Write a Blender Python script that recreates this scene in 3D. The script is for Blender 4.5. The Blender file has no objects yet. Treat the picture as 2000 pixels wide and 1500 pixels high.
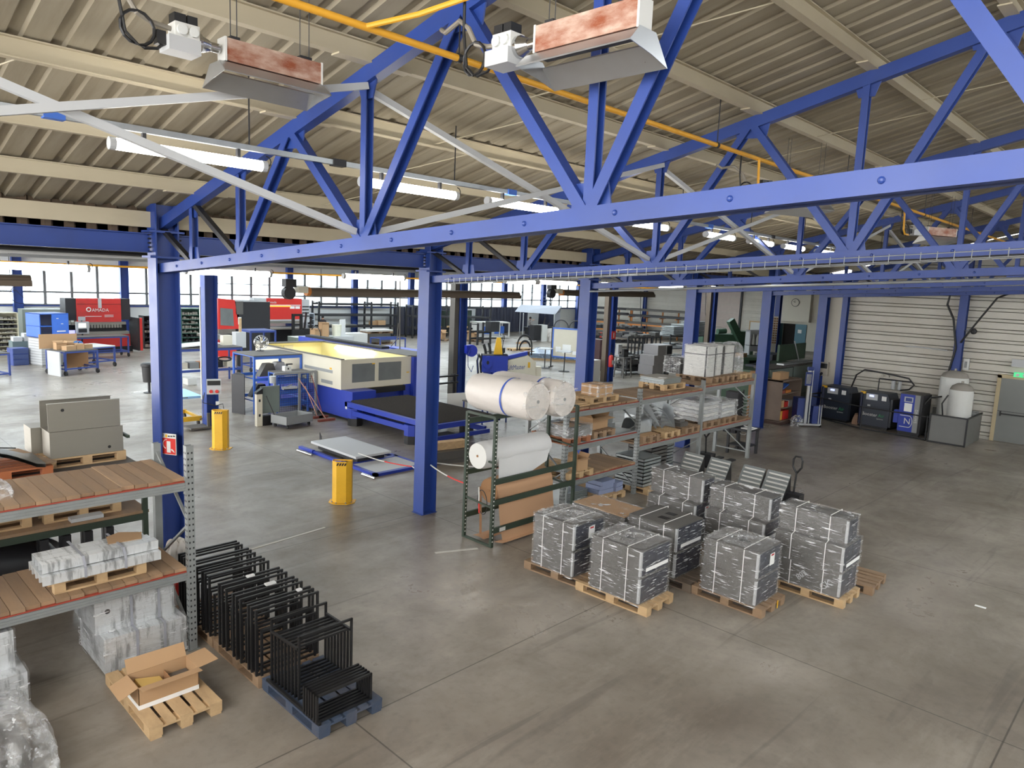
import bpy, bmesh, math, random
from mathutils import Vector, Matrix
random.seed(7)
S = bpy.context.scene
C = S.collection
PI = math.pi
R = math.radians
# ------------------------------------------------------------------ camera, world, exposure
EYE = 4.744
cd = bpy.data.cameras.new('camera'); cam = bpy.data.objects.new('camera', cd); C.objects.link(cam)
cd.sensor_width = 36; cd.lens = 25.214; cd.clip_end = 300; cd.clip_start = .05
ORD = ['first', 'second', 'third', 'fourth', 'fifth', 'sixth', 'seventh', 'eighth', 'ninth', 'tenth', 'eleventh', 'twelfth', 'thirteenth', 'fourteenth', 'fifteenth', 'sixteenth', 'seventeenth', 'eighteenth']
_r = Vector((0.69747678, -0.71533126, 0.04274726)); _d = Vector((-0.07161319, -0.12893094, -0.98906439)); _f = Vector((0.71302012, 0.68678818, -0.14115349))
m = Matrix.Identity(4)
for i in range(3):
    m[i][0] = _r[i]; m[i][1] = -_d[i]; m[i][2] = -_f[i]
m[2][3] = EYE
cam.matrix_world = m
S.camera = cam
S.view_settings.view_transform = 'Standard'; S.view_settings.look = 'None'
S.view_settings.gamma = 1; S.view_settings.use_curve_mapping = False
S.view_settings.exposure = 0.85
W = bpy.data.worlds.new('overcast_sky'); S.world = W; W.use_nodes = True
bg = W.node_tree.nodes['Background']
bg.inputs[0].default_value = (1.0, 0.99, 0.97, 1); bg.inputs[1].default_value = 5.0

# ------------------------------------------------------------------ materials
def lin(c):
    return tuple((v/255/12.92 if v/255 <= .04045 else ((v/255+.055)/1.055)**2.4) for v in c) + (1,)
def mat(name, col, rough=.5, metal=0., var=.10, scale=4., bump=0., bscale=30., dirt_or_sheen=None, damt=.4, dscale=1.2, stretch=(1, 1, 1), rvar=.1, coat=0., dr=(.45, .75), isl=0):
    m = bpy.data.materials.new(name); m.use_nodes = True
    nt = m.node_tree; N = nt.nodes; L = nt.links; b = N['Principled BSDF']
    tc = N.new('ShaderNodeTexCoord'); mp = N.new('ShaderNodeMapping'); mp.inputs[3].default_value = stretch
    L.new(tc.outputs['Object'], mp.inputs[0])
    n = N.new('ShaderNodeTexNoise'); n.inputs['Scale'].default_value = scale; n.inputs['Detail'].default_value = 5
    L.new(mp.outputs[0], n.inputs['Vector'])
    c = lin(col)
    mx = N.new('ShaderNodeMix'); mx.data_type = 'RGBA'
    mx.inputs[6].default_value = tuple(max(0, v*(1-var)) for v in c[:3]) + (1,)
    mx.inputs[7].default_value = tuple(min(1, v*(1+var)) for v in c[:3]) + (1,)
    L.new(n.outputs[0], mx.inputs[0]); out = mx.outputs[2]
    if isl:
        g = N.new('ShaderNodeNewGeometry'); hv = N.new('ShaderNodeHueSaturation'); vr = N.new('ShaderNodeMapRange'); vr.inputs[3].default_value = 1-isl; vr.inputs[4].default_value = 1+isl
        L.new(g.outputs['Random Per Island'], vr.inputs[0]); L.new(vr.outputs[0], hv.inputs['Value']); L.new(out, hv.inputs['Color']); out = hv.outputs[0]
    if dirt_or_sheen:
        n2 = N.new('ShaderNodeTexNoise'); n2.inputs['Scale'].default_value = dscale; n2.inputs['Detail'].default_value = 8; n2.inputs['Roughness'].default_value = .65
        L.new(mp.outputs[0], n2.inputs['Vector'])
        rp = N.new('ShaderNodeMapRange'); rp.inputs[1].default_value = dr[0]; rp.inputs[2].default_value = dr[1]; rp.inputs[4].default_value = damt
        L.new(n2.outputs[0], rp.inputs[0])
        m2 = N.new('ShaderNodeMix'); m2.data_type = 'RGBA'; m2.inputs[7].default_value = lin(dirt_or_sheen)
        L.new(rp.outputs[0], m2.inputs[0]); L.new(out, m2.inputs[6]); out = m2.outputs[2]
    L.new(out, b.inputs['Base Color'])
    rr = N.new('ShaderNodeMapRange'); rr.inputs[3].default_value = max(.02, rough-rvar); rr.inputs[4].default_value = min(1, rough+rvar)
    L.new(n.outputs[0], rr.inputs[0]); L.new(rr.outputs[0], b.inputs['Roughness'])
    b.inputs['Metallic'].default_value = metal
    if coat: b.inputs['Coat Weight'].default_value = coat
    if bump:
        n3 = N.new('ShaderNodeTexNoise'); n3.inputs['Scale'].default_value = bscale; n3.inputs['Detail'].default_value = 4
        L.new(mp.outputs[0], n3.inputs['Vector'])
        bp = N.new('ShaderNodeBump'); bp.inputs['Strength'].default_value = bump; bp.inputs['Distance'].default_value = .02
        L.new(n3.outputs[0], bp.inputs['Height']); L.new(bp.outputs[0], b.inputs['Normal'])
    return m
def emis(name, col, st):
    m = bpy.data.materials.new(name); m.use_nodes = True; nt = m.node_tree
    b = nt.nodes['Principled BSDF']; b.inputs['Base Color'].default_value = lin(col)
    b.inputs['Emission Color'].default_value = lin(col); b.inputs['Emission Strength'].default_value = st
    return m
def film_mat(name, haze=.35, streak=(2, 2, 26), thr=.5, tint=(232, 234, 236), rough=.12, bump=.5, glint=.6):
    # clear stretch film with milky wrinkles, gloss, and reflected glints painted as white streaks
    m = bpy.data.materials.new(name); m.use_nodes = True; nt = m.node_tree; N = nt.nodes; L = nt.links
    b = N['Principled BSDF']; o = N['Material Output']
    tc = N.new('ShaderNodeTexCoord')
    def noise(st, sc, det, dist, rot):
        mp = N.new('ShaderNodeMapping'); mp.inputs[3].default_value = st; mp.inputs[2].default_value = rot
        L.new(tc.outputs['Object'], mp.inputs[0])
        n = N.new('ShaderNodeTexNoise'); n.inputs['Scale'].default_value = sc; n.inputs['Detail'].default_value = det; n.inputs['Roughness'].default_value = .62; n.inputs['Distortion'].default_value = dist
        L.new(mp.outputs[0], n.inputs['Vector']); return n.outputs[0]
    def ramp(x, a, c, lo, hi):
        r = N.new('ShaderNodeMapRange'); r.inputs[1].default_value = a; r.inputs[2].default_value = c; r.inputs[3].default_value = lo; r.inputs[4].default_value = hi
        L.new(x, r.inputs[0]); return r.outputs[0]
    n = noise(streak, 1.6, 7, .6, (R(7), R(5), 0))
    n2 = noise((streak[0]*1.5, streak[1]*1.5, streak[2]*1.5), 2.0, 4, .15, (R(-4), R(9), R(3)))
    mk = N.new('ShaderNodeMath'); mk.operation = 'MAXIMUM'
    L.new(ramp(n, thr, thr+.25, haze*.2, haze), mk.inputs[0]); L.new(ramp(n2, .585, .64, 0, glint), mk.inputs[1])
    b.inputs['Base Color'].default_value = lin(tint); b.inputs['Roughness'].default_value = rough; b.inputs['Specular IOR Level'].default_value = .8
    bp = N.new('ShaderNodeBump'); bp.inputs['Strength'].default_value = bump; bp.inputs['Distance'].default_value = .03
    L.new(n, bp.inputs['Height']); L.new(bp.outputs[0], b.inputs['Normal'])
    tr = N.new('ShaderNodeBsdfTransparent'); mx = N.new('ShaderNodeMixShader'); gl = N.new('ShaderNodeBsdfGlossy'); gl.inputs['Roughness'].default_value = .1
    L.new(bp.outputs[0], gl.inputs['Normal'])
    mg = N.new('ShaderNodeMixShader'); mg.inputs[0].default_value = .08
    L.new(tr.outputs[0], mg.inputs[1]); L.new(gl.outputs[0], mg.inputs[2])
    L.new(mk.outputs[0], mx.inputs[0]); L.new(mg.outputs[0], mx.inputs[1]); L.new(b.outputs[0], mx.inputs[2])
    L.new(mx.outputs[0], o.inputs[0])
    return m
def pane_mat(name, tint=(235, 242, 246), opac=.06):
    m = bpy.data.materials.new(name); m.use_nodes = True; nt = m.node_tree; N = nt.nodes; L = nt.links
    o = N['Material Output']; tr = N.new('ShaderNodeBsdfTransparent'); tr.inputs[0].default_value = lin(tint)
    gl = N.new('ShaderNodeBsdfGlossy'); gl.inputs['Roughness'].default_value = .05; mx = N.new('ShaderNodeMixShader'); mx.inputs[0].default_value = opac
    L.new(tr.outputs[0], mx.inputs[1]); L.new(gl.outputs[0], mx.inputs[2]); L.new(mx.outputs[0], o.inputs[0])
    return m
def floor_mat():
    m = bpy.data.materials.new('worn_concrete'); m.use_nodes = True; nt = m.node_tree; N = nt.nodes; L = nt.links; b = N['Principled BSDF']
    tc = N.new('ShaderNodeTexCoord')
    def noise(sc, det, st=(1, 1, 1), rg=.6, dist=0):
        mp = N.new('ShaderNodeMapping'); mp.inputs[3].default_value = st; L.new(tc.outputs['Object'], mp.inputs[0])
        n = N.new('ShaderNodeTexNoise'); n.inputs['Scale'].default_value = sc; n.inputs['Detail'].default_value = det; n.inputs['Roughness'].default_value = rg; n.inputs['Distortion'].default_value = dist
        L.new(mp.outputs[0], n.inputs['Vector']); return n.outputs[0]
    def ramp(x, a, bb, lo, hi):
        r = N.new('ShaderNodeMapRange'); r.inputs[1].default_value = a; r.inputs[2].default_value = bb; r.inputs[3].default_value = lo; r.inputs[4].default_value = hi
        L.new(x, r.inputs[0]); return r.outputs[0]
    def mix(f, a, bcol):
        x = N.new('ShaderNodeMix'); x.data_type = 'RGBA'; L.new(f, x.inputs[0])
        if isinstance(a, tuple): x.inputs[6].default_value = a
        else: L.new(a, x.inputs[6])
        x.inputs[7].default_value = bcol; return x.outputs[2]
    big = noise(.16, 6, (1, 1.3, 1)); mid = noise(.9, 8, (1, 1, 1), .7, .4); fine = noise(9, 6); st = noise(.5, 7, (.55, 2.2, 1), .7)
    col = mix(ramp(big, .38, .64, 0, 1), lin((156, 148, 138)), lin((108, 98, 86)))
    col = mix(ramp(mid, .42, .72, 0, .55), col, lin((100, 93, 84)))
    col = mix(ramp(st, .52, .72, 0, .45), col, lin((172, 164, 152)))
    col = mix(ramp(fine, .5, .8, 0, .25), col, lin((70, 66, 60)))
    tyre = noise(.7, 3, (.25, 3.5, 1), .5, 1.5)
    col = mix(ramp(tyre, .62, .68, 0, .3), col, lin((62, 58, 54)))
    # slab joints every five metres
    sep = N.new('ShaderNodeSeparateXYZ'); L.new(tc.outputs['Object'], sep.inputs[0])
    def joint(axis, off, per):
        a = N.new('ShaderNodeMath'); a.operation = 'ADD'; a.inputs[1].default_value = off; L.new(sep.outputs[axis], a.inputs[0])
        w = N.new('ShaderNodeMath'); w.operation = 'PINGPONG'; w.inputs[1].default_value = per/2; L.new(a.outputs[0], w.inputs[0])
        c = N.new('ShaderNodeMath'); c.operation = 'LESS_THAN'; c.inputs[1].default_value = .009; L.new(w.outputs[0], c.inputs[0])
        return c.outputs[0]
    for ax, off, per in ((0, .95, 5.), (1, 3.96, 5.)):
        j = joint(ax, off, per); s = N.new('ShaderNodeMath'); s.operation = 'MULTIPLY'; s.inputs[1].default_value = .65; L.new(j, s.inputs[0])
        col = mix(s.outputs[0], col, lin((52, 48, 44)))
    L.new(col, b.inputs['Base Color'])
    rr = N.new('ShaderNodeMath'); rr.operation = 'ADD'
    L.new(ramp(mid, .3, .75, .22, .45), rr.inputs[0]); L.new(ramp(big, .35, .65, -.02, .12), rr.inputs[1]); L.new(rr.outputs[0], b.inputs['Roughness'])
    b.inputs['Specular IOR Level'].default_value = .5
    bp = N.new('ShaderNodeBump'); bp.inputs['Strength'].default_value = .08; bp.inputs['Distance'].default_value = .01; L.new(mid, bp.inputs['Height']); L.new(bp.outputs[0], b.inputs['Normal'])
    return m

blue = mat('blue_paint', (40, 66, 138), .42, 0, .08, 3, dirt_or_sheen=(40, 42, 60), damt=.25)
blue2 = mat('machine_blue', (36, 58, 160), .4, 0, .06, 3, dirt_or_sheen=(30, 34, 60), damt=.15)
blue3 = mat('bright_blue', (62, 108, 200), .45, 0, .07, 3, dirt_or_sheen=(60, 70, 100), damt=.2)
blue4 = mat('bench_blue', (50, 70, 138), .5, 0, .1, 5, dirt_or_sheen=(60, 60, 70), damt=.3)
navy = mat('dark_navy', (40, 47, 60), .45, 0, .1, 3)
teal = mat('teal_door', (82, 124, 140), .5, 0, .05, 2)
green = mat('dark_green', (48, 62, 50), .55, 0, .12, 4, dirt_or_sheen=(40, 36, 30), damt=.3)
mgreen = mat('machine_green', (60, 88, 68), .5, 0, .1, 2, dirt_or_sheen=(40, 44, 40), damt=.3)
ggreen = mat('grey_green', (116, 126, 120), .5, 0, .05, 1.5, dirt_or_sheen=(70, 76, 72), damt=.2)
yellow = mat('yellow_paint', (222, 172, 40), .45, 0, .07, 3, dirt_or_sheen=(120, 90, 40), damt=.3, dscale=2)
pipey = mat('gas_yellow', (226, 165, 48), .45, 0, .05, 3)
red = mat('red_paint', (205, 52, 46), .42, 0, .05, 3)
redd = mat('press_red_worn', (198, 52, 48), .45, 0, .06, 3, dirt_or_sheen=(92, 60, 60), damt=.35, dscale=1.6)
orange = mat('rack_orange', (204, 128, 62), .55, 0, .1, 4)
white = mat('white_paint', (208, 208, 204), .5, 0, .04, 3)
cream = mat('machine_cream', (208, 202, 184), .45, 0, .03, 2, dirt_or_sheen=(190, 182, 160), damt=.2)
cream_lit = mat('lit_cream_inside', (232, 222, 170), .5, 0, .03, 2)  # yellow lamplight inside the enclosure is put into this cream
purl = mat('purlin_cream', (184, 174, 150), .6, 0, .06, 1.5, dirt_or_sheen=(130, 112, 84), damt=.35, dscale=.7, stretch=(.3, 1, 1))
black = mat('black_paint', (26, 26, 28), .45, 0, .2, 6)
dark = mat('dark_steel', (50, 50, 53), .5, .3, .15, 6)
rubber = mat('black_rubber', (28, 28, 29), .7, 0, .15, 8)
grey = mat('grey_paint', (140, 142, 142), .5, 0, .07, 3, dirt_or_sheen=(110, 108, 104), damt=.25)
lgrey = mat('light_grey_paint', (182, 184, 186), .5, 0, .05, 3)
galv = mat('galvanised_steel', (172, 176, 178), .38, .75, .14, 9, dirt_or_sheen=(140, 144, 146), damt=.35, dscale=5, rvar=.12)
galvr = mat('rack_galvanised', (150, 154, 154), .5, .45, .1, 7, dirt_or_sheen=(120, 122, 122), damt=.3, dscale=3)
galvs = mat('galvanised_shelf_panel', (156, 162, 162), .42, .5, .08, 7)
alu = mat('aluminium', (190, 192, 194), .32, .85, .08, 8)
steel = mat('brushed_steel', (150, 146, 137), .42, .55, .05, 3, stretch=(1, 1, 12))
bgalv = mat('zinc_painted_sheen', (214, 217, 219), .34, .35, .08, 6, dirt_or_sheen=(120, 122, 124), damt=.75, dscale=2.2, stretch=(6, 1, 1), dr=(.5, .62))  # zinc reflections painted in as bright and dark streaks
slatm = mat('burnt_slat', (78, 74, 71), .6, .2, .25, 14)
chrome = mat('bright_metal', (205, 205, 205), .18, 1., .05, 5)
cabg = mat('grey_cabinet_steel', (98, 96, 93), .42, .25, .06, 3)
cabd = mat('shaded_grille', (44, 48, 64), .42, .2, .1, 5)
card = mat('cardboard', (178, 144, 108), .85, 0, .07, 3, bump=.1, bscale=8)
cardd = mat('cardboard_inner', (150, 112, 78), .9, 0, .08, 3)
kraft = mat('kraft_paper', (186, 146, 112), .8, 0, .05, 2, stretch=(.4, 3, 1))
wood = mat('pallet_wood', (194, 164, 124), .8, 0, .16, 5, bump=.2, bscale=20, dirt_or_sheen=(130, 104, 76), damt=.4, dscale=3, isl=.12, stretch=(2, 1, 3))
woodd = mat('pallet_wood_weathered', (150, 124, 98), .85, 0, .18, 5, bump=.2, bscale=20, dirt_or_sheen=(96, 82, 70), damt=.5, dscale=3, isl=.16, stretch=(2, 1, 3))
woodb = mat('pallet_wood_blue', (58, 70, 90), .75, 0, .15, 5, dirt_or_sheen=(110, 100, 96), damt=.5, dscale=3)
plank = mat('shelf_planks', (150, 122, 94), .8, 0, .2, 3.2, bump=.15, bscale=14, dirt_or_sheen=(104, 94, 84), damt=.6, dscale=1.6, isl=.2, stretch=(6, .8, 1))
redtape = mat('red_beam_strip', (150, 60, 44), .6, 0, .08, 3)
rust = mat('rusty_heater_plate', (214, 196, 180), .55, .15, .06, 3, dirt_or_sheen=(136, 70, 40), damt=1., dscale=2.6, stretch=(.6, .6, 1.6), dr=(.34, .6))
tankd = mat('tank_dust', (150, 144, 136), .8, 0, .1, 3)
dust = mat('dusty_dark_top', (86, 82, 78), .7, 0, .12, 3, dirt_or_sheen=(110, 106, 100), damt=.3)
brown = mat('brown_heater_tube', (104, 92, 80), .55, .2, .08, 3)
bcab = mat('brown_cabinet', (122, 106, 94), .6, 0, .08, 3, dirt_or_sheen=(90, 76, 68), damt=.3)
roofm = mat('roof_sheet', (154, 145, 126), .75, 0, .06, 1.2, dirt_or_sheen=(104, 90, 68), damt=.75, dscale=.9, stretch=(3.4, .16, 1))
roofb = mat('flat_ceiling', (112, 108, 102), .75, 0, .06, 1.2)
siding = mat('wall_siding', (204, 200, 190), .65, 0, .05, .8, dirt_or_sheen=(170, 160, 144), damt=.45, dscale=.5)
plaster = mat('plaster', (214, 208, 194), .8, 0, .04, 1)
whitewall = mat('painted_white_wall', (222, 224, 222), .7, 0, .03, 1)
foam = mat('white_foam', (212, 212, 212), .6, 0, .02, 8, bump=.1, bscale=60)
foamw = mat('wrapped_foam', (212, 206, 200), .45, 0, .03, 3, bump=.35, bscale=3, stretch=(.6, 4, 4))
bluetape = mat('blue_strap_tape', (62, 92, 180), .5, 0, .05, 3)
strap = mat('white_strapping', (226, 226, 224), .5, 0, .03, 3)
straps = mat('grey_strapping', (150, 152, 160), .5, 0, .03, 3)
paper = mat('white_paper', (236, 236, 234), .8, 0, .02, 3)
skin = mat('skin', (190, 140, 115), .6, 0, .05, 5)
clothd = mat('dark_clothing', (52, 48, 52), .9, 0, .12, 6)
clothn = mat('navy_trousers', (38, 42, 66), .9, 0, .1, 6)
cloths = mat('grey_shirt', (140, 134, 132), .9, 0, .1, 6)
hair = mat('dark_hair', (40, 36, 34), .8, 0, .1, 9)
curtain = mat('dark_welding_curtain', (44, 48, 66), .4, 0, .15, 3)
tentc = mat('grey_tent_cloth', (160, 164, 174), .7, 0, .04, 2)
film = film_mat('stretch_film', .24, (1.5, 1.5, 18), .5, glint=1.)
filmw = film_mat('milky_stretch_film', .55, (2, 2, 11), .46)
filmx = film_mat('crumpled_film', .5, (5, 5, 6), .47, bump=.9)
glass = pane_mat('window_glass')
gpane = mat('grey_machine_window', (112, 116, 116), .15, 0, .25, 2)
tube_e = emis('lit_tube', (255, 250, 240), 13.)
screen = emis('lit_screen', (130, 130, 220), 1.4)
exitg = emis('exit_green', (60, 170, 110), .8)
ledor = emis('orange_light_bar', (255, 120, 40), 2.)
clab = mat('gauge_face', (210, 212, 210), .4, 0, .05, 9)
# ------------------------------------------------------------------ builders
class B:
    def __init__(s): s.b = bmesh.new()
    def verts(s, pts, faces):
        v = [s.b.verts.new(p) for p in pts]
        for f in faces:
            try: s.b.faces.new([v[i] for i in f])
            except ValueError: pass
        return s
    def box(s, x0, y0, z0, x1, y1, z1):
        p = [(x0, y0, z0), (x1, y0, z0), (x1, y1, z0), (x0, y1, z0), (x0, y0, z1), (x1, y0, z1), (x1, y1, z1), (x0, y1, z1)]
        return s.verts(p, [(0, 3, 2, 1), (4, 5, 6, 7), (0, 1, 5, 4), (1, 2, 6, 5), (2, 3, 7, 6), (3, 0, 4, 7)])
    def cb(s, c, d, rot=None):
        M = Matrix.Translation(c) @ (rot.to_4x4() if rot else Matrix.Identity(4))
        h = [v/2 for v in d]
        p = [M @ Vector((sx*h[0], sy*h[1], sz*h[2])) for sx, sy, sz in ((-1, -1, -1), (1, -1, -1), (1, 1, -1), (-1, 1, -1), (-1, -1, 1), (1, -1, 1), (1, 1, 1), (-1, 1, 1))]
        return s.verts(p, [(0, 3, 2, 1), (4, 5, 6, 7), (0, 1, 5, 4), (1, 2, 6, 5), (2, 3, 7, 6), (3, 0, 4, 7)])
    def frame(s, p, q, up=(0, 0, 1)):
        p, q = Vector(p), Vector(q); z = (q-p).normalized(); u = Vector(up)
        if abs(z.dot(u)) > .995: u = Vector((0, 1, 0)) if abs(z.y) < .9 else Vector((1, 0, 0))
        x = u.cross(z).normalized(); y = z.cross(x)
        return p, q, x, y
    def sweep(s, p, q, prof, up=(0, 0, 1), cap=True):   # profile (x: sideways, y: towards up) swept p to q
        p, q, x, y = s.frame(p, q, up); n = len(prof)
        a = [p+x*u+y*v for u, v in prof]; c = [q+x*u+y*v for u, v in prof]
        f = [(i, (i+1) % n, n+(i+1) % n, n+i) for i in range(n)]
        if cap: f += [tuple(range(n-1, -1, -1)), tuple(range(n, 2*n))]
        return s.verts(a+c, f)
    def bar(s, p, q, w, h=None, up=(0, 0, 1)):
        h = h or w
        return s.sweep(p, q, [(-w/2, -h/2), (w/2, -h/2), (w/2, h/2), (-w/2, h/2)], up)
    def ibeam(s, p, q, w, h, tf=.014, tw=.01, up=(0, 0, 1)):
        a, b, c = w/2, h/2, tw/2
        return s.sweep(p, q, [(-a, -b), (a, -b), (a, -b+tf), (c, -b+tf), (c, b-tf), (a, b-tf), (a, b), (-a, b), (-a, b-tf), (-c, b-tf), (-c, -b+tf), (-a, -b+tf)], up)
    def angle(s, p, q, w, t=.012, up=(0, 0, 1)):
        a = w/2
        return s.sweep(p, q, [(-a, -a), (a, -a), (a, -a+t), (-a+t, -a+t), (-a+t, a), (-a, a)], up)
    def chan(s, p, q, w, h, t=.008, up=(0, 0, 1)):       # channel open to +x side
        a, b = w/2, h/2
        return s.sweep(p, q, [(-a, -b), (a, -b), (a, -b+t), (-a+t, -b+t), (-a+t, b-t), (a, b-t), (a, b), (-a, b)], up)
    def cyl(s, p, q, r, n=16, r2=None, cap=True):
        r2 = r if r2 is None else r2
        p, q, x, y = s.frame(p, q)
        a = [p+(x*math.cos(2*PI*i/n)+y*math.sin(2*PI*i/n))*r for i in range(n)]
        c = [q+(x*math.cos(2*PI*i/n)+y*math.sin(2*PI*i/n))*r2 for i in range(n)]
        f = [(i, (i+1) % n, n+(i+1) % n, n+i) for i in range(n)]
        if cap: f += [tuple(range(n-1, -1, -1)), tuple(range(n, 2*n))]
        return s.verts(a+c, f)
    def tube(s, pts, r, n=8):
        pts = [Vector(p) for p in pts]; rings = []; u = Vector((0, 0, 1))
        for i, p in enumerate(pts):
            t = (pts[min(i+1, len(pts)-1)]-pts[max(i-1, 0)]).normalized()
            if i == 0:
                u = Vector((0, 0, 1)) if abs(t.z) < .9 else Vector((1, 0, 0))
            x = (u-t*u.dot(t))
            x = x.normalized() if x.length > 1e-5 else t.orthogonal().normalized()
            u = x; y = t.cross(x)
            rings.append([p+(x*math.cos(2*PI*k/n)+y*math.sin(2*PI*k/n))*r for k in range(n)])
        P = [v for g in rings for v in g]; f = []
        for i in range(len(pts)-1):
            f += [(i*n+k, i*n+(k+1) % n, (i+1)*n+(k+1) % n, (i+1)*n+k) for k in range(n)]
        f += [tuple(range(n-1, -1, -1)), tuple(range(len(P)-n, len(P)))]
        return s.verts(P, f)
    def lathe(s, prof, c=(0, 0, 0), n=24):
        c = Vector(c); P = []; f = []
        for r, z in prof: P += [c+Vector((r*math.cos(2*PI*k/n), r*math.sin(2*PI*k/n), z)) for k in range(n)]
        for i in range(len(prof)-1): f += [(i*n+k, i*n+(k+1) % n, (i+1)*n+(k+1) % n, (i+1)*n+k) for k in range(n)]
        if prof[0][0] > 1e-4: f.append(tuple(range(n-1, -1, -1)))
        if prof[-1][0] > 1e-4: f.append(tuple(range(len(P)-n, len(P))))
        return s.verts(P, f)
    def sphere(s, c, r, n=12, sc=(1, 1, 1)):
        pr = [(max(1e-3, r*math.sin(PI*i/n)), -r*math.cos(PI*i/n)) for i in range(n+1)]
        k = len(s.b.verts); s.lathe(pr, (0, 0, 0), n*2); s.b.verts.ensure_lookup_table()
        for v in s.b.verts[k:]: v.co = Vector((v.co.x*sc[0]+c[0], v.co.y*sc[1]+c[1], v.co.z*sc[2]+c[2]))
        return s
    def prism(s, poly, h, M=None):                        # poly in xy extruded z 0..h, then M
        M = M or Matrix.Identity(4); n = len(poly)
        a = [M @ Vector((x, y, 0)) for x, y in poly]; c = [M @ Vector((x, y, h)) for x, y in poly]
        return s.verts(a+c, [tuple(range(n-1, -1, -1)), tuple(range(n, 2*n))]+[(i, (i+1) % n, n+(i+1) % n, n+i) for i in range(n)])
    def grid(s, fn, nu, nv):
        P = [fn(i/nu, j/nv) for j in range(nv+1) for i in range(nu+1)]
        return s.verts(P, [(j*(nu+1)+i, j*(nu+1)+i+1, (j+1)*(nu+1)+i+1, (j+1)*(nu+1)+i) for j in range(nv) for i in range(nu)])
    def bevel(s, w, seg=1):
        bmesh.ops.bevel(s.b, geom=[e for e in s.b.edges if e.is_manifold and e.calc_face_angle(0) > .6], offset=w, segments=seg, affect='EDGES', clamp_overlap=True)
        return s
    def xf(s, M):
        bmesh.ops.transform(s.b, matrix=M, verts=s.b.verts); return s
SPLIT = set('end_plate plate_edge sag_rod hanging_wire shelf_beam hose roller cross_bar guide_rail fan stored_bar hand hanger notice reel side_slot long_rail hose_hanger chain_link steel_plate'.split())
def islands(b):
    b.b.verts.ensure_lookup_table(); seen = set(); out = []
    for v in b.b.verts:
        if v in seen: continue
        st = [v]; seen.add(v); comp = []
        while st:
            u = st.pop(); comp.append(u)
            for e in u.link_edges:
                w = e.other_vert(u)
                if w not in seen: seen.add(w); st.append(w)
        out.append(comp)
    return out
def O(name, b, m, par=None, *a, **k):
    if par is not None and name in SPLIT:
        isl = islands(b)
        if len(isl) > 1:
            o = None
            for comp in isl:
                n = B(); mp = {v: n.b.verts.new(v.co) for v in comp}
                for f in {f for v in comp for f in v.link_faces}: n.b.faces.new([mp[v] for v in f.verts])
                o = O1(name, n, m, par, *a, **k)
            b.b.free(); return o
    return O1(name, b, m, par, *a, **k)
def O1(name, b, m, par=None, label=None, cat=None, group=None, loc=(0, 0, 0), rz=0, smooth=False, kind=None, fix=True):
    if fix: bmesh.ops.recalc_face_normals(b.b, faces=b.b.faces)
    me = bpy.data.meshes.new(name); b.b.to_mesh(me); b.b.free(); me.materials.append(m)
    if smooth:
        for p in me.polygons: p.use_smooth = True
        try: me.set_sharp_from_angle(angle=R(40))
        except Exception: pass
    o = bpy.data.objects.new(name, me); C.objects.link(o)
    if par is not None: o.parent = par
    o.location = loc; o.rotation_euler = (0, 0, rz)
    for k, v in (('label', label), ('category', cat), ('group', group), ('kind', kind)):
        if v: o[k] = v
    return o
def T(name, label, cat, loc=(0, 0, 0), rz=0, group=None):
    o = bpy.data.objects.new(name, None); C.objects.link(o); o.location = loc; o.rotation_euler = (0, 0, rz); o.empty_display_size = .1
    o['label'] = label; o['category'] = cat
    if group: o['group'] = group
    return o
kids = {}
def dup(root, loc, rz=None, label=None, group=None):
    def rec(o, par):
        c = o.copy(); C.objects.link(c)
        if par is not None: c.parent = par
        for ch in o.children: rec(ch, c)
        return c
    r = rec(root, None); r.location = loc
    if rz is not None: r.rotation_euler = (0, 0, rz)
    if label: r['label'] = label
    if group: r['group'] = group
    return r
def text(body, size, m, par, M, name='lettering', ext=.002, align='CENTER', shear=0, label=None):
    cu = bpy.data.curves.new('t', 'FONT'); cu.body = body; cu.size = size; cu.extrude = ext; cu.align_x = align; cu.align_y = 'CENTER'; cu.shear = shear; cu.resolution_u = 2
    o = bpy.data.objects.new('t', cu); C.objects.link(o)
    dg = bpy.context.evaluated_depsgraph_get()
    me = bpy.data.meshes.new_from_object(o.evaluated_get(dg)); bpy.data.objects.remove(o); bpy.data.curves.remove(cu)
    me.materials.clear(); me.materials.append(m); me.transform(M)
    n = bpy.data.objects.new(name, me); C.objects.link(n)
    if par is not None: n.parent = par
    if label: n['label'] = label
    return n
def facing(pos, right, up):                               # matrix for text: x along right, y along up
    r = Vector(right).normalized(); u = Vector(up).normalized(); n = r.cross(u)
    M = Matrix.Identity(4)
    for i in range(3): M[i][0] = r[i]; M[i][1] = u[i]; M[i][2] = n[i]; M[i][3] = pos[i]
    return M
def RZ(a): return Matrix.Rotation(a, 3, 'Z')
def arc(c, r, a0, a1, n, ax1, ax2):
    c, ax1, ax2 = Vector(c), Vector(ax1), Vector(ax2)
    return [c+ax1*r*math.cos(a0+(a1-a0)*i/n)+ax2*r*math.sin(a0+(a1-a0)*i/n) for i in range(n+1)]
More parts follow.
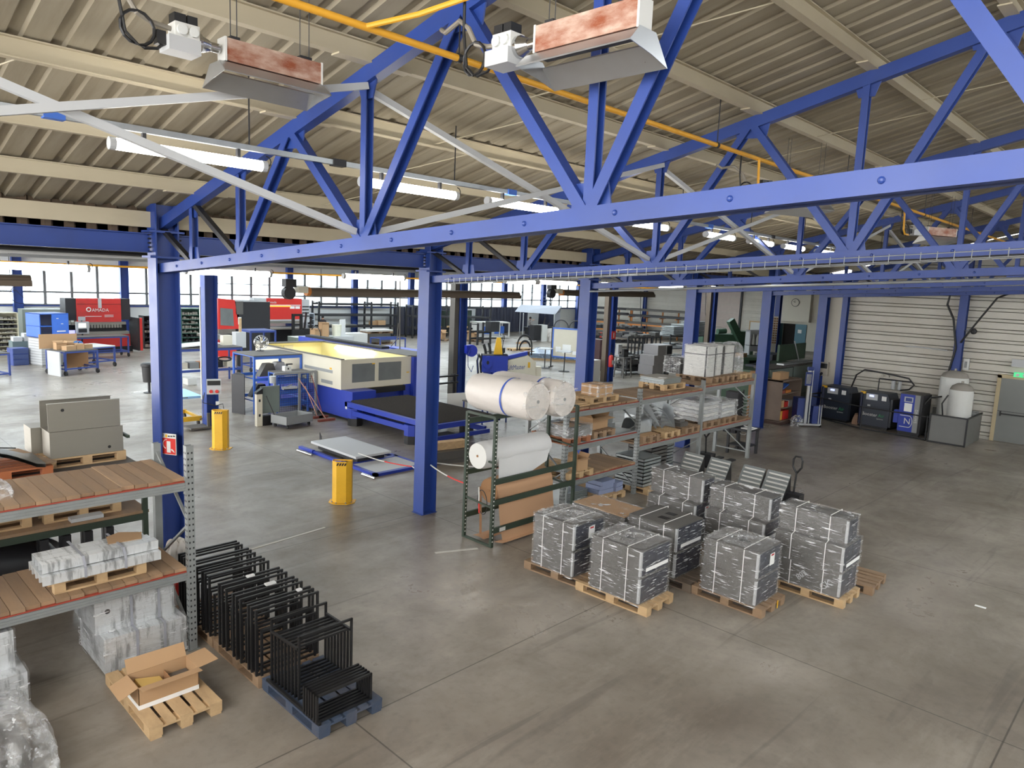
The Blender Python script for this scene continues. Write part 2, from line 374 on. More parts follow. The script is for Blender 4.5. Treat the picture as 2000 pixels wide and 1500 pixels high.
# ------------------------------------------------------------------ the shell
def zt(y): return 5.345+.241*(11.04-y)          # top chord line
def zb(y): return 4.713+.063*(11.04-y)          # bottom chord line
RIDGE = -.75
def zr(y): return zt(y if y > RIDGE else 2*RIDGE-y)+.27
def struct(name, b, m, par=None, label=None, **k): return O(name, b, m, par, kind=None if par else 'structure', label=label, **k)
struct('floor', B().box(-9, -14, -.2, 62, 49, 0), floor_mat())
def ribbed_roof(y0, y1):
    b = B(); prof = []; x = -4.0
    while x < 29.3:
        prof += [(x, 0), (x+.19, 0), (x+.21, .032), (x+.29, .032)]; x += .31
    pts = []; f = []; n = len(prof)
    for y in (y0, y1): pts += [(px, y, zr(y)+pz) for px, pz in prof]
    f = [(i, i+1, n+i+1, n+i) for i in range(n-1)]
    return b.verts(pts, f)
struct('ceiling', ribbed_roof(11.35, RIDGE), roofm, fix=False)
def plain_roof(x0, x1):
    return B().verts([(x, y, zr(y)) for x in (x0, x1) for y in (RIDGE, -12.5)], [(0, 1, 3, 2)])
for k, (x0, x1) in enumerate(((-4, 3.), (4.2, 10.), (12, 16.5), (19., 23.), (25.5, 29.3))): struct('ceiling', plain_roof(x0, x1), roofm)
for k, x in enumerate((3.0, 10., 16.5, 23.)): 
    o = struct('window_%d' % (k+31), plain_roof(x, x+(1.2, 2., 2.5, 2.5)[k]), glass)  # unseen skylights, added to brighten the near hall
ADDED_SKYLIGHTS = [(21, 23), (27.5, 29.5), (34.0, 36.), (41.5, 43.5)]  # far hall skylights, added to let in more daylight
y = 11.3
for k, (a, c) in enumerate(ADDED_SKYLIGHTS+[(49, 49)]):
    struct('ceiling', B().box(-7, y, 5.22, 62, a, 5.35), roofb); y = c
    if a < 49: struct('ceiling', B().box(38+(17 if k else 0), a, 5.22, 62, c, 5.35), roofb)
    if a < 49:
        w = T('window_%d' % (k+21), '', '', (27, (a+c)/2, 5.28)); del w['label']; del w['category']; w['kind'] = 'structure'
        f = B()
        for i in range(21): f.box(-34+3*i-.04, a-(a+c)/2, -.06, -34+3*i+.04, c-(a+c)/2, .06)
        O('window_frame', f, white, w); O('window_pane', B().box(-34, a-(a+c)/2, -.005, 28 if k else 11, c-(a+c)/2, .005), glass, w)
# dark corrugated closure between the eaves beam and the roof
b = B(); x = -7.
prof = []
while x < 29.2:
    prof += [(x, 0), (x+.13, 0), (x+.16, .05), (x+.24, .05)]; x += .27
pts = []
for z in (5.18, zr(11.35)+.07): pts += [(px, 11.3-pz, z) for px, pz in prof]
n = len(prof)
struct('trim_1', b.verts(pts, [(i, i+1, n+i+1, n+i) for i in range(n-1)]), mat('closure_sheet', (98, 82, 66), .8, 0, .2, 3), fix=False)
def siding_mesh(x, y0, y1, z0, z1, s=1., e=1.):
    prof = []; z = z0; sgn = -1
    while z < z1-.01:
        for dz, dx in ((0, 0), (.10*s, 0), (.108*s, -.03*e), (.122*s, -.03*e), (.13*s, 0), (.215*s, 0), (.223*s, -.03*e), (.237*s, -.03*e), (.245*s, 0)):
            if z+dz < z1: prof.append((z+dz, dx))
        z += .36*s
    prof.append((z1, 0)); b = B(); n = len(prof)
    pts = [(x-sgn*dx*-1, y0, zz) for zz, dx in prof]+[(x-sgn*dx*-1, y1, zz) for zz, dx in prof]
    return b.verts(pts, [(i, i+1, n+i+1, n+i) for i in range(n-1)])
def gable(x0, x1, y0, y1):
    ys = [y0, RIDGE, y1] if y0 < RIDGE < y1 else [y0, y1]
    b = B()
    lo = [(x0, y, 0) for y in ys]; hi = [(x0, y, zr(y)-.02) for y in ys]
    lo2 = [(x1, y, 0) for y in ys]; hi2 = [(x1, y, zr(y)-.02) for y in ys]
    n = len(ys); f = []
    for k in range(n-1): f += [(k, k+1, n+k+1, n+k), (2*n+k, 3*n+k, 3*n+k+1, 2*n+k+1)]
    return b.verts(lo+hi+lo2+hi2, f+[(n, 2*n-1, 4*n-1, 3*n)] if n == 2 else f)
struct('wall_end', gable(29.36, 29.5, -12.5, 10.25), siding, fix=False)
struct('wall_end_siding', siding_mesh(29.33, -12.5, 10.2, 0, 8.0), siding, fix=False) if False else None
b = siding_mesh(29.33, -12.4, 10.2, 0.0, 5.75)
struct('wall_end', b, siding, fix=False)
# upper courses stepped under the roof slope
for k in range(6):
    z0 = 5.76+.36*k; ymax = 11.04-(z0+.36-5.345-.27)/.241
    struct('wall_end', siding_mesh(29.33, 2*RIDGE-ymax, ymax, z0, z0+.36), siding, fix=False)
struct('wall_end', B().box(29.3, 10.2, 0, 29.5, 11.3, 5.4), plaster)
struct('wall_light_block', B().box(-4.3, -12.5, 0, -4.1, 11.3, 3.4), siding)  # unseen low wall, added behind the camera to cut incoming daylight
struct('wall_side', B().box(-7, -12.6, 0, 29.5, -12.4, 5.6), siding)
# far hall
YW = 48.
struct('wall_window', B().box(-9, YW, 0, 62, YW+.2, 2.24), whitewall)
struct('wall_window', B().box(-9, YW, 4.62, 62, YW+.2, 5.3), whitewall)
struct('trim_2', B().box(-9, YW-.08, 2.2, 61, YW+.02, 2.27), blue)
CX = [9.93+5.49*k-.3 for k in range(-2, 10)]
for k in range(len(CX)):
    x0 = CX[k]; x1 = x0+5.49 if k+1 < len(CX) else 61.
    if x1-x0 < .5: continue
    w = T('window_%d' % (k+1), '', '', ((x0+x1)/2, YW+.06, 2.25)); del w['label']; del w['category']; w['kind'] = 'structure'
    L_ = (x1-x0)/2-.02; n = 4; f = B()
    for i in range(n+1):
        xx = -L_+2*L_*i/n; f.box(xx-.07, -.06, 0, xx+.07, .06, 2.38)
    for zz in (0, .72, 2.32): f.box(-L_, -.045, zz, L_, .045, zz+.1)
    if k > 3: f.box(-L_, -.045, 1.5, L_, .045, 1.55)
    O('window_frame', f, mat('window_frame_grey', (108, 110, 112), .5) if k == 0 else bpy.data.materials['window_frame_grey'], w)
    O('window_pane', B().box(-L_, -.006, .03, L_, .006, 2.35), glass, w)
struct('wall_far', siding_mesh(61., 27.0, YW, 0, 5.25, 1.5, 3.), siding, fix=False)
struct('wall_far', B().box(61.05, 11, 0, 61.2, YW, 5.3), siding)
struct('wall_partition', B().box(29.5, 11.15, 0, 62, 11.3, 5.35), siding)  # unseen side wall, added to keep open sky light out of this hall
struct('wall_far', B().box(60.4, 24.1, 2.42, 60.9, 27.05, 5.25), plaster)
struct('wall_far', B().box(60.9, 11.3, 0, 61, 27.0, 5.25), plaster)
# sectional door with ribbed panels in the far wall
d = T('door_1', '', '', (60.93, 33.2, 0)); del d['label']; del d['category']; d['kind'] = 'structure'
for i in range(7): O('door_panel', B().box(-.04, -2.6, .02+.7*i, .04, 2.6, .69+.7*i).bevel(.02), mat('door_panel_beige', (196, 182, 174), .6) if i == 0 else bpy.data.materials['door_panel_beige'], d)
O('door_rail', B().box(-.1, -2.8, 0, .04, -2.62, 5.1), dark, d)
# personnel door beside it
d = T('door_2', '', '', (60.93, 29.0, 0)); del d['label']; del d['category']; d['kind'] = 'structure'
O('door_leaf', B().box(-.03, -.45, 0, .03, .45, 2.1), white, d); O('door_frame', B().box(-.05, -.55, 0, .02, -.46, 2.2).box(-.05, .46, 0, .02, .55, 2.2).box(-.05, -.55, 2.1, .02, .55, 2.2), wood, d)
# open teal double door under the clock
d = T('door_3', '', '', (60.85, 25.4, 0)); del d['label']; del d['category']; d['kind'] = 'structure'
O('door_leaf', B().box(-.03, -1.0, 0, .03, -.05, 2.2), teal, d)
lf = O('door_leaf', B().box(-.9, 1.02, 0, -.0, 1.08, 2.2), teal, d)
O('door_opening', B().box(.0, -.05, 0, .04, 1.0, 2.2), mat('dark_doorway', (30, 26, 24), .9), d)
O('door_notice', B().box(-.045, -.62, 1.45, -.031, -.3, 1.75), paper, d)
# grey exit door of the near hall
d = T('door_4', '', '', (29.3, 4.32, 0)); del d['label']; del d['category']; d['kind'] = 'structure'
O('door_leaf', B().box(-.05, -.62, .02, 0, .58, 2.2).bevel(.01), mat('zinc_door', (122, 124, 122), .45, .4, .1, 2), d)
fr = B().box(-.07, .58, 0, .02, .7, 2.3).box(-.07, -.74, 0, .02, -.62, 2.3).box(-.07, -.74, 2.2, .02, .7, 2.32)
O('door_frame', fr, mat('door_frame_timber', (186, 170, 138), .7), d)
O('door_handle', B().bar((-.1, .5, .98), (-.1, -.5, .98), .04).box(-.1, .46, .9, -.05, .5, 1.06), black, d)
O('door_seam', B().box(-.056, -.62, 1.06, -.05, .58, 1.075), dark, d)
# ------------------------------------------------------------------ columns
def column(loc, label, h=5.62, dep=.33, wid=.32, group=None):
    t = T('steel_column', label, 'column', loc, 0, group)
    O('shaft', B().ibeam((0, 0, .012), (0, 0, h), wid, dep, .022, .014, up=(1, 0, 0)), blue, t)
    O('base_plate', B().box(-.2, -.16, 0, .2, .16, .012), blue, t)
    return t
XA = [4.04+5*k for k in range(6)]; YA = 11.04
LA = ['blue steel column behind the left rack, carrying the red extinguisher sign', 'blue steel column between the yellow guard and the green roll rack', 'blue steel column rising behind the white foam rolls', 'blue steel column behind the rack between the second and third bays', 'blue steel column just past the far end of the storage rack', 'blue steel column at the corner of the white end wall panel']
A = [column((x, YA, 0), l) for x, l in zip(XA, LA)]
for a in A[:5]:
    O('cap_plate', B().box(-.24, -.17, 4.86, .24, .17, 4.89).box(-.24, -.17, 5.22, .24, .17, 5.25), blue, a)
    bl = B()
    for s in (-1, 1):
        for z in (4.95, 5.01, 5.07, 5.13, 5.19): bl.cyl((s*.19, -.06, z), (s*.23, -.06, z), .014, 6).cyl((s*.19, .06, z), (s*.23, .06, z), .014, 6)
    O('bolt_row', bl, dark, a)
XB = [9.04+10*k for k in range(5)]; YB = 21.3
LB = ['blue steel column with the grey socket box and cable reel behind the blue lift table', 'blue steel column with the blue hose reel beside the laser machine', 'blue steel column with the fire extinguisher at the dark trolley racks', 'blue steel column behind the wrapped white goods on the rack', 'blue steel column left of the clock wall']
BC = [column((x if x < 49 else 48.0, YB, 0), l, 5.2, .36, .34) for x, l in zip(XB, LB)]
for x in (19.04, 29.04, 39.04): tt = None
O('conduit_column', B().box(19.04-.42, 21.2, 0, 19.04-.2, 21.5, 5.2), dust, None, 'dark cable duct climbing the column with the blue hose reel', 'duct')
O('conduit_column', B().box(29.04-.4, 21.25, 0, 29.04-.2, 21.5, 5.2), brown, None, 'grey brown cable duct beside the column with the fire extinguisher', 'duct')
O('conduit_column', B().box(39.04-.44, 21.25, 0, 39.04-.22, 21.5, 5.2), brown, None, 'grey cable duct beside the column behind the wrapped white goods', 'duct')
side = ['at far left of', 'second from the left in', 'third from the left in', 'fourth from the left in', 'fifth from the left in', 'sixth from the left in', 'seventh from the left in', 'eighth from the left in', 'ninth from the left in', 'at the right end of']
for k, x in enumerate(CX[2:]):
    O('steel_column', B().ibeam((x, YW-.25, 0), (x, YW-.25, 5.2), .3, .46, .03, .02, up=(1, 0, 0)), blue, None, 'slim blue steel column ' + side[k] + ' the far window wall', 'column', 'columns of the window wall')
column((29.1, 10.24, 0), 'narrow blue steel column between the white wall panel and the ribbed siding', 5.5, .24, .2)
column((29.12, 6.27, 0), 'blue steel column on the end wall behind the white tanks', 6.3, .24, .26)
# ------------------------------------------------------------------ eaves beams
LE = ['blue eaves beam at the upper left, left of the signed column', 'blue eaves beam between the signed column and the middle column', 'blue eaves beam between the middle column and the column at the foam rolls', 'blue eaves beam fourth in the row from the left', 'blue eaves beam fifth in the row from the left', 'blue eaves beam nearest the end wall']
for k in range(6):
    x0, x1 = (XA[k]-5+.17, XA[k]-.19)
    O('eaves_beam', B().ibeam((x0, YA, 5.07), (x1, YA, 5.07), .16, .27, .014, .01), blue, None, LE[k], 'beam')
O('eaves_beam', B().ibeam((29.2, YA+.05, 5.0), (60.9, YA+.05, 5.0), .16, .27), blue, None, 'blue beam running on past the end wall into the far hall', 'beam')
# ------------------------------------------------------------------ roof trusses
YT = [11.04, 9.95, 8.56, 7.31, 5.93, 4.585, 3.2, 1.97, .5, -.75]
def truss(x, label):
    t = T('roof_truss', label, 'roof truss', (x, 0, 0))
    def tp(y): return (0, y, zt(y))
    def bt(y): return (0, y, zb(y))
    mir = lambda p: (p[0], 2*RIDGE-p[1], p[2])
    b = B().bar(tp(11.04), tp(RIDGE), .11, .15); b.bar(mir(tp(11.04)), mir(tp(RIDGE)), .11, .15)
    O('top_chord', b, blue, t)
    b = B()
    for s in (0, 1):
        p, q = bt(11.04), bt(RIDGE)
        if s: p, q = mir(p), mir(q)
        b.angle((-.035, p[1], p[2]), (-.035, q[1], q[2]), .13, .02).angle((.035, q[1], q[2]), (.035, p[1], p[2]), .13, .02)
    for i in range(13):
        y = 10.3-.82*i; b.sphere((-.1, y, zb(y)), .02, 5)
    O('bottom_chord', b, blue, t)
    for y in (9.95, 8.56, 5.93, 3.2, .5):
        p, q = Vector(bt(y)), Vector(tp(y))
        O('vertical', B().chan(p, q, .08, .09, .012, up=(1, 0, 0)), blue, t)
    segs = [((0, 11.04, 5.28), bt(9.95)), (tp(9.95), bt(8.56)), (bt(8.56), tp(7.31)), (tp(7.31), bt(5.93)), (bt(5.93), tp(4.585)), (tp(4.585), bt(3.2)), (bt(3.2), tp(1.97)), (tp(1.97), bt(.5)), (bt(.5), tp(RIDGE))]
    for i, (p, q) in enumerate(segs):
        w = .07 if i < 2 else .11
        O('diagonal', B().chan(p, q, .09 if i > 1 else .06, w, .012, up=(1, 0, 0)), blue if i > 1 else dark, t)
    for y in (7.31, 4.585, 1.97):
        z = zt(y); O('gusset', B().prism([(y-.25, z+.04), (y+.25, z+.04), (y+.2, z-.17), (y-.2, z-.2)], .016, facing((-.008, 0, 0), (0, 1, 0), (0, 0, 1))), blue, t)
    for y in (5.93, 3.2, .5, 8.56, 9.95):
        z = zb(y); O('gusset', B().prism([(y-.2, z-.04), (y+.2, z-.04), (y+.14, z+.24), (y-.14, z+.24)], .016, facing((-.008, 0, 0), (0, 1, 0), (0, 0, 1))), blue, t)
        z = zt(y); O('gusset', B().prism([(y-.16, z), (y+.16, z), (y+.09, z-.2), (y-.09, z-.2)], .016, facing((-.008, 0, 0), (0, 1, 0), (0, 0, 1))), blue, t)
    return t
LT = ['nearest blue roof truss, its wide diagonal crossing the upper right corner', 'second blue roof truss from the front, with the wire cable tray below it', 'third blue roof truss from the front', 'fourth blue roof truss from the front', 'fifth blue roof truss from the front', 'farthest blue roof truss, against the end wall']
t0 = truss(XA[0], LT[0])
for k in range(1, 6): dup(t0, (XA[k] if k < 5 else 28.95, 0, 0), label=LT[k])
# white angle braces crossing between the trusses
for k in range(6):
    x0, x1 = XA[0]+5*(k-1), XA[0]+5*k
    y = 5.93; w = ['left of the nearest truss', 'between the first and second trusses', 'between the second and third trusses', 'between the third and fourth trusses', 'between the fourth and fifth trusses', 'next to the end wall'][k]
    O('cross_brace', B().angle((x0+.05, y+.06, zt(y)-.1), (x1-.08, y+.06, zb(y)+.12), .06), lgrey, None, 'white angle brace falling to the right, ' + w, 'brace')
    O('cross_brace', B().angle((x0+.05, y-.06, zb(y)+.12), (x1-.05, y-.06, zt(y)-.1), .06), lgrey, None, 'white angle brace rising to the right, ' + w, 'brace')
# purlins
YP = [11.12, 9.85, 8.5, 7.2, 5.85, 4.5, 3.15, 1.85, .5, -.7]
LP = ['cream eaves purlin just above the blue eaves beam', 'cream roof purlin first above the eaves', 'cream roof purlin second above the eaves', 'cream roof purlin third above the eaves', 'cream roof purlin fourth above the eaves', 'cream roof purlin fifth above the eaves, beside the yellow pipe', 'cream roof purlin sixth above the eaves', 'cream roof purlin seventh above the eaves, toward the upper right', 'cream roof purlin eighth above the eaves', 'cream ridge purlin at the top of the roof']
for k, y in enumerate(YP):
    z = zt(y)+.17
    if k == 0: b = B().chan((-7, y-.03, 5.40), (29.2, y-.03, 5.40), .1, .22, .01)
    else: b = B().ibeam((-7, y, z), (29.2, y, z), .09, .17, .012, .01)
    p = O('roof_purlin', b, purl, None, LP[k], 'purlin')
    if 0 < k < 9:
        y2 = YP[k+1]
        for x in [1.5+5*j for j in range(6)]:
            O('sag_rod', B().tube([(x-.6, y, z-.05), (x+.1, y2, zt(y2)+.13)], .008, 5), purl, p); O('splice_plate', B().bar((x+2.14, y, z-.092), (x+2.94, y, z-.092), .13, .014), purl, p)
# ------------------------------------------------------------------ lamps on the near rail
rail = T('lighting_rail', 'long galvanised lighting rail slung under the roof slope, carrying lamps', 'rail', (0, 6.8, 5.9))
O('rail_profile', B().chan((-5, 0, 0), (26, 0, 0), .06, .05, .004), galv, rail)
for i in range(9):
    x = .7+2.6*i; z1 = zt(6.8)+.2-5.9
    O('chain', B().tube([(x, 0, .02), (x, 0, z1)], .008, 5), dark, rail)
    O('rail_joint', B().box(x+.9, -.045, -.035, x+1.05, .045, .035), blue3 if i % 2 == 0 else dark, rail)
def lamp(loc, ln, label, group, par=None, r=.05):
    t = T('tube_lamp', label, 'lamp', loc, 0, group)
    O('diffuser', B().cyl((-ln/2+.05, 0, 0), (ln/2-.05, 0, 0), r, 12), tube_e, t, smooth=True)
    O('end_cap', B().cyl((-ln/2, 0, 0), (-ln/2+.05, 0, 0), r+.004, 12), lgrey, t); O('end_cap', B().cyl((ln/2-.05, 0, 0), (ln/2, 0, 0), r+.004, 12), lgrey, t)
    O('bracket', B().box(-ln*.3-.015, -.02, r-.005, -ln*.3+.015, .02, .125).box(ln*.3-.015, -.02, r-.005, ln*.3+.015, .02, .125), dark, t)
    O('lead', B().tube(arc((ln/2, 0, .05), .05, -PI/2, PI/2, 6, (1, 0, 0), (0, 0, 1)), .006, 5), black, t)
    return t
LX = [2.77, 5.25, 7.15, 8.7, 10.15, 12.5, 14.2, 15.8, 17.6]
NM = ['first', 'second', 'third', 'fourth', 'fifth', 'sixth', 'seventh', 'eighth', 'ninth', 'tenth']
for k, x in enumerate(LX):
    lamp((x, 6.8, 5.75), 1.4 if k < 3 else 1.1, 'lit tube lamp under the near roof slope, %s from the left on the rail' % NM[k], 'lamps on the near lighting rail')
FX = [(.9, 2.2), (2.35, 4.03), (5.69, 7.5), (9.27, 11.04), (12.29, 14.1), (14.56, 15.86), (15.97, 17.8), (19.0, 20.5), (22.4, 24.1), (26.2, 27.3)]
for k, (a, c) in enumerate(FX):
    lamp((((a+c)/2), 14.5, 4.62+.0085*(a+c)/2), c-a, 'lit tube lamp low in the far hall, %s from the left' % NM[k], 'lamps of the far hall', r=.06)
O('lighting_rail', B().chan((-4, 14.5, 4.77), (28, 14.5, 5.02), .06, .05, .004), galv, None, 'galvanised rail above the low row of lamps in the far hall', 'rail')
for k, (y, z, r, mm, nm) in enumerate([(12.2, 4.99, .03, lgrey, 'pale grey'), (13.0, 5.02, .04, brown, 'brownish'), (15.6, 4.70, .02, pipey, 'yellow'), (17.2, 4.9, .035, lgrey, 'pale thick'), (18.6, 5.0, .05, dark, 'dark')]):
    O('ceiling_pipe', B().cyl((-5, y, z), (28.5, y, z+.03), r, 8), mm, None, nm + ' service pipe running under the low ceiling of the far hall', 'pipe')
for k in range(5): O('ceiling_joist', B().ibeam((-5, 13.6+1.6*k, 5.13), (60, 13.6+1.6*k, 5.13), .1, .16), dust, None, 'dusty ceiling joist of the far hall, %s behind the eaves beam' % NM[k], 'joist')
# ------------------------------------------------------------------ gas pipe
g = T('gas_pipe', 'yellow gas pipe running along under the roof', 'pipe', (0, 4.6, 6.5))
O('main_run', B().cyl((-5, 0, 0), (29, 0, 0), .027, 10), pipey, g, smooth=True)
O('branch', B().tube([(3.1, 0, 0), (3.35, -.3, .09), (3.6, -.75, .22)], .02, 8), pipey, g)
for x in (9.3, 15.6, 22.): O('drop', B().tube([(x, 0, 0), (x-.02, -.03, -.02), (x-.02, -.05, -.42), (x+.05, -.06, -.5), (x+.3, -.06, -.5)], .017, 8), pipey, g)
for x in (-.5, 4.0, 8.2, 12.5, 17, 21): O('hanger', B().tube([(x, 0, .0), (x, 0, zt(4.6)-6.5+.2)], .007, 5).cyl((x-.02, 0, 0), (x+.02, 0, 0), .036, 10), dark, g)
# ------------------------------------------------------------------ radiant heaters
def heater(loc, rz, label, s=1.):
    t = T('radiant_heater', label, 'heater', loc, rz)
    # burner plate, local +x away from the burner, -y towards the viewer
    O('burner_plate', B().box(0, -.06, -.07, .79, .06, .09).bevel(.006), rust, t)
    O('plate_edge', B().box(.785, -.065, -.075, .80, .065, .095).box(-.01, -.065, -.075, .005, .065, .095), white, t)
    for nm, q in (('near', [(-.075, -.085), (-.165, -.165), (-.16, -.172), (-.07, -.095)]), ('far', [(.09, -.12), (.22, -.235), (.215, -.242), (.085, -.13)])):
        O('reflector_shade', B().sweep((-.06, 0, 0), (.82, 0, 0), q), alu, t)
    O('reflector_channel', B().box(0, -.07, -.1, .79, .07, -.085), dark, t)
    O('end_plate', B().prism([(-.08, -.075), (.085, -.075), (.225, -.24), (.05, -.2), (-.165, -.17)], .006, facing((.815, 0, 0), (0, 1, 0), (0, 0, 1))).prism([(-.08, -.09), (.085, -.09), (.225, -.24), (.05, -.2), (-.165, -.17)], .006, facing((-.062, 0, 0), (0, 1, 0), (0, 0, 1))), alu, t)
    O('venturi_cone', B().cyl((-.03, 0, .01), (-.1, 0, .01), .035, 14).cyl((-.1, 0, .01), (-.17, 0, .01), .04, 14, .068).cyl((-.17, 0, .01), (-.2, 0, .01), .072, 14), chrome, t, smooth=True)
    O('control_box', B().box(-.42, -.1, -.1, -.2, .08, .0).bevel(.006), lgrey, t)
    v = O('gas_valve', B().box(-.37, -.08, .0, -.2, .05, .1), white, t)
    O('gauge', B().cyl((-.325, -.08, .05), (-.325, -.1, .05), .036, 14), clab, v); O('gauge', B().cyl((-.245, -.08, .05), (-.245, -.1, .05), .034, 14), clab, v)
    O('coil', B().box(-.37, -.07, .1, -.29, .03, .16).box(-.28, -.07, .1, -.21, .03, .16), black, v)
    O('gas_hose', B().tube([(-.37, 0, .06), (-.5, 0, .07), (-.6, -.02, .1), (-.68, -.02, .22), (-.8, 0, .3), (-.98, .02, .26), (-1.05, .04, .3)], .018, 8), mat('braided_hose', (140, 134, 124), .5, .3) if 'braided_hose' not in bpy.data.materials else bpy.data.materials['braided_hose'], t)
    pts = [(-.42, -.02, -.05), (-.47, -.02, -.1), (-.56, -.03, -.12)]+arc((-.6, -.03, .0), .11, -PI/2, PI*1.5, 14, (1, 0, 0), (0, 0, 1))+[(-.68, -.03, -.04), (-.72, -.03, .2), (-.72, -.03, .5)]
    O('power_cable', B().tube(pts, .011, 6), black, t)
    O('plug', B().box(-.48, -.05, -.07, -.42, .02, .02), black, t)
    O('hanger_bracket', B().box(.05, -.03, .09, .12, .03, .12).box(.62, -.03, .09, .72, .03, .12), dark, t)
    w = B()
    for x in (.06, .11, .63, .71): w.tube([(x, 0, .11), (x, 0, .75)], .004, 4)
    O('hanging_wire', w, dark, t)
    return t
h1 = heater((2.47, 5.5, 6.34), 0, 'rusty radiant heater hung at the upper left, in front of the nearest truss')
h2 = dup(h1, (3.58, 3.32, 6.27), -PI/2, 'large rusty radiant heater hung top centre beside the yellow pipe')
h3 = dup(h1, (9.75, 4.45, 6.08), R(-25), 'small far radiant heater hung behind the second truss')
h4 = dup(h1, (16.3, 4.35, 6.1), R(-25), 'farthest radiant heater hung near the end wall')
# ------------------------------------------------------------------ cable tray and conduits on the trusses
t = T('cable_tray', 'galvanised wire cable tray clipped under the second truss', 'cable tray', (8.86, 0, 0))
def zz_(y): return zb(y)-.10
w = B()
for dx, dz in ((-.09, .07), (-.09, 0), (-.04, -.01), (.04, -.01), (.09, 0), (.09, .07)):
    w.tube([(dx, 10.3, zz_(10.3)+dz), (dx, -1, zz_(-1)+dz)], .006, 5)
O('side_wires', w, galv, t)
w = B(); y = 10.2
while y > -.8:
    z = zz_(y); w.tube([(-.09, y, z+.09), (-.09, y, z), (-.04, y, z-.012), (.04, y, z-.012), (.09, y, z), (.09, y, z+.09)], .005, 4); y -= .16
O('wire_mesh', w, galv, t, kind='stuff')
w = B()
for i, dx in enumerate((-.06, -.02, .02, .05)): w.tube([(dx, 10.3, zz_(10.3)+.01), (dx+.01, 5, zz_(5)+.012), (dx, -1, zz_(-1)+.01)], .011, 6)
O('cables', w, rubber, t)
O('conduit', B().cyl((13.9, 10.9, zb(10.9)-.13), (13.9, -1, zb(-1)-.13), .028, 10), galv, None, 'grey metal conduit slung under the third truss', 'conduit')
# ------------------------------------------------------------------ pallets
def pallet_proto(name, m, mb=None):
    t = T(name, 'x', 'pallet')
    for i, (x, w) in enumerate(((-.328, .145), (-.165, .1), (0, .145), (.165, .1), (.328, .145))):
        O('deck_board', B().box(x-w/2, -.6, .122, x+w/2, .6, .144).bevel(.003), m, t)
    for y in (-.53, 0, .53):
        O('stringer_board', B().box(-.4, y-.07, .1, .4, y+.07, .122), m, t)
        for x in (-.33, 0, .33): O('block', B().box(x-.07 if x else -.07, y-.07 if y == 0 else y-.07, .022, x+.07, y+.07, .1).bevel(.004), mb or m, t)
    for x in (-.33, 0, .33): O('bottom_board', B().box(x-.06, -.6, 0, x+.06, .6, .022), m, t)
    return t
used = set()
protos = {}
def pallet(loc, label, m=woodd, rz=0, sx=1, sy=1, group=None, mb=None):
    key = m.name
    if key not in protos:
        protos[key] = pallet_proto('pallet', m, mb); o = protos[key]
    else: o = dup(protos[key], (0, 0, 0))
    o.location = loc; o.rotation_euler = (0, 0, rz); o.scale = (sx, sy, 1); o['label'] = label
    if group: o['group'] = group
    elif 'group' in o: del o['group']
    return o
# ------------------------------------------------------------------ racks
slots_m = mat('slot_dark', (40, 42, 44), .8)
def upright_parts(t, x, y, h, m, side=-1, slots=True):
    u = O('upright', B().chan((x, y, 0), (x, y, h), .09, .085, .006, up=(0, 1, 0)).box(x-.07, y-.06, 0, x+.07, y+.06, .008), m, t)
    if slots:
        s = B(); z = .12
        while z < h-.05:
            for dx in (-.022, .022): s.box(x+dx-.009, y-.0445, z, x+dx+.009, y-.0425, z+.022)
            for dy in (-.02, .02): s.box(x-.0462, y+dy-.008, z, x-.0452, y+dy+.008, z+.022)
            z += .075
        O('slot_groove', s, slots_m, u, kind='stuff')
    return u
def frame_parts(t, x, y0, y1, h0, h1, m, slots=True, r=1):
    upright_parts(t, x, y0, h0, m, slots=slots); upright_parts(t, x, y1, h1, m, slots=False)
    b = B(); z = .2; k = r
    while z < min(h0, h1)-.75:
        p, q = ((x, y0+.03, z), (x, y1-.03, z+.7)) if k else ((x, y1-.03, z), (x, y0+.03, z+.7))
        b.bar(p, q, .035, .025); z += .72; k = 1-k
    b.bar((x, y0, .18), (x, y1, .18), .035, .03)
    O('brace', b, m, t)
def beam_parts(t, x0, x1, y, z, m, h=.115, strip=True, out=-1):
    prof = [(-.02, 0), (.02, 0), (.02, h), (-.02, h)]
    b = B().sweep((x0, y, z), (x1, y, z), [(-.02, 0), (.015, 0), (.015, h), (-.02, h)])
    for k in range(3): b.sweep((x0, y, z+.012+k*.035), (x1, y, z+.012+k*.035), [(-.03 if out < 0 else .0, 0), (.03 if out < 0 else .0, .0), (.03, .018), (-.03, .018)])
    bm_ = O('beam', b, m, t)
    for x in (x0, x1): O('beam_connector', B().box(x-.012, y-.035, z-.05, x+.012, y+.035, z+h+.05), m, bm_)
    if strip: O('edge_strip', B().box(x0+.02, y-.034, z+h-.006, x1-.02, y+.02, z+h+.008), redtape, bm_)
    return bm_
def deck_parts(t, x0, x1, y0, y1, z, m, n, skew=0):
    w = (x1-x0)/n
    b = B()
    for k in range(n):
        j = random.uniform(-.02, .02)
        b.box(x0+k*w+.003, y0-.02+j, z, x0+(k+1)*w-.003, y1+.02+j, z+.04+random.uniform(-.003, .003))
    O('deck_planks', b, m, t)
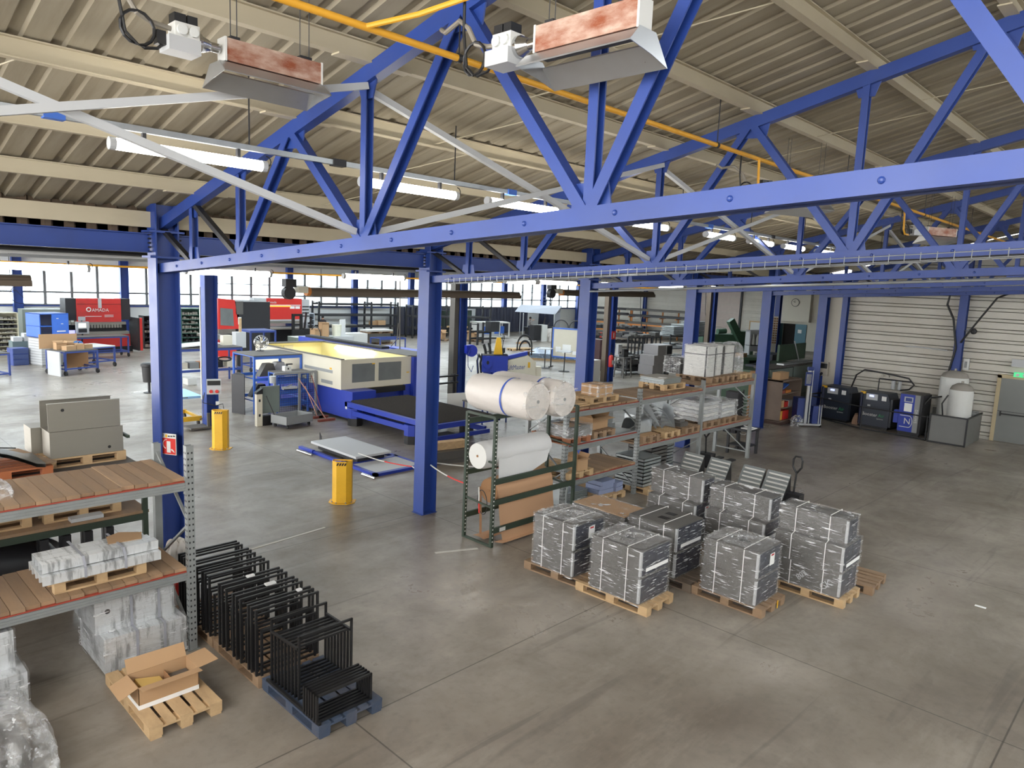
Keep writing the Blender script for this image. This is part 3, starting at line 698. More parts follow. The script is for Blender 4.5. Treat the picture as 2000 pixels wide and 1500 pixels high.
# left rack
rk = T('pallet_rack', 'galvanised two-level storage rack with plank decks at the left edge', 'rack', (0, 0, 0))
X0, X1, Y0, Y1 = .62, 3.40, 8.66, 9.72
XL = -2.16
frame_parts(rk, XL, Y0, Y1, 2.62, 2.45, galvr, False)
for z in (.93, 2.07):
    beam_parts(rk, XL+.05, X0-.05, Y0-.01, z, galvr); beam_parts(rk, XL+.05, X0-.05, Y1+.01, z, galvr, strip=False, out=1); deck_parts(rk, XL+.06, X0-.06, Y0, Y1, z+.124, plank, 19)
frame_parts(rk, X1, Y0, Y1, 2.62, 2.45, galvr); frame_parts(rk, X0, Y0, Y1, 2.62, 2.45, galvr, False)
for z in (.93, 2.07):
    beam_parts(rk, X0+.05, X1-.05, Y0-.01, z, galvr); beam_parts(rk, X0+.05, X1-.05, Y1+.01, z, galvr, strip=False, out=1)
    deck_parts(rk, X0+.06, X1-.06, Y0+.0, Y1, z+.124, plank, 19)
# right rack
rr_ = T('pallet_rack', 'long galvanised three-bay storage rack in the middle of the hall', 'rack', (0, 0, 0))
XR = [11.08, 13.66, 16.5, 19.35]; YR0, YR1 = 9.1, 10.14
for i, x in enumerate(XR): frame_parts(rr_, x, YR0, YR1, 2.46, 2.4, galvr, i < 2, i % 2)
lev = [(.60, 1.34, 2.05), (1.0, 2.09), (1.03, 2.16)]
for i in range(3):
    for z in lev[i]:
        x0, x1 = XR[i]+.05, XR[i+1]-.05
        beam_parts(rr_, x0, x1, YR0-.01, z, galvr, .12); beam_parts(rr_, x0, x1, YR1+.01, z, galvr, .12, strip=False, out=1)
        if not (i == 0 and abs(z-1.34) < .01): deck_parts(rr_, x0+.01, x1-.01, YR0, YR1, z+.13, plank, 15)
        else: O('deck_sheet', B().box(x0+.01, YR0, z+.13, x1-.01, YR1, z+.16), galvs, rr_); 
# ------------------------------------------------------------------ goods of the left rack
TOPL, LOWL = 2.236, 1.098
pallet((2.44, 9.08, LOWL), 'small light pallet under the channel bundle on the left rack', wood, PI/2, .8, .8)
t = T('channel_bundle', 'strapped bundle of galvanised steel channels on the lower deck of the left rack', 'steel bundle', (2.46, 9.08, LOWL+.146), 0)
for r_ in range(2):
    for k in range(4-r_):
        y = -.3+.15*k+(.0 if r_ == 0 else .08); z = .055+.112*r_
        O('channel', B().sweep((-.62+.02*r_, y, z), (.61-.03*k*r_, y, z), [(-.07, -.052), (-.062, -.052), (-.062, .044), (.062, .044), (.062, -.052), (.07, -.052), (.07, .052), (-.07, .052)]), bgalv, t)
for x in (-.2, .22): O('strap', B().box(x-.014, -.375, -.005, x+.014, -.368, .12).box(x-.014, -.3, .222, x+.014, .3, .228).verts([(x-.014, -.376, .11), (x+.014, -.376, .11), (x+.014, -.3, .228), (x-.014, -.3, .228)], [(0, 1, 2, 3)]), straps, t)
O('cardboard_sheet', B().prism([(-.2, -.1), (.16, -.14), (.22, .04), (.0, .16), (-.16, .1)], .006).xf(Matrix.Rotation(R(6), 4, 'X')), card, None, 'torn cardboard piece lying on the channel bundle', 'cardboard', loc=(2.78, 9.1, LOWL+.146+.232))
def blob(name, loc, dims, m, label, cat, amp=.08, seed=1, n=22, par=None):
    rnd = random.Random(seed); ph = [rnd.uniform(0, 6) for _ in range(9)]
    def f(u, v):
        th = 2*PI*u; a = PI/2*(1-v)
        ca, sa = math.cos(a), math.sin(a)
        sq = 1/max(abs(math.cos(th)), abs(math.sin(th)))**.6
        w = 1+amp*(math.sin(5*th+ph[0])+math.sin(9*th+ph[1]+5*v)+math.sin(14*th+ph[2]+7*v)+.7*math.sin(23*th+11*v+ph[3]))*.5
        z = sa**.8 if sa > 0 else 0
        return (dims[0]/2*ca**.45*math.cos(th)*sq*w if ca > 0 else 0, dims[1]/2*(ca**.45 if ca > 0 else 0)*math.sin(th)*sq*w, dims[2]*z*(1+amp*.6*math.sin(7*th+9*v+ph[4])))
    def g(u, v): return f(u, 1-v)
    return O(name, B().grid(lambda u, v: f(u, 1-v), n*3, n), m, par, label, cat, loc=loc, smooth=True)
blob('wrapped_parcel', (1.3, 9.1, TOPL), (.75, .5, .2), filmw, 'milky plastic wrapped parcel on the top deck at the left edge', 'parcel', .06, 5)
def film_box(x0, y0, z0, x1, y1, z1, cuts=7, j=.006, tent=0, seed=0):
    b = B().box(x0, y0, z0, x1, y1, z1)
    bmesh.ops.delete(b.b, geom=[f for f in b.b.faces if f.normal.z < -.9 or (f.calc_center_median().z < z0+1e-4)], context='FACES')
    bmesh.ops.subdivide_edges(b.b, edges=b.b.edges, cuts=cuts, use_grid_fill=True)
    rnd = random.Random(seed); c = Vector(((x0+x1)/2, (y0+y1)/2, (z0+z1)/2))
    for v in b.b.verts:
        d = Vector((0, 0, 0))
        for a, lo, hi in ((0, x0, x1), (1, y0, y1)):
            if abs(v.co[a]-lo) < 1e-4: d[a] = -1
            if abs(v.co[a]-hi) < 1e-4: d[a] = 1
        if abs(v.co.z-z1) < 1e-4:
            d.z = 1
            if d.x == 0 and d.y == 0: v.co.z -= tent*rnd.uniform(.3, 1)
        v.co += d*rnd.uniform(0, j)
    return b
def steel_chest(t, x0, y0, z0, x1, y1, z1, m, holes=()):
    c = O('cabinet', B().box(x0, y0, z0, x1, y1, z1).bevel(.012, 2), m, t)
    h = z1-z0
    for (hx, hy, s) in holes: O('opening', B().box(hx-s/2, hy-s*.7, z1-.01, hx+s/2, hy+s*.7, z1+.002), black, c)
    return c
def wrapped_steel(loc, label, w, seed, par=None):
    t = T('wrapped_steel_boxes', label, 'wrapped boxes', loc)
    steel_chest(t, 0, 0, .03, w, .95, .46, bgalv); steel_chest(t, -.04, .18, .46, w-.07, .98, .88, bgalv)
    O('film', film_box(-.012, -.012, .02, w+.012, .96, .468, 9, .008, 0, seed), film, t); O('film', film_box(-.052, .168, .47, w-.058, .99, .89, 9, .008, 0, seed+1), film, t)
    for x in (w*.38, w*.72):
        O('strap', B().box(x-.014, -.022, .02, x+.014, -.015, .47).box(x-.014, -.02, .468, x+.014, .17, .476).box(x-.014, .155, .47, x+.014, .162, .9).box(x-.014, .16, .892, x+.014, .98, .898), straps, t)
    O('hole', B().cyl((.1*w, .17, .72), (.1*w, .175, .72), .03, 14), black, t)
    return t
wrapped_steel((2.4, 8.64, 0), 'pair of film-wrapped steel boxes under the left rack, behind the open carton', .92, 3)
wrapped_steel((.66, 8.46, 0), 'pair of film-wrapped steel boxes under the left rack at the left edge of the picture', .95, 9)
blob('film_heap', (1.0, 7.55, 0), (1.15, 1.25, .62), filmx, 'crumpled heap of clear plastic film at the lower left corner', 'plastic film', .1, 11, 30)
O('wrapped_core', B().box(.62, 7.15, .01, 1.36, 7.9, .36).bevel(.03), cabg, None, 'grey wrapped box under the heap of film at the lower left corner', 'box')
# open pallet with carton
pallet((2.72, 7.79, 0), 'light open pallet carrying the open carton at the lower left', wood, 0, .93, 1.13)
t = T('open_carton', 'open cardboard carton with flaps out on the light pallet', 'carton', (2.69, 7.66, .146), R(0))
w_, d_, h_ = .62, .34, .25
b = B(); th = .006
for (x0, y0, x1, y1) in ((-w_/2, -d_/2, w_/2, -d_/2+th), (-w_/2, d_/2-th, w_/2, d_/2), (-w_/2, -d_/2, -w_/2+th, d_/2), (w_/2-th, -d_/2, w_/2, d_/2)): b.box(x0, y0, 0, x1, y1, h_)
b.box(-w_/2, -d_/2, 0, w_/2, d_/2, th)
O('carton_walls', b, card, t)
def flap(p0, p1, out, L_, name='flap'):
    p0, p1, out = Vector(p0), Vector(p1), Vector(out); o2 = out.normalized()*L_
    n = (p1-p0).cross(o2).normalized()*.004
    b = B().verts([p0, p1, p1+o2*.96, p0+o2, p0+n, p1+n, p1+o2*.96+n, p0+o2+n], [(0, 1, 2, 3), (4, 7, 6, 5), (0, 4, 5, 1), (1, 5, 6, 2), (2, 6, 7, 3), (3, 7, 4, 0)])
    return O(name, b, card, t)
flap((-w_/2, d_/2, h_), (w_/2, d_/2, h_), (0, .3, .6), .16); flap((-w_/2, -d_/2, h_), (w_/2, -d_/2, h_), (0, -.9, .12), .12)
flap((-w_/2, -d_/2, h_), (-w_/2, d_/2, h_), (-.9, 0, -.35), .2); flap((w_/2, -d_/2, h_), (w_/2, d_/2, h_), (.95, 0, .1), .22)
O('printed_band', B().box(-w_/2-.001, -d_/2-.001, .0, w_/2+.001, -d_/2, .05).box(-w_/2-.001, -d_/2, .0, -w_/2, d_/2, .05), paper, t)
O('divider', B().box(.06, -d_/2+.01, .01, .066, d_/2-.01, .17), cardd, t)
O('parts_bag', B().box(.09, -.13, .008, .29, .14, .12).bevel(.015, 2), cabg, None, 'dark grey bagged parts inside the open carton', 'bag', loc=(2.69, 7.66, .146))
O('padded_envelope', B().cb((-.14, .0, .13), (.26, .22, .1), Matrix.Rotation(R(14), 3, 'Y')).bevel(.02, 2), mat('straw_yellow', (214, 178, 104), .7), None, 'straw yellow padded packet inside the open carton', 'packet', loc=(2.69, 7.66, .146))
# ------------------------------------------------------------------ rows of black frames
pallet((3.97, 7.86, 0), 'worn pallet under the nearer black frames', woodd, 0, .98, .98, 'pallets under the black frames'); pallet((3.97, 9.09, 0), 'worn pallet under the farther black frames', woodd, 0, .98, .98, 'pallets under the black frames')
fr0 = T('welded_stand', 'x', 'frame', (0, 0, 0))
q = .026
O('top_bar', B().box(-.39, -q/2, .775, .39, q/2, .80), black, fr0)
for s in (-1, 1):
    O('post', B().box(s*.39-q/2, -q/2, .0, s*.39+q/2, q/2, .8), black, fr0); O('inner_post', B().box(s*.39-s*.05-q/2, -q/2-.03, .0, s*.39-s*.05+q/2, q/2-.03, .56), black, fr0)
O('bottom_bar', B().box(-.39, -q/2, .0, .39, q/2, .022), black, fr0); O('mid_bar', B().box(-.34, -.045, .535, .34, -.02, .56), black, fr0)
FY = [9.5, 9.42, 9.32, 9.14, 9.05, 8.93, 8.76, 8.67, 8.55, 8.27, 8.18, 8.07, 7.89, 7.80, 7.69, 7.5, 7.42, 7.31]
for k, y in enumerate(FY):
    o = fr0 if k == 0 else dup(fr0, (0, 0, 0))
    o.location = (3.97, y, .146); o['group'] = 'black frames on the worn pallets'
    o['label'] = 'black rectangular steel frame on the worn pallets, %s from the back of the row' % ORD[k]
for j, (x, y, z, w, d, m_) in enumerate([(3.95, 8.21, .955, .1, .05, white), (4.03, 7.85, .953, .13, .06, white), (4.2, 7.46, .955, .06, .05, white)]):
    O('foam_sleeve', B().box(-w/2, -d/2, 0, w/2, d/2, .02).bevel(.006), foam, None, ['small', 'long', 'short'][j]+' white foam sleeve laid over the black frames', 'packing', loc=(x, y, z-.006))
pallet((4.0, 6.62, 0), 'faded blue pallet under the stepped black frames', woodb, 0, .98, 1.02)
def portal(x0, x1, y, h, label, group, side=None):
    t = T('welded_stand', label, 'frame', ((x0+x1)/2, y, .146), 0, group); w = (x1-x0)/2
    for s in (-1, 1): O('post', B().box(s*w-.012, -.012, 0, s*w+.012, .012, h), black, t)
    O('bottom_bar', B().box(-w, -.012, 0, w, .012, .022), black, t)
    if side != 'open': O('top_bar', B().box(-w, -.012, h-.024, w, .012, h), black, t)
    return t
for k in range(9):
    y = 7.12-.068*k; h = .73 if k in (0, 8) else .585
    portal(3.67+.004*k, 4.36, y, h, 'tall black frame nested on the faded blue pallet, %s from the back' % ORD[k], 'tall frames on the blue pallet')
for k in range(6): portal(3.62, 4.28, 6.32-.05*k, .31, 'low black frame on the faded blue pallet, %s from the back' % ORD[k], 'low frames on the blue pallet')
O('side_rail', B().bar((3.67, 7.12, .733), (3.69, 6.58, .733), .025).bar((4.36, 7.12, .733), (4.36, 6.58, .733), .025).bar((3.63, 7.15, .158), (3.63, 6.02, .158), .03), black, None, 'black side rails lying along the frames on the faded blue pallet', 'rail')
# ------------------------------------------------------------------ green workbench rack behind the left rack
g = T('green_shelf_rack', 'dark green heavy shelf rack behind the left storage rack', 'rack', (0, 0, 0))
for x in (.5, 3.6):
    for y in (10.8, 12.6):
        O('upright', B().chan((x, y, 0), (x, y, 2.2 if y > 12 else 1.85), .07, .06, .005, up=(0, 1, 0)), green, g)
    O('end_rail', B().bar((x, 10.8, 1.72 if x < 1 else 2.2), (x, 12.6, 1.72 if x < 1 else 2.2), .04), green, g) if x < 1 else O('end_rail', B().bar((x, 11.4, 2.2), (x, 12.6, 2.2), .04), green, g)
for z in (1.14, 1.76):
    O('shelf_board', B().box(.45, 10.78, z+.04, 3.65, 12.65, z+.08), dust if z > 1.5 else plank, g)
    O('shelf_beam', B().box(.5, 10.75, z-.05, 3.6, 10.8, z+.04).box(.5, 12.62, z-.05, 3.6, 12.67, z+.04), green, g)
DK = 1.842
pallet((3.06, 11.85, DK), 'light pallet under the grey steel troughs on the green rack', wood, PI/2, 1, .86)
def trough(loc, label, w=.96, d=.34, h=.36, open_=True):
    t = T('steel_trough', label, 'steel box', loc)
    if open_:
        b = B().sweep((-w/2, 0, 0), (w/2, 0, 0), [(-d/2, 0), (d/2, 0), (d/2, h), (d/2-.06, h), (d/2-.06, h-.006), (d/2-.006, h-.006), (d/2-.006, .006), (-d/2+.006, .006), (-d/2+.006, h-.006), (-d/2+.06, h-.006), (-d/2+.06, h), (-d/2, h)])
    else: b = B().box(-w/2, -d/2, 0, w/2, d/2, h).bevel(.012, 2)
    O('body', b, steel, t)
    O('bolt_hole', B().cyl((-w*.3 if open_ else w*.3, -d/2-.003, h*.75 if open_ else .08), (-w*.3 if open_ else w*.3, -d/2, h*.75 if open_ else .08), .022, 12), black, t)
    return t
trough((3.07, 11.66, DK+.146), 'lower grey steel box at the front of the pallet on the green rack', .95, .4, .38, False)
trough((3.05, 11.68, DK+.53), 'open grey steel trough stacked on top on the green rack', .93, .42, .4, True)
trough((2.97, 12.12, DK+.146), 'grey steel box standing behind the stacked ones on the green rack', 1.0, .4, .38, False)
pallet((2.0, 11.5, DK), 'reddish pallet under the curved sheets on the green rack', mat('pallet_red', (170, 100, 62), .8, 0, .15, 5), PI/2, 1, .9)
t = T('curved_sheets', 'curved dark sheet metal panels with slots on the reddish pallet', 'sheet metal', (1.75, 11.4, DK+.146))
for k in range(4):
    O('curved_sheet', B().grid(lambda u, v, k=k: (-.75+1.45*u, -.35+.75*v, .26*math.sin(PI*min(1, u*1.06))*(1-.3*v)+.016*k-.0), 14, 3), cabg, t, smooth=True)
O('slot', B().tube([(.1, -.1, .3), (.45, .1, .21)], .008, 5).tube([(-.4, -.2, .24), (-.1, .0, .29)], .008, 5), black, t)
O('wood_plank', B().cb((2.42, 11.7, DK+.17), (.14, 1.1, .025), RZ(R(12))), woodd, None, 'weathered board lying between the curved sheets and the grey troughs', 'board')
pallet((2.85, 11.3, 1.222), 'pallet on the lower shelf of the green rack', wood, PI/2, .9, .8)
pallet((1.75, 11.3, 1.222), 'dark-stained pallet at the left of the lower green shelf', wood, PI/2, .9, .8)
O('folded_sacking', B().box(-.2, -.08, 0, .2, .08, .05).bevel(.02, 2), lgrey, None, 'folded grey sacking tucked under the pallet on the green rack', 'sack', loc=(2.85, 10.86, 1.225))
for k in range(4):
    t = T('profile_stack', 'dark square profiles standing under the green shelf, %s bundle from the left' % ORD[k], 'steel profiles', (2.35+.27*k, 10.95, 0), 0, 'profiles under the green shelf')
    for j in range(2): O('profile', B().box(-.05, -.05+.13*j, 0, .05, .05+.13*j, 1.02+.05*j), dark, t)
blob('dark_bundle', (1.35, 11.55, 0), (2.9, 1.3, 1.0), mat('dark_bundle_film', (36, 36, 40), .35), 'dark film-wrapped bundle under the green shelf at the left', 'bundle', .03, 21)
t = T('forklift', 'dark forklift mast with lowered fork seen past the green rack at the left edge', 'forklift', (3.05, 22.0, 0), R(-35))
O('mast', B().box(-.5, -.1, .0, -.36, .1, 1.25).box(.2, -.1, .0, .34, .1, 1.25).box(-.5, -.08, 1.0, .34, .0, 1.12), black, t)
O('carriage', B().box(-.55, -.2, .35, .45, -.12, .5).box(-.55, -.2, .75, .45, -.12, .9).box(.38, -.24, .3, .5, -.1, .95), black, t)
for x in (-.3, .28): O('fork', B().box(x-.06, -1.3, .06, x+.06, -.2, .1).box(x-.06, -.24, .06, x+.06, -.19, .9), dark, t)
O('body', B().box(-.6, .2, .12, .0, 1.2, .9).bevel(.1, 2), black, t)
for x in (-.5, -.1):
    for y in (.4, 1.0): O('wheel', B().cyl((x-.1, y, .25), (x+.1, y, .25), .25, 18), rubber, t)
# extinguisher sign on the first column
t = T('extinguisher_sign', 'red and white extinguisher sign on the blue column', 'sign', (XA[0]+.02, YA-.137, 2.29), R(0))
t.location = (XA[0]-.175, YA-.0, 2.33); t.rotation_euler = (0, 0, -PI/2+R(12))
t.location = (XA[0]-.06, YA-.2, 2.14); t.rotation_euler = (0, 0, -PI/2+R(30))
O('plate', B().box(-.125, -.006, -.16, .125, 0, .16), white, t); O('red_field', B().box(-.115, -.009, -.15, .115, -.006, .09), red, t)
O('symbol', B().box(-.035, -.012, -.125, .03, -.009, .045).tube(arc((-.03, -.011, .0), .07, PI*.5, PI*1.4, 8, (1, 0, 0), (0, 0, 1)), .006, 5).prism([(.03, -.08), (.1, -.125), (.09, -.095), (.05, -.065)], .003, facing((0, -.009, 0), (1, 0, 0), (0, 0, 1))), white, t)
O('yellow_mark', B().box(-.06, -.009, .1, -.025, -.006, .145), yellow, t); text('7', .05, dark, t, facing((-.095, -.007, .122), (1, 0, 0), (0, 0, 1)), 'numeral')
O('small_print', B().box(-.015, -.008, .112, .02, -.006, .13).box(.03, -.008, .114, .06, -.006, .134).box(.07, -.008, .12, .11, -.006, .138), dark, t)
t = T('trash_bin', 'black litter bin on a post beyond the signed column', 'bin', (9.75, 28.4, 0))
O('bin', B().lathe([(.2, .42), (.24, 1.0), (.27, 1.02), (.27, 1.1), (.2, 1.14)], n=18), black, t, smooth=True); O('post', B().cyl((0, 0, 0), (0, 0, .45), .05, 10).cyl((0, 0, 0), (0, 0, .02), .2, 14), dark, t)
t = T('rag_trolley', 'cloths and red cable bundle on a small rack at the foot of the signed column', 'trolley', (3.72, 9.95, 0))
O('stand', B().bar((-.12, 0, 0), (-.1, 0, .95), .025).bar((.14, 0, 0), (.12, .05, .95), .025).bar((-.12, 0, .5), (.14, 0, .5), .025), grey, t)
blob('cloth', (0, .02, .55), (.3, .22, .42), foamw, None, None, .12, 31, 12, t); blob('red_bundle', (0, 0, .2), (.28, .22, .3), red, None, None, .1, 33, 10, t)
for nm in ('cloth', 'red_bundle'): pass
# ------------------------------------------------------------------ yellow guards
def guard(loc, rz, label, h, s=1.):
    t = T('column_guard', label, 'guard', loc, rz)
    poly = [(-.2, -.04), (-.1, -.13), (.1, -.13), (.2, -.04), (.2, .1), (.19, .1), (.19, -.033), (.094, -.12), (-.094, -.12), (-.19, -.033), (-.19, .1), (-.2, .1)]
    O('shell', B().prism(poly, h), yellow, t)
    O('top_rim', B().bar((-.2, .1, h-.02), (.2, .1, h-.02), .02, .03), yellow, t)
    O('foot_plate', B().prism([(-.27, -.06), (-.13, -.2), (.13, -.2), (.27, -.06), (.27, .16), (-.27, .16)], .014), yellow, t)
    st = B()
    for k in range(4):
        x = -.085+.052*k
        st.prism([(x-.02, h-.085), (x+.014, h-.085), (x+.04, h-.03), (x+.006, h-.03)], .002, facing((0, -.132, 0), (1, 0, 0), (0, 0, 1)))
    O('hazard_stripe', st, black, t)
    bl = B()
    for x, y in ((-.2, -.08), (.2, -.08), (-.1, -.165), (.1, -.165)): bl.cyl((x, y, .012), (x, y, .04), .014, 6)
    O('anchor_bolt', bl, galv, t)
    return t
guard((8.1, 12.62, 0), R(-42), 'yellow column guard standing in the open floor beside the lift table', .9)
guard((8.1, 18.5, 0), R(-42), 'yellow column guard beside the column with the socket box', 1.05)
# ------------------------------------------------------------------ lift table on the floor
t = T('lift_table', 'low lift table with a pale plate and blue frame on the floor', 'lift table', (0, 0, 0))
O('top_plate', B().box(9.92, 14.85, .19, 11.0, 17.0, .25).bevel(.006), lgrey, t); O('scissor_box', B().box(10.05, 14.98, .05, 10.87, 16.85, .19), dark, t)
O('base_frame', B().box(9.75, 13.78, .0, 9.85, 17.35, .07).box(11.2, 13.95, .0, 11.3, 17.2, .07).box(9.75, 13.78, 0, 11.3, 13.9, .07).box(9.75, 14.9, 0, 11.3, 15.05, .07), blue2, t)
O('deck_plate', B().box(9.85, 13.88, .03, 11.2, 15.0, .062), lgrey, t); O('bracket', B().box(9.72, 15.2, 0, 9.8, 15.45, .1).box(9.72, 16.6, 0, 9.8, 16.85, .1), blue2, t)
O('roller', B().cyl((9.62, 13.6, .03), (9.6, 14.1, .03), .03, 10).cyl((9.6, 16.4, .03), (9.58, 17.1, .03), .03, 10), chrome, t)
O('stop_bracket', B().prism([(0, 0), (.1, 0), (.1, .2), (.06, .14), (.03, .12)], .02, facing((10.3, 17.1, .2), (0, 1, 0), (0, 0, 1))), dark, t)
# barrier chains
def chain(pts, label, seed=0):
    t = T('barrier_chain', label, 'chain', pts[0]); p0 = Vector(pts[0])
    P = [Vector(p)-p0 for p in pts]; n = 0
    sag = []
    for a, c in zip(P, P[1:]):
        for i in range(10):
            u = i/10; v = a.lerp(c, u); v.z -= .9*u*(1-u)*.25*(c-a).length*.5; sag.append(v)
    sag.append(P[-1])
    for k in range(0, len(sag)-1, 5):
        O('links', B().tube(sag[k:k+6], .014, 6), red if (k//5) % 2 else white, t)
    return t
chain([(XA[1], YA-.16, 1.02), (8.76, 9.5, 1.0)], 'red and white plastic chain from the middle column to the green roll rack')
chain([(9.2, 13.0, .06), (9.9, 14.6, .3), (10.9, 13.3, .35), (9.1, 11.25, .55)], 'red and white chain drooping over the lift table') if False else None
t = chain([(9.95, 14.8, .35), (10.4, 13.2, .28), (9.2, 11.2, .9)], 'red and white chain drooping past the lift table to the middle column')
chain([(8.75, 9.15, 1.02), (8.73, 9.1, .55)], 'short end of red and white chain hanging on the roll rack')
chain([(9.2, 11.2, 1.0), (11.0, 9.6, .95)], 'red and white chain running behind the green roll rack')
# ------------------------------------------------------------------ roll rack
t = T('roll_rack', 'dark green open rack holding paper and foam rolls', 'rack', (0, 0, 0))
gx0, gx1, gy0, gy1, gh = 8.72, 10.98, 8.75, 9.48, 2.38
for x in (gx0, gx1):
    for y in (gy0, gy1): 
        u = O('upright', B().chan((x, y, 0), (x, y, gh), .06, .055, .004, up=(0, 1, 0)), green, t)
        s = B(); z = .1
        while z < gh-.1 and x == gx0: s.box(x-.012, y-.0305, z, x+.012, y-.0285, z+.022).box(x-.0295, y-.01, z, x-.0275, y+.01, z+.022); z += .075
        if x == gx0: O('slot_groove', s, white, u, kind='stuff')
    O('end_rail', B().box(x-.025, gy0, gh-.03, x+.025, gy1, gh+.01).box(x-.025, gy0, 0, x+.025, gy1, .035), green, t)
    for z in (.78, 1.6): O('end_rung', B().bar((x, gy0, z-.05), (x, gy1, z+.0), .03), green, t)
for y in (gy0, gy1):
    for z in ((.3, .82, 1.2, 2.2) if y == gy0 else (.42, 1.24, 2.2)): 
        if not (y == gy0 and z == 2.2): O('long_beam', B().box(gx0, y-.02, z-.05, gx1, y+.02, z+.05), green, t)
O('beam_tag', B().box(8.9, gy0-.024, .26, 9.05, gy0-.02, .33), white, t)
def foam_roll(p, q, r, label, m, capm=None, tape=None, bulge=0, bump_=0):
    p, q = Vector(p), Vector(q); d = (q-p).normalized(); t = T('foam_roll', label, 'roll', p)
    L_ = (q-p).length; n = 28; seg = 16; b = B(); _, _, x, y = b.frame((0, 0, 0), d)
    def f(u, v):
        a = 2*PI*u; rr = r*(1+bulge*math.sin(PI*v)*.5)*(1+bump_*(math.sin(3*a+2*v)+.6*math.sin(7*a+9*v)+.5*math.sin(13*a-14*v)))
        e = min(v, 1-v)*L_
        if e < .05: rr *= .93+.07*(e/.05)
        return d*L_*v+(x*math.cos(a)+y*math.sin(a))*rr
    b.grid(f, n*2, seg); O('roll_body', b, m, t, smooth=True)
    for e, s in ((0, -1), (1, 1)):
        c = d*L_*e; O('roll_end', B().cyl(c-d*s*.03, c+d*s*.002, r*.92, 32), capm or m, t); O('core', B().cyl(c, c+d*s*.012, r*.09, 14), cardd if not tape else grey, t)
    if tape:
        for v in tape: O('blue_tape', B().cyl(d*(L_*v-.022), d*(L_*v+.022), r*1.035, 40, cap=False), bluetape, t)
    return t
foam_roll((8.98, 9.52, 2.74), (8.98, 8.02, 2.74), .335, 'big white wrapped foam roll on top of the roll rack, the left one', foamw, foamw, [.62], .02, .012)
foam_roll((9.62, 9.62, 2.74), (9.6, 7.95, 2.74), .325, 'big white wrapped foam roll on top of the roll rack, the right one', foamw, foamw, [.72], .02, .012)
for nm, xx, yy, sd in (('left', 8.98, 8.01, 3), ('right', 9.62, 7.94, 4)):
    b = B(); rn = random.Random(sd)
    def f(u, v, rn=rn):
        a = 2*PI*u; rr = .34*(1-.75*v)+.05*(1-v)*math.sin(9*a+sd)+.03*math.sin(17*a)*(1-v)
        return (rr*math.cos(a), .03-.1*v+.03*math.sin(5*a)*v*(1-v)*2, rr*math.sin(a)*.98-.08*v*0)
    b.grid(f, 48, 6)
    O('film_gather', b, film, None, 'gathered plastic film over the end of the %s big foam roll' % nm, 'plastic film', loc=(xx, yy-.0, 2.74), smooth=True)
foam_roll((8.66, 9.12, 1.62), (10.42, 9.12, 1.62), .25, 'white foam sheet roll hung in the middle of the roll rack', foam, white)
O('hanging_sheet', B().grid(lambda u, v: (8.95+1.4*u-.1*v*u, 8.87-.02*v+.012*math.sin(9*u), 1.58-v*(.48-.25*u*u)), 12, 5), foam, None, 'white foam sheet pulled down from the middle roll', 'foam sheet', smooth=True)
foam_roll((8.98, 9.12, .92), (10.5, 9.12, .92), .24, 'brown kraft paper roll in the lower part of the roll rack', kraft, cardd)
def kr(u, v):
    if v < .75: return (9.0+1.5*u, 8.88-.03*math.sin(PI*v/.75)*0-.14*(v/.75)**2, .92-.86*(v/.75))
    w = (v-.75)/.25; return (9.0+1.5*u-.1*w, 8.74-.15*math.sin(w*PI/2)+.45*max(0, w-.4), .06-.03*w)
O('paper_web', B().grid(kr, 4, 16), kraft, None, 'brown kraft paper hanging from its roll down to the floor', 'paper', smooth=True)
O('paper_web', B().grid(lambda u, v: (8.94+.06*u, 9.34-.05*v, .95-.9*v), 2, 6).grid(lambda u, v: (8.8+.5*u, 9.33-.3*v, .05+.02*math.sin(3*v)), 4, 4), kraft, None, 'loose end of kraft paper trailing at the back of the roll rack', 'paper', smooth=True)
O('hose_ring', B().tube(arc((8.8, 9.1, .74), .22, 0, 2*PI, 24, (.35, .93, 0), (0, 0, 1)), .008, 6), black, None, 'thin black hoop hanging on the end of the roll rack', 'hoop')
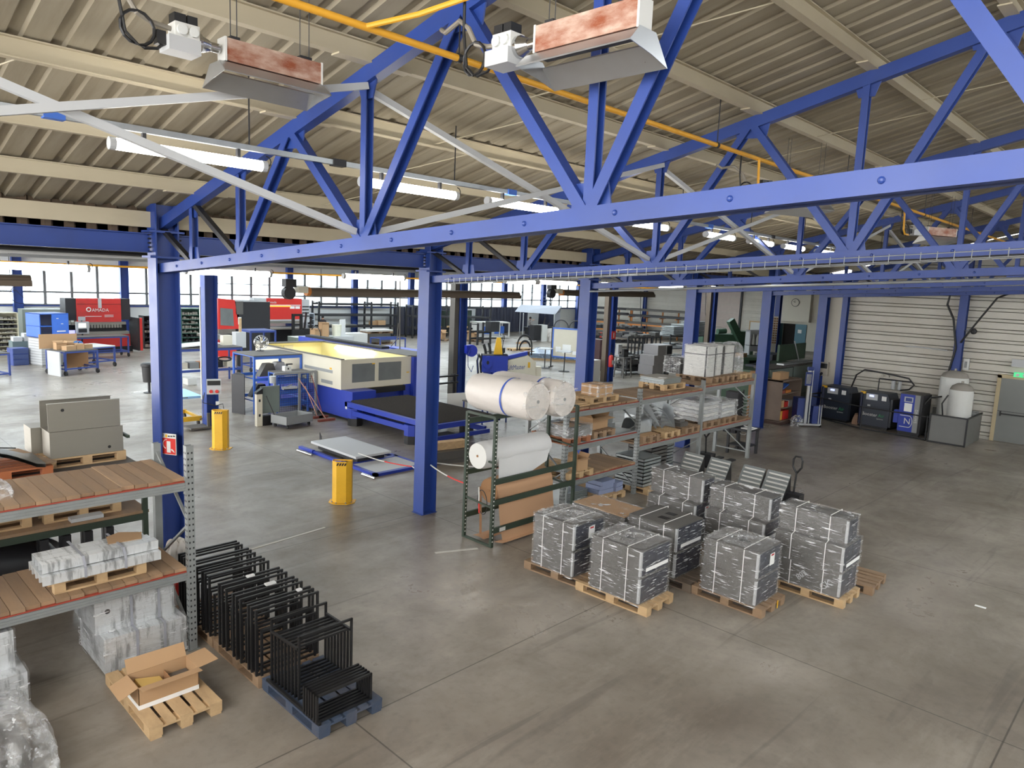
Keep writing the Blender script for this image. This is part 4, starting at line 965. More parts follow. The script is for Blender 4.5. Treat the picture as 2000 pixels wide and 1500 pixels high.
# ------------------------------------------------------------------ wrapped grey cabinets on pallets
filmp = film_mat('pleated_film', .42, (7, 7, 7), .44, bump=.8, glint=.7)
sticker_red = mat('sticker_red', (190, 40, 44), .6)
def load(loc, label, boxes, holes=(), straps_y=(.25, .75), lab=None, tent=.02, seed=0, filmed=True):
    t = T('wrapped_cabinets', label, 'wrapped cabinets', loc)
    zmax = max(b_[5] for b_ in boxes); top = [b_ for b_ in boxes if b_[5] == zmax][0]; base = boxes[0]
    for i, (x0, y0, z0, x1, y1, z1) in enumerate(boxes):
        c = steel_chest(t, x0, y0, z0, x1, y1, z1, cabg, holes if (x0, y0, z0, x1, y1, z1) == top else ())
        # two grille fields, widened and darkened to paint in the end face's shade
        for k in range(2):
            xa = x0+.035+(x1-x0-.05)*.5*k; O('grille_shade', B().box(xa, y0-.003, z0+.02, xa+(x1-x0-.07)*.5, y0+.001, z1-.02), cabd, c)
        O('corner_guard', B().box(x0-.004, y0-.004, z0+.02, x0+.035, y0+.03, z1-.02), lgrey, c)
    if filmed:
        x0 = min(b_[0] for b_ in boxes); bot = base
        if len({(b_[0], b_[1]) for b_ in boxes}) == 1:
            O('film', film_box(bot[0]-.014, bot[1]-.014, -.02, bot[3]+.014, bot[4]+.014, zmax+.015, 10, .011, tent, seed), film, t)
        else:
            for i, b_ in enumerate(boxes):
                O('film', film_box(b_[0]-.014, b_[1]-.014, b_[2]-.01, b_[3]+.014, b_[4]+.014, b_[5]+.012, 8, .011, tent if i == len(boxes)-1 else 0, seed+i), film, t)
    if tent > .03 or (len(holes) == 2 and filmed):
        x0, y0, _, x1, y1, z1 = top; n = 40
        O('film_pleats', B().grid(lambda u, v: ((x0+x1)/2+(x1-x0)*.5*v*max(-1, min(1, 1.35*math.cos(2*PI*u))), (y0+y1)/2+(y1-y0)*.5*v*max(-1, min(1, 1.35*math.sin(2*PI*u))), z1+.02+(.012+.05*(1-v))*abs(math.sin(11*PI*u+2*v))*(.4+v*.6)+.03*(1-v)), 66, 6), filmp, t)
    st = B()
    for u in straps_y:
        for i, (x0, y0, z0, x1, y1, z1) in enumerate(boxes):
            y = y0+(y1-y0)*u
            st.box(x0-.03, y-.006, z0-.0, x0-.024, y+.006, z1+.0)
            if i+1 < len(boxes) and boxes[i+1][0]-x0 > .05: st.bar((x0-.027, y, z1-.01), (boxes[i+1][0]-.027, y, z1+.03), .012, .006, up=(0, 1, 0))
        st.box(top[0]-.03, y-.006, zmax+.018, top[3]+.03, y+.006, zmax+.024)
        st.box(top[3]+.024, y-.009, 0, top[3]+.03, y+.009, zmax+.02)
    O('strap', st, strap, t)
    bx = boxes[-1] if len({(b_[0], b_[1]) for b_ in boxes}) == 1 else boxes[-2]
    if lab == 'sheet':
        s = O('paper_label', B().box(bx[0]+.28*(bx[3]-bx[0])+.12, bx[1]-.032, bx[5]-.26, bx[0]+.28*(bx[3]-bx[0])+.27, bx[1]-.028, bx[5]-.08), paper, t)
        O('red_mark', B().box(bx[0]+.28*(bx[3]-bx[0])+.15, bx[1]-.034, bx[5]-.115, bx[0]+.28*(bx[3]-bx[0])+.24, bx[1]-.032, bx[5]-.09), sticker_red, s)
    if lab == 'strip': O('paper_label', B().box(bx[0]+.1, bx[1]-.03, bx[2]+.08, bx[3]-.08, bx[1]-.026, bx[2]+.135), paper, t)
    return t
def two(w, d, h): return [(0, 0, 0, w, d, h/2-.002), (0, 0, h/2+.002, w, d, h)]
PZ = .146
pallet((8.92, 7.11, 0), 'pallet under the wrapped cabinets nearest the roll rack', woodd, R(4), .97, 1.06)
load((8.53, 6.72, PZ), 'wrapped grey cabinets with two square openings, nearest the roll rack', two(.76, .84, .855), [(.3, .4, .1), (.5, .62, .1)], lab='sheet', seed=1)
pallet((8.9, 5.98, 0), 'pallet under the wrapped cabinets at the front left of the group', wood, R(2), .95, 1.08)
load((8.52, 5.46, PZ), 'wrapped grey cabinets at the front left of the group, film bunched on top', two(.77, .9, .82), [(.35, .45, .1)], lab='strip', tent=.06, seed=2)
pallet((10.2, 4.76, 0), 'pallet with a yellow mark under the front middle cabinets', woodd, R(0), 1, .99)
load((9.81, 4.29, PZ), 'wrapped grey cabinets at the front middle of the group, red-topped label on the side', two(.74, .88, .82), [(.35, .4, .1)], lab='sheet', tent=.05, seed=3)
O('yellow_tag', B().box(10.3, 4.152, .02, 10.33, 4.16, .14), yellow, None, 'yellow tag on the pallet of the front middle cabinets', 'tag')
pallet((11.46, 4.06, 0), 'pallet under the tall right-hand cabinets', wood, 0, .9, .98)
dl = load((11.11, 3.55, PZ), 'tall wrapped grey cabinets at the right of the group, chalk writing on the bottom one', [(0, 0, 0, .68, 1.03, .395), (0, 0, .4, .75, 1.07, .815), (.14, .02, .82, .56, 1.08, 1.21)], lab='strip', seed=4)
text('803', .13, lgrey, dl, facing((-.032, .58, .2), (0, -.65, .75), (1e-3, .75, .65)), 'chalk_writing'); text('CK', .15, lgrey, dl, facing((-.032, .2, .16), (0, -.75, .65), (0, .65, .75)), 'chalk_writing')
load((11.37, 4.93, PZ), 'stepped wrapped grey cabinets in the middle of the back row', [(0, 0, 0, .64, 1.07, .375), (0, 0, .38, .64, 1.07, .755), (.18, 0, .76, .57, 1.12, 1.16)], lab='strip', seed=5)
pallet((11.7, 5.5, 0), 'pallet under the stepped cabinets in the middle of the back row', woodd)
load((11.36, 6.22, PZ), 'stepped wrapped grey cabinets at the left of the back row, next to the storage rack', [(0, 0, 0, .64, 1.0, .375), (0, 0, .38, .64, 1.0, .755), (.18, -.02, .76, .59, 1.07, 1.2)], lab='sheet', seed=6)
pallet((11.7, 6.74, 0), 'pallet under the stepped cabinets at the left of the back row', woodd)
pallet((10.17, 5.98, 0), 'film-covered dark pallet under the cabinets with two square openings in the middle', mat('pallet_dark', (104, 92, 80), .6, 0, .15, 5), 0, 1, 1.1)
load((9.76, 5.63, PZ), 'grey cabinets with bare top and two dark square openings in the middle of the group', two(.8, .92, .85), [(.28, .42, .13), (.55, .45, .13)], lab='strip', seed=7, filmed=False)
# film only round the sides of that one
fb = film_box(9.745, 5.615, PZ-.02, 10.575, 6.565, PZ+.82, 9, .009, 0, 77)
bmesh.ops.delete(fb.b, geom=[f for f in fb.b.faces if f.calc_center_median().z > PZ+.8], context='FACES')
O('side_film', fb, film, None, 'stretch film round the sides of the bare-topped cabinets', 'plastic film')
pallet((10.37, 7.4, 0), 'pallet under the low load with the cardboard cover', woodd, 0, .9, 1)
t = T('wrapped_low_load', 'low wrapped load with a brown cardboard cover between the cabinets', 'wrapped load', (10.04, 6.83, PZ))
O('load_body', B().box(0, 0, 0, .66, 1.12, .64).bevel(.02), cabg, t); O('cardboard_cover', B().box(-.01, -.01, .64, .67, 1.13, .655), card, t)
O('film', film_box(-.02, -.02, 0, .68, 1.14, .668, 9, .014, .0, 8), film, t)
pallet((12.35, 3.95, 0), 'pallet end showing behind the tall right-hand cabinets', woodd, R(3))
pallet((13.9, 5.0, 0), 'pallet just visible past the top of the tall right-hand cabinets', wood)
O('floor_paper', B().box(12.9, 1.95, .001, 12.96, 2.1, .006), paper, None, 'scrap of white paper on the floor right of the tall cabinets', 'paper')
O('floor_line', B().bar((5.4, 11.3, .003), (7.0, 11.48, .003), .05, .004), mat('worn_white_line', (196, 192, 184), .7), None, 'worn white painted line on the floor beyond the black frames', 'floor marking')
O('floor_tape', B().bar((7.78, 9.18, .003), (8.5, 8.86, .003), .07, .004), bpy.data.materials['worn_white_line'], None, 'short white tape strip on the floor in front of the roll rack', 'floor marking')
# ------------------------------------------------------------------ goods of the long storage rack
def carton(loc, rz, w, d, h, label, m=card, flaps=0, tape=None, cat='carton'):
    t = T('cardboard_box', label, cat, loc, rz)
    if flaps:
        th = .006; b = B()
        for (x0, y0, x1, y1) in ((-w/2, -d/2, w/2, -d/2+th), (-w/2, d/2-th, w/2, d/2), (-w/2, -d/2, -w/2+th, d/2), (w/2-th, -d/2, w/2, d/2)): b.box(x0, y0, 0, x1, y1, h)
        b.box(-w/2, -d/2, 0, w/2, d/2, th); O('carton_walls', b, m, t)
        L_ = min(w, d)*.42*flaps
        for (p0, p1, o) in (((-w/2, -d/2), (w/2, -d/2), (0, -.9, -.1)), ((-w/2, d/2), (w/2, d/2), (0, .5, .7)), ((-w/2, -d/2), (-w/2, d/2), (-.7, 0, .6)), ((w/2, -d/2), (w/2, d/2), (.5, 0, .8))):
            o = Vector(o).normalized()*L_; p0 = Vector(p0+(h,)); p1 = Vector(p1+(h,)); n = (p1-p0).cross(o).normalized()*.004
            O('flap', B().verts([p0, p1, p1+o*.95, p0+o, p0+n, p1+n, p1+o*.95+n, p0+o+n], [(0, 1, 2, 3), (4, 7, 6, 5), (0, 4, 5, 1), (1, 5, 6, 2), (2, 6, 7, 3), (3, 7, 4, 0)]), m, t)
    else: O('carton_body', B().box(-w/2, -d/2, 0, w/2, d/2, h).bevel(.006), m, t)
    if tape:
        b = B()
        for z in (.16*h, .72*h): b.box(-w/2-.002, -d/2-.002, z, w/2+.002, d/2+.002, z+.12*h)
        b.box(-.03, -d/2-.003, 0, .03, d/2+.003, h+.002).box(-w/2-.003, -.03, 0, w/2+.003, .03, h+.002)
        for s in (-1, 1): b.box(s*w/2-.03, -d/2-.003, 0, s*w/2+.03, -d/2+.03, h)
        O('packing_tape', b, filmw, t)
    return t
T1, M1, L1, M2, M3, T2, T3 = 2.223, 1.503, .773, 1.173, 1.203, 2.263, 2.333
pallet((12.5, 9.62, T1), 'pallet under the taped carton on the top deck of the first rack bay', wood, PI/2, 1, .85)
carton((12.5, 9.45, T1+.146), 0, .5, .48, .25, 'carton banded with clear tape on the top deck of the storage rack', tape=1)
O('slat_stack', B().box(-.35, -.45, 0, .35, .45, .03).box(-.3, -.4, .03, .34, .42, .06), wood, None, 'loose wooden slats lying on the top deck behind the foam rolls', 'boards', loc=(11.6, 9.65, T1))
pallet((15.55, 9.72, T2), 'pallet under the stack of flat sheets on the top deck of the middle bay', wood, PI/2, .95, .8)
t = T('sheet_stack', 'stack of flat grey steel sheets on the top deck of the middle rack bay', 'sheet metal', (15.5, 9.72, T2+.146))
for k in range(7): O('sheet', B().box(-.4+random.uniform(-.03, .03), -.33, .022*k, .38+random.uniform(-.03, .03), .36, .022*k+.016), galvs if k < 6 else mat('sheet_top_dusty', (150, 146, 136), .6), t)
O('paper_sheet', B().prism([(-.12, -.1), (.1, -.08), (.06, .12), (-.08, .1)], .003), paper, None, 'white paper on the corner of the flat sheet stack', 'paper', loc=(15.2, 9.5, T2+.146+.152))
for k, (x, nm) in enumerate(((17.35, 'left'), (18.25, 'middle'), (19.0, 'right'))): pallet((x, 9.68, T3), '%s pallet of the three under the wrapped white goods on the rack' % nm, woodd if k < 2 else wood, 0, .9 if k else 1, .85)
def white_unit(x0, x1, y0, y1, h, label, edge=True):
    t = T('wrapped_unit', label, 'wrapped goods', (x0, y0, T3+.146)); w, d = x1-x0, y1-y0
    O('unit_body', B().box(0, 0, 0, w, d, h).bevel(.01), white, t)
    if edge:
        b = B()
        for k in range(6): b.box(w+.0+.02, .01+.0, 0, w+.03, .02, h)
        O('dark_edge', B().box(w-.0, .0, .02, w+.06, d*.9, h-.04).box(-.012, .02, 0, 0, .06, h), dark, t)
    O('film', film_box(-.015, -.015, -.02, w+.075 if edge else w+.015, d+.015, h+.025, 6, .012, -.03, int(x0*10)), film_l, t)
    O('strap', B().box(-.018, -.018, h*.72, w+.078, d+.018, h*.72+.018), dark, t)
    return t
film_l = film_mat('light_film', .22, (2, 2, 20), .54)
white_unit(16.98, 17.36, 9.3, 9.98, .8, 'tall wrapped white unit at the left on the end bay of the rack')
white_unit(17.48, 17.86, 9.36, 10.0, .8, 'narrow wrapped white unit in the middle on the end bay of the rack')
white_unit(18.1, 18.6, 9.4, 10.05, .78, 'wrapped white unit third from the left on the end bay of the rack')
blob('film_bundle', (19.02, 9.68, T3+.146), (.62, .62, .82), filmx, 'shapeless bundle in clear film at the right end of the rack top', 'plastic film', .08, 41)
t = T('fin_stack', 'dark finned panels wrapped in film left of the white units', 'panels', (16.92, 10.05, T3+.146))
for k in range(6): O('panel', B().box(-.0, .04+.075*k, 0, .5, .06+.075*k, .4), dark, t)
O('film', film_box(-.03, .0, 0, .53, .5, .44, 4, .02, .05, 4), film, t)
# middle levels
pallet((11.42, 9.5, M1), 'pallet under the film-wrapped package in the first rack bay', mat('pallet_brown', (150, 96, 66), .8, 0, .15, 5), 0, 1, .8)
t = T('wrapped_package', 'low film-wrapped package with a cardboard lid in the first rack bay', 'package', (11.42, 9.42, M1+.146))
O('package_body', B().box(-.36, -.4, 0, .36, .4, .2).bevel(.03, 2), cabg, t); O('lid_card', B().box(-.2, -.3, .2, .16, .2, .21), card, t); O('film', film_box(-.38, -.42, -.02, .38, .42, .23, 6, .02, .0, 51), filmw, t)
blob('wrapped_package', (11.4, 10.5, 1.2), (.7, .5, .35), film, 'film-wrapped bundle seen behind the first rack bay', 'package', .08, 52) if False else None
pallet((12.4, 9.6, M1), 'pallet under the open long carton in the first rack bay', woodd, 0, .95, .85)
carton((12.42, 9.62, M1+.146), R(4), .6, .72, .26, 'large open brown carton on the middle level of the first rack bay', flaps=.75)
pallet((11.5, 9.5, L1), 'pallet under the small open carton on the lowest level of the first rack bay', wood, 0, 1, .9)
carton((11.55, 9.12, L1+.146), R(-8), .3, .3, .26, 'small open carton on the lowest level of the first rack bay', flaps=.7)
O('steel_sheet', B().box(-.22, -.2, 0, .22, .2, .005), galvs, None, 'small grey steel sheet lying on the pallet beside the small carton', 'sheet metal', loc=(11.22, 9.3, L1+.147), rz=R(20))
for k, (x, m_) in enumerate(((14.18, woodd), (15.1, wood), (16.05, woodd))): pallet((x, 9.55, M2), ['cardboard-topped pallet at the left on the middle rack bay', 'light pallet under the curved louvres on the middle rack bay', 'pallet under the grey metal parts on the middle rack bay'][k], m_, 0, .88, .85)
O('cardboard_sheet', B().box(-.34, -.5, 0, .34, .5, .008), card, None, 'cardboard sheet covering the left pallet of the middle rack bay', 'cardboard', loc=(14.18, 9.55, M2+.146))
t = T('curved_duct', 'bent galvanised duct piece standing on the cardboard of the middle rack bay', 'duct', (14.3, 9.55, M2+.155))
O('duct_shell', B().grid(lambda u, v: (-.3+.55*v, -.25+.5*u, .0+.34*math.sin(PI*.5*(1-abs(2*u-1)**3))), 16, 4).box(-.3, -.25, 0, .25, .25, .01), galv, t, smooth=True)
O('duct_end', B().box(.24, -.25, 0, .25, .25, .3), galv, t)
for j, (x, y, a) in enumerate(((14.95, 9.6, 25), (15.25, 9.45, -5))):
    t = T('fan_louvre', ['fan of bent louvre blades leaning on the duct in the middle rack bay', 'second fan of louvre blades on the light pallet of the middle rack bay'][j], 'louvre', (x, y, M2+.146), R(a))
    for k in range(6): O('blade', B().grid(lambda u, v, k=k: (-.26+.5*u, -.2+.07*k+.05*math.sin(PI*u), .03+.09*k*(1-.3*u)+.06*math.sin(PI*u)+.0*v) if v < .5 else (-.26+.5*u, -.2+.07*k+.09, .1+.09*k*(1-.3*u)), 5, 1), galv, t)
    O('blade_cheek', B().prism([(-.2, 0), (.25, 0), (.22, .62), (-.1, .5)], .006, facing((.26, 0, 0), (0, 1, 0), (0, 0, 1))), galv, t)
for j, (x, y) in enumerate(((14.75, 9.95), (13.2, 10.0), (12.95, 9.85))): 
    if j == 0: O('steel_casing', B().box(-.2, -.15, 0, .2, .15, .45).bevel(.01), galv, None, 'galvanised casing with a slot standing behind the louvres on the rack', 'casing', loc=(x, y, M2+.02))
t = T('steel_casing', 'galvanised casing with a dark window behind the open carton on the rack', 'casing', (13.25, 9.9, M1+.0))
O('casing_body', B().box(-.25, -.2, 0, .25, .2, .46).bevel(.01), galv, t); O('dark_window', B().box(-.06, -.205, .24, .04, -.2, .36), black, t); O('foot_tray', B().box(-.38, -.24, 0, .3, .2, .09), galv, t)
O('yellow_plug', B().box(-.12, -.1, 0, .12, .1, .08).bevel(.02), yellow, None, 'yellow plastic cap on the galvanised casing', 'cap', loc=(13.3, 9.9, M1+.461))
for j in range(3): O('steel_parts', B().box(-.18, -.12, 0, .18, .12, .1).box(-.1, -.05, .1, .14, .1, .15), cabg, None, 'grey metal part on the right pallet of the middle rack bay, %s from the front' % ORD[j], 'metal part', 'metal parts on the middle bay', loc=(15.85+.2*(j % 2), 9.3+.26*j, M2+.146))
O('paper_sheet', B().box(-.14, -.1, 0, .14, .1, .003), paper, None, 'white paper lying on the grey metal parts of the middle rack bay', 'paper', loc=(15.95, 9.45, M2+.3))
pallet((17.1, 9.62, M3), 'pallet under the large wrapped stack in the end rack bay', woodd, 0, 1.1, .9); pallet((18.1, 9.62, M3), 'pallet under the smaller wrapped stack in the end rack bay', woodd, 0, .95, .9)
for j, (x, w, h) in enumerate(((17.05, .95, .5), (18.05, .8, .4))):
    t = T('wrapped_stack', ['large white film-wrapped stack in the end rack bay', 'smaller white film-wrapped stack in the end rack bay'][j], 'wrapped stack', (x, 9.6, M3+.146))
    for k in range(5): O('layer', B().box(-w/2+.02*(k % 2), -.45, k*h/5, w/2-.02*(k % 2), .45, (k+.85)*h/5), white if k % 2 else lgrey, t)
    O('film', film_box(-w/2-.03, -.48, 0, w/2+.03, .48, h+.03, 7, .03, .05, 60+j), filmw, t)
O('curved_sheet', B().grid(lambda u, v: (.5*u-.25, -.2+.4*v, .25*math.cos(PI*.5*u)), 8, 2), white, None, 'curved white panel leaning at the right of the end rack bay', 'panel', loc=(18.95, 9.6, M3+.001))
# under the rack
pallet((12.9, 9.55, 0), 'pallet under the blue-grey flat boxes below the first rack bay', wood, 0, 1, .8)
for k, (x, y, z, w) in enumerate([(12.75, 9.4, 0, .5), (12.76, 9.41, .1, .5), (12.78, 9.38, .2, .48), (13.15, 9.35, 0, .3), (13.16, 9.36, .1, .3)]):
    O('flat_box', B().box(-w/2, -.2, 0, w/2, .2, .092).bevel(.006), mat('blue_grey_box', (132, 142, 172), .6) if k == 0 else bpy.data.materials['blue_grey_box'], None, 'flat blue grey box below the first rack bay, %s' % ['bottom of the taller pile', 'middle of the taller pile', 'top of the taller pile', 'bottom of the shorter pile', 'top of the shorter pile'][k], 'box', 'flat boxes below the rack', loc=(x, y, .146+z), rz=R(k*3-4))
t = T('sheet_stack', 'stack of perforated grey sheets below the first rack bay', 'sheet metal', (12.1, 9.85, 0))
for k in range(8): O('sheet', B().box(-.35, -.35, .032*k, .35, .35, .032*k+.02), galvs, t)
O('leaning_shelf', B().cb((11.4, 9.5, .26), (.03, .5, .52), Matrix.Rotation(R(8), 3, 'Y')), galvs, None, 'perforated grey panel leaning below the first rack bay', 'panel')
pallet((14.15, 9.35, 0), 'light pallet under the stacked grey trays below the middle rack bay', wood, 0, .95, .95)
def tray_stack(loc, n, w, d, hh, label, m):
    t = T('tray_stack', label, 'trays', loc)
    for k in range(n):
        b = B(); z = k*hh
        b.box(-w/2, -d/2, z, w/2, d/2, z+.012).box(-w/2, -d/2, z, w/2, -d/2+.012, z+hh*.8).box(-w/2, d/2-.012, z, w/2, d/2, z+hh*.8).box(-w/2, -d/2, z, -w/2+.012, d/2, z+hh*.8).box(w/2-.012, -d/2, z, w/2, d/2, z+hh*.8)
        if k == n-1: b.box(-w/2, -d/2, z+hh*.7, w/2, d/2, z+hh*.8)
        O('tray', b, m, t)
    return t
tray_stack((14.15, 9.35, .146), 8, .72, .8, .085, 'stack of grey steel trays on the light pallet below the middle rack bay', galvs)
tray_stack((15.15, 9.75, 0), 9, .7, .7, .095, 'dark-sided stack of trays right of the grey one below the middle rack bay', cabg)
tray_stack((15.9, 9.9, 0), 10, .5, .6, .08, 'farthest stack of pale trays below the middle rack bay', galvs)
# louvred shelf panels leaning in a row
def louvre(x, y, label):
    t = T('louvre_rack', label, 'louvre panel', (x, y, 0), R(-4)); M = Matrix.Rotation(R(30), 4, 'Y')
    O('panel', B().box(-.012, -.27, .06, .012, .27, .92).xf(M), galvs, t)
    s = B()
    for k in range(8): s.box(-.05, -.27, .12+.1*k, -.012, .2, .155+.1*k)
    O('slat', s.xf(M), white, t)
    O('side_support', B().prism([(.02, .0), (.56, .0), (.47, .76), (.04, .1)], .02, facing((0, -.25, 0), (1, 0, 0), (0, 0, 1))), black, t)
    return t
for k, (y, nm) in enumerate(((8.62, 'first'), (7.92, 'second'), (7.08, 'third'), (6.5, 'fourth'))): louvre(14.98, y, '%s from the left of the leaning galvanised louvre panels behind the cabinets' % nm)
def jack(loc, rz, label, knob=None):
    t = T('pallet_jack', label, 'pallet jack', loc, rz)
    O('fork', B().box(.15, -.26, .05, 1.25, -.1, .09), dark, t); O('fork', B().box(.15, .1, .05, 1.25, .26, .09), dark, t)
    O('head', B().box(-.1, -.2, .08, .16, .2, .4).bevel(.03), dark, t); O('steer_wheel', B().cyl((0, -.08, .09), (0, .08, .09), .09, 16), rubber, t)
    O('shaft', B().tube([(0, 0, .3), (-.06, 0, .85)], .022, 8), black, t)
    O('handle_loop', B().tube([(-.06, 0, .83), (-.07, -.1, .98), (-.085, -.1, 1.13), (-.09, -.06, 1.2), (-.09, .06, 1.2), (-.085, .1, 1.13), (-.07, .1, .98), (-.06, 0, .83)], .022, 8), black, t)
    if knob: O('lever', B().box(-.09, -.012, .95, -.07, .02, 1.13), yellow, t)
    return t
jack((15.45, 6.12, 0), R(180), 'black pallet jack handle standing up beside the fourth louvre panel')
jack((17.3, 9.3, 0), R(0), 'black pallet jack with a yellow lever parked under the end rack bay', 1)
# stand at the rack end
t = T('work_stool', 'dark steel work stand at the far end of the storage rack', 'stand', (19.8, 9.5, 0))
O('top', B().box(-.35, -.35, .72, .35, .35, .78), dark, t); O('shelf', B().box(-.3, -.3, .25, .3, .3, .28), dark, t)
for x in (-.3, .3):
    for y in (-.3, .3): O('leg', B().box(x-.035, y-.035, 0, x+.035, y+.035, .72), dark, t)
O('catalogue', B().box(-.2, -.16, 0, .2, .16, .02).cb((.05, .0, .04), (.3, .26, .02), Matrix.Rotation(R(14), 3, 'Y')), paper, None, 'loose white papers lying on the dark work stand', 'papers', loc=(19.75, 9.3, .78))
t = T('brochure_rack', 'tall black rack with hooked grey parts beside the end of the storage rack', 'rack', (20.3, 9.75, 0))
O('back_panel', B().box(-.3, .1, .5, .0, .5, 1.75), dark, t)
for y in (-.12, .12): O('post', B().box(.05, y-.015, .0, .09, y+.015, 1.8), black, t)
O('foot', B().box(-.1, -.2, 0, .2, .2, .02), black, t)
for k in range(13): O('hook', B().tube([(.03, -.11, .5+.098*k), (.0, -.06, .46+.098*k), (.0, .06, .46+.098*k), (.03, .11, .5+.098*k)], .014, 6), lgrey, t)
# ------------------------------------------------------------------ laser cutting machine
t = T('laser_cutter', 'large cream and blue laser cutting machine with a shuttle table', 'machine', (12.75, 20.0, 0))
# cream enclosure (open on top), local x along the front, y to the back
Wd, Dp, z0, z1 = 2.85, 5.9, 1.02, 2.0
e = B().box(0, .06, z0, .06, Dp, z1).box(0, 0, z0, Wd, .06, z0+.2).box(0, 0, z1-.16, Wd, .06, z1).box(0, 0, z0+.2, .42, .06, z1-.16).box(Wd-.42, 0, z0+.2, Wd, .06, z1-.16).box(1.33, 0, z0+.2, 1.47, .06, z1-.16)
e.box(Wd-.06, .06, z0, Wd, Dp, z1).box(.06, Dp-.06, z0, Wd-.06, Dp, z1)
O('enclosure', e, cream, t); O('inner_lining', B().box(.06, Dp-.09, z0, Wd-.06, Dp-.062, z1-.01).box(.06, .07, z0, .09, Dp-.09, z1-.01).box(Wd-.09, .07, z0, Wd-.062, Dp-.09, z1-.01).box(.06, .06, z0-.02, Wd-.06, Dp-.06, z0+.02), cream_lit, t)
O('top_ledge', B().box(-.04, -.04, z1, .1, Dp, z1+.03).box(Wd-.15, 0, z1, Wd+.1, Dp, z1+.03).box(0, Dp-.3, z1, Wd, Dp, z1+.04), dust, t)
O('window_pane', B().box(.42, .02, z0+.2, 1.33, .035, z1-.16), gpane, t); O('window_pane', B().box(1.47, .02, z0+.2, Wd-.42, .035, z1-.16), gpane, t)
O('side_slot', B().box(-.004, .5, 1.5, .0, 2.3, 1.6).box(-.004, .5, 1.12, .0, 1.2, 1.24), grey, t)
O('warning_label', B().box(1.2, -.006, z1-.2, 1.32, 0, z1-.16).box(Wd-.2, -.006, 1.42, Wd-.08, 0, 1.46).box(-.006, .55, 1.62, 0, .68, 1.68), yellow, t)
for k in range(3): O('rear_door', B().box(.1+.5*k, Dp-.12, z0+.3, .5+.5*k, Dp-.09, z1-.1).bevel(.02), cream, t)
O('inner_carriage', B().box(.3, 2.6, z0+.3, 2.0, 3.1, z0+.62).bevel(.03), cream_lit, t)
O('inner_lamp', B().cyl((Wd-.18, 2.2, 1.86), (Wd-.18, 4.6, 1.86), .05, 10), emis('warm_machine_lamp', (255, 244, 200), 16), t)
O('lower_body', B().box(.05, -.6, .12, .95, Dp, z0-.002).box(.952, .25, .5, Wd-.302, Dp, z0-.003).box(Wd-.3, .01, .3, Wd-.01, Dp-.01, z0-.004), blue2, t)
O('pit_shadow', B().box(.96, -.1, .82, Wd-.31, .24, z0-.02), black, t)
O('right_housing', B().box(Wd+.005, -.15, .15, Wd+1.15, 2.2, z1-.02).bevel(.02), blue2, t)
O('control_panel', B().cyl((Wd+.55, -.15, 1.35), (Wd+.55, -.17, 1.35), .2, 20), chrome, t); O('push_button', B().cyl((Wd+.52, -.17, 1.4), (Wd+.52, -.19, 1.4), .025, 10).cyl((Wd+.52, -.17, 1.25), (Wd+.52, -.19, 1.25), .025, 10), red, t)
O('housing_top', B().box(Wd, -.1, z1-.02, Wd+1.1, 2.15, z1+.02), dust, t); O('white_tag', B().box(Wd+.2, -.156, 1.84, Wd+.3, -.15, 1.94), white, t)
O('gantry_beam', B().box(Wd+.35, 2.2, 1.5, Wd+.9, 8.4, 2.0).box(Wd+.3, 4.0, 1.6, Wd+.35, 5.2, 1.95).box(Wd+.3, 5.6, 1.6, Wd+.35, 6.6, 1.95).bevel(.015), blue2, t)
O('cable_chain', B().box(Wd+.45, 2.4, 2.0, Wd+.8, 8.0, 2.09), rubber, t); O('cable_loop', B().tube(arc((Wd+.6, 7.4, 2.09), .4, 0, PI*.8, 10, (0, -1, 0), (0, 0, 1)), .02, 6), rubber, t)
O('air_pipe', B().cyl((Wd+1.0, 2.0, 2.0), (Wd+.95, 2.0, 4.6), .022, 8).tube([(Wd+.95, 2.05, 3.0), (Wd+.95, 2.1, 2.4), (Wd+.8, 2.3, 2.1)], .02, 6), dust, t)
O('rear_cabinet', B().box(Wd+1.25, 1.0, .1, Wd+1.75, 3.6, 1.95).bevel(.02), cream, t); O('cabinet_trim', B().box(Wd+1.24, .99, .1, Wd+1.29, 1.04, 1.96).box(Wd+1.7, .99, .1, Wd+1.76, 1.04, 1.96).box(Wd+1.24, .99, 1.92, Wd+1.76, 3.61, 1.99), blue2, t)
# shuttle table: in front (towards -y)
O('table_frame', B().box(-.25, -5.05, .6, -.12, -.6, .74).box(2.2, -5.05, .6, 2.33, -.6, .74).box(-.25, -5.05, .6, 2.33, -4.93, .74).box(-.25, -.75, .6, 2.33, -.63, .74), blue2, t)
sl = B()
for k in range(60):
    y = -4.9+.0705*k; sl.box(-.1, y, .62, 2.18, y+.006, .77)
    for j in range(0): pass
O('slat_bed', sl, slatm, t)
tt = B()
for k in range(60):
    y = -4.9+.0705*k
    for j in range(19):
        x = -.08+.12*j; tt.verts([(x, y, .77), (x+.1, y, .77), (x+.05, y, .8), (x, y+.006, .77), (x+.1, y+.006, .77), (x+.05, y+.006, .8)], [(0, 1, 2), (5, 4, 3), (0, 2, 5, 3), (1, 4, 5, 2)])
O('slat_teeth', tt, slatm, t)
O('lower_rail', B().box(-.2, -4.0, .34, -.08, -.8, .5).box(2.1, -4.6, .2, 2.2, -.8, .36).box(-.2, -4.75, .18, 2.2, -4.65, .3), blue2, t)
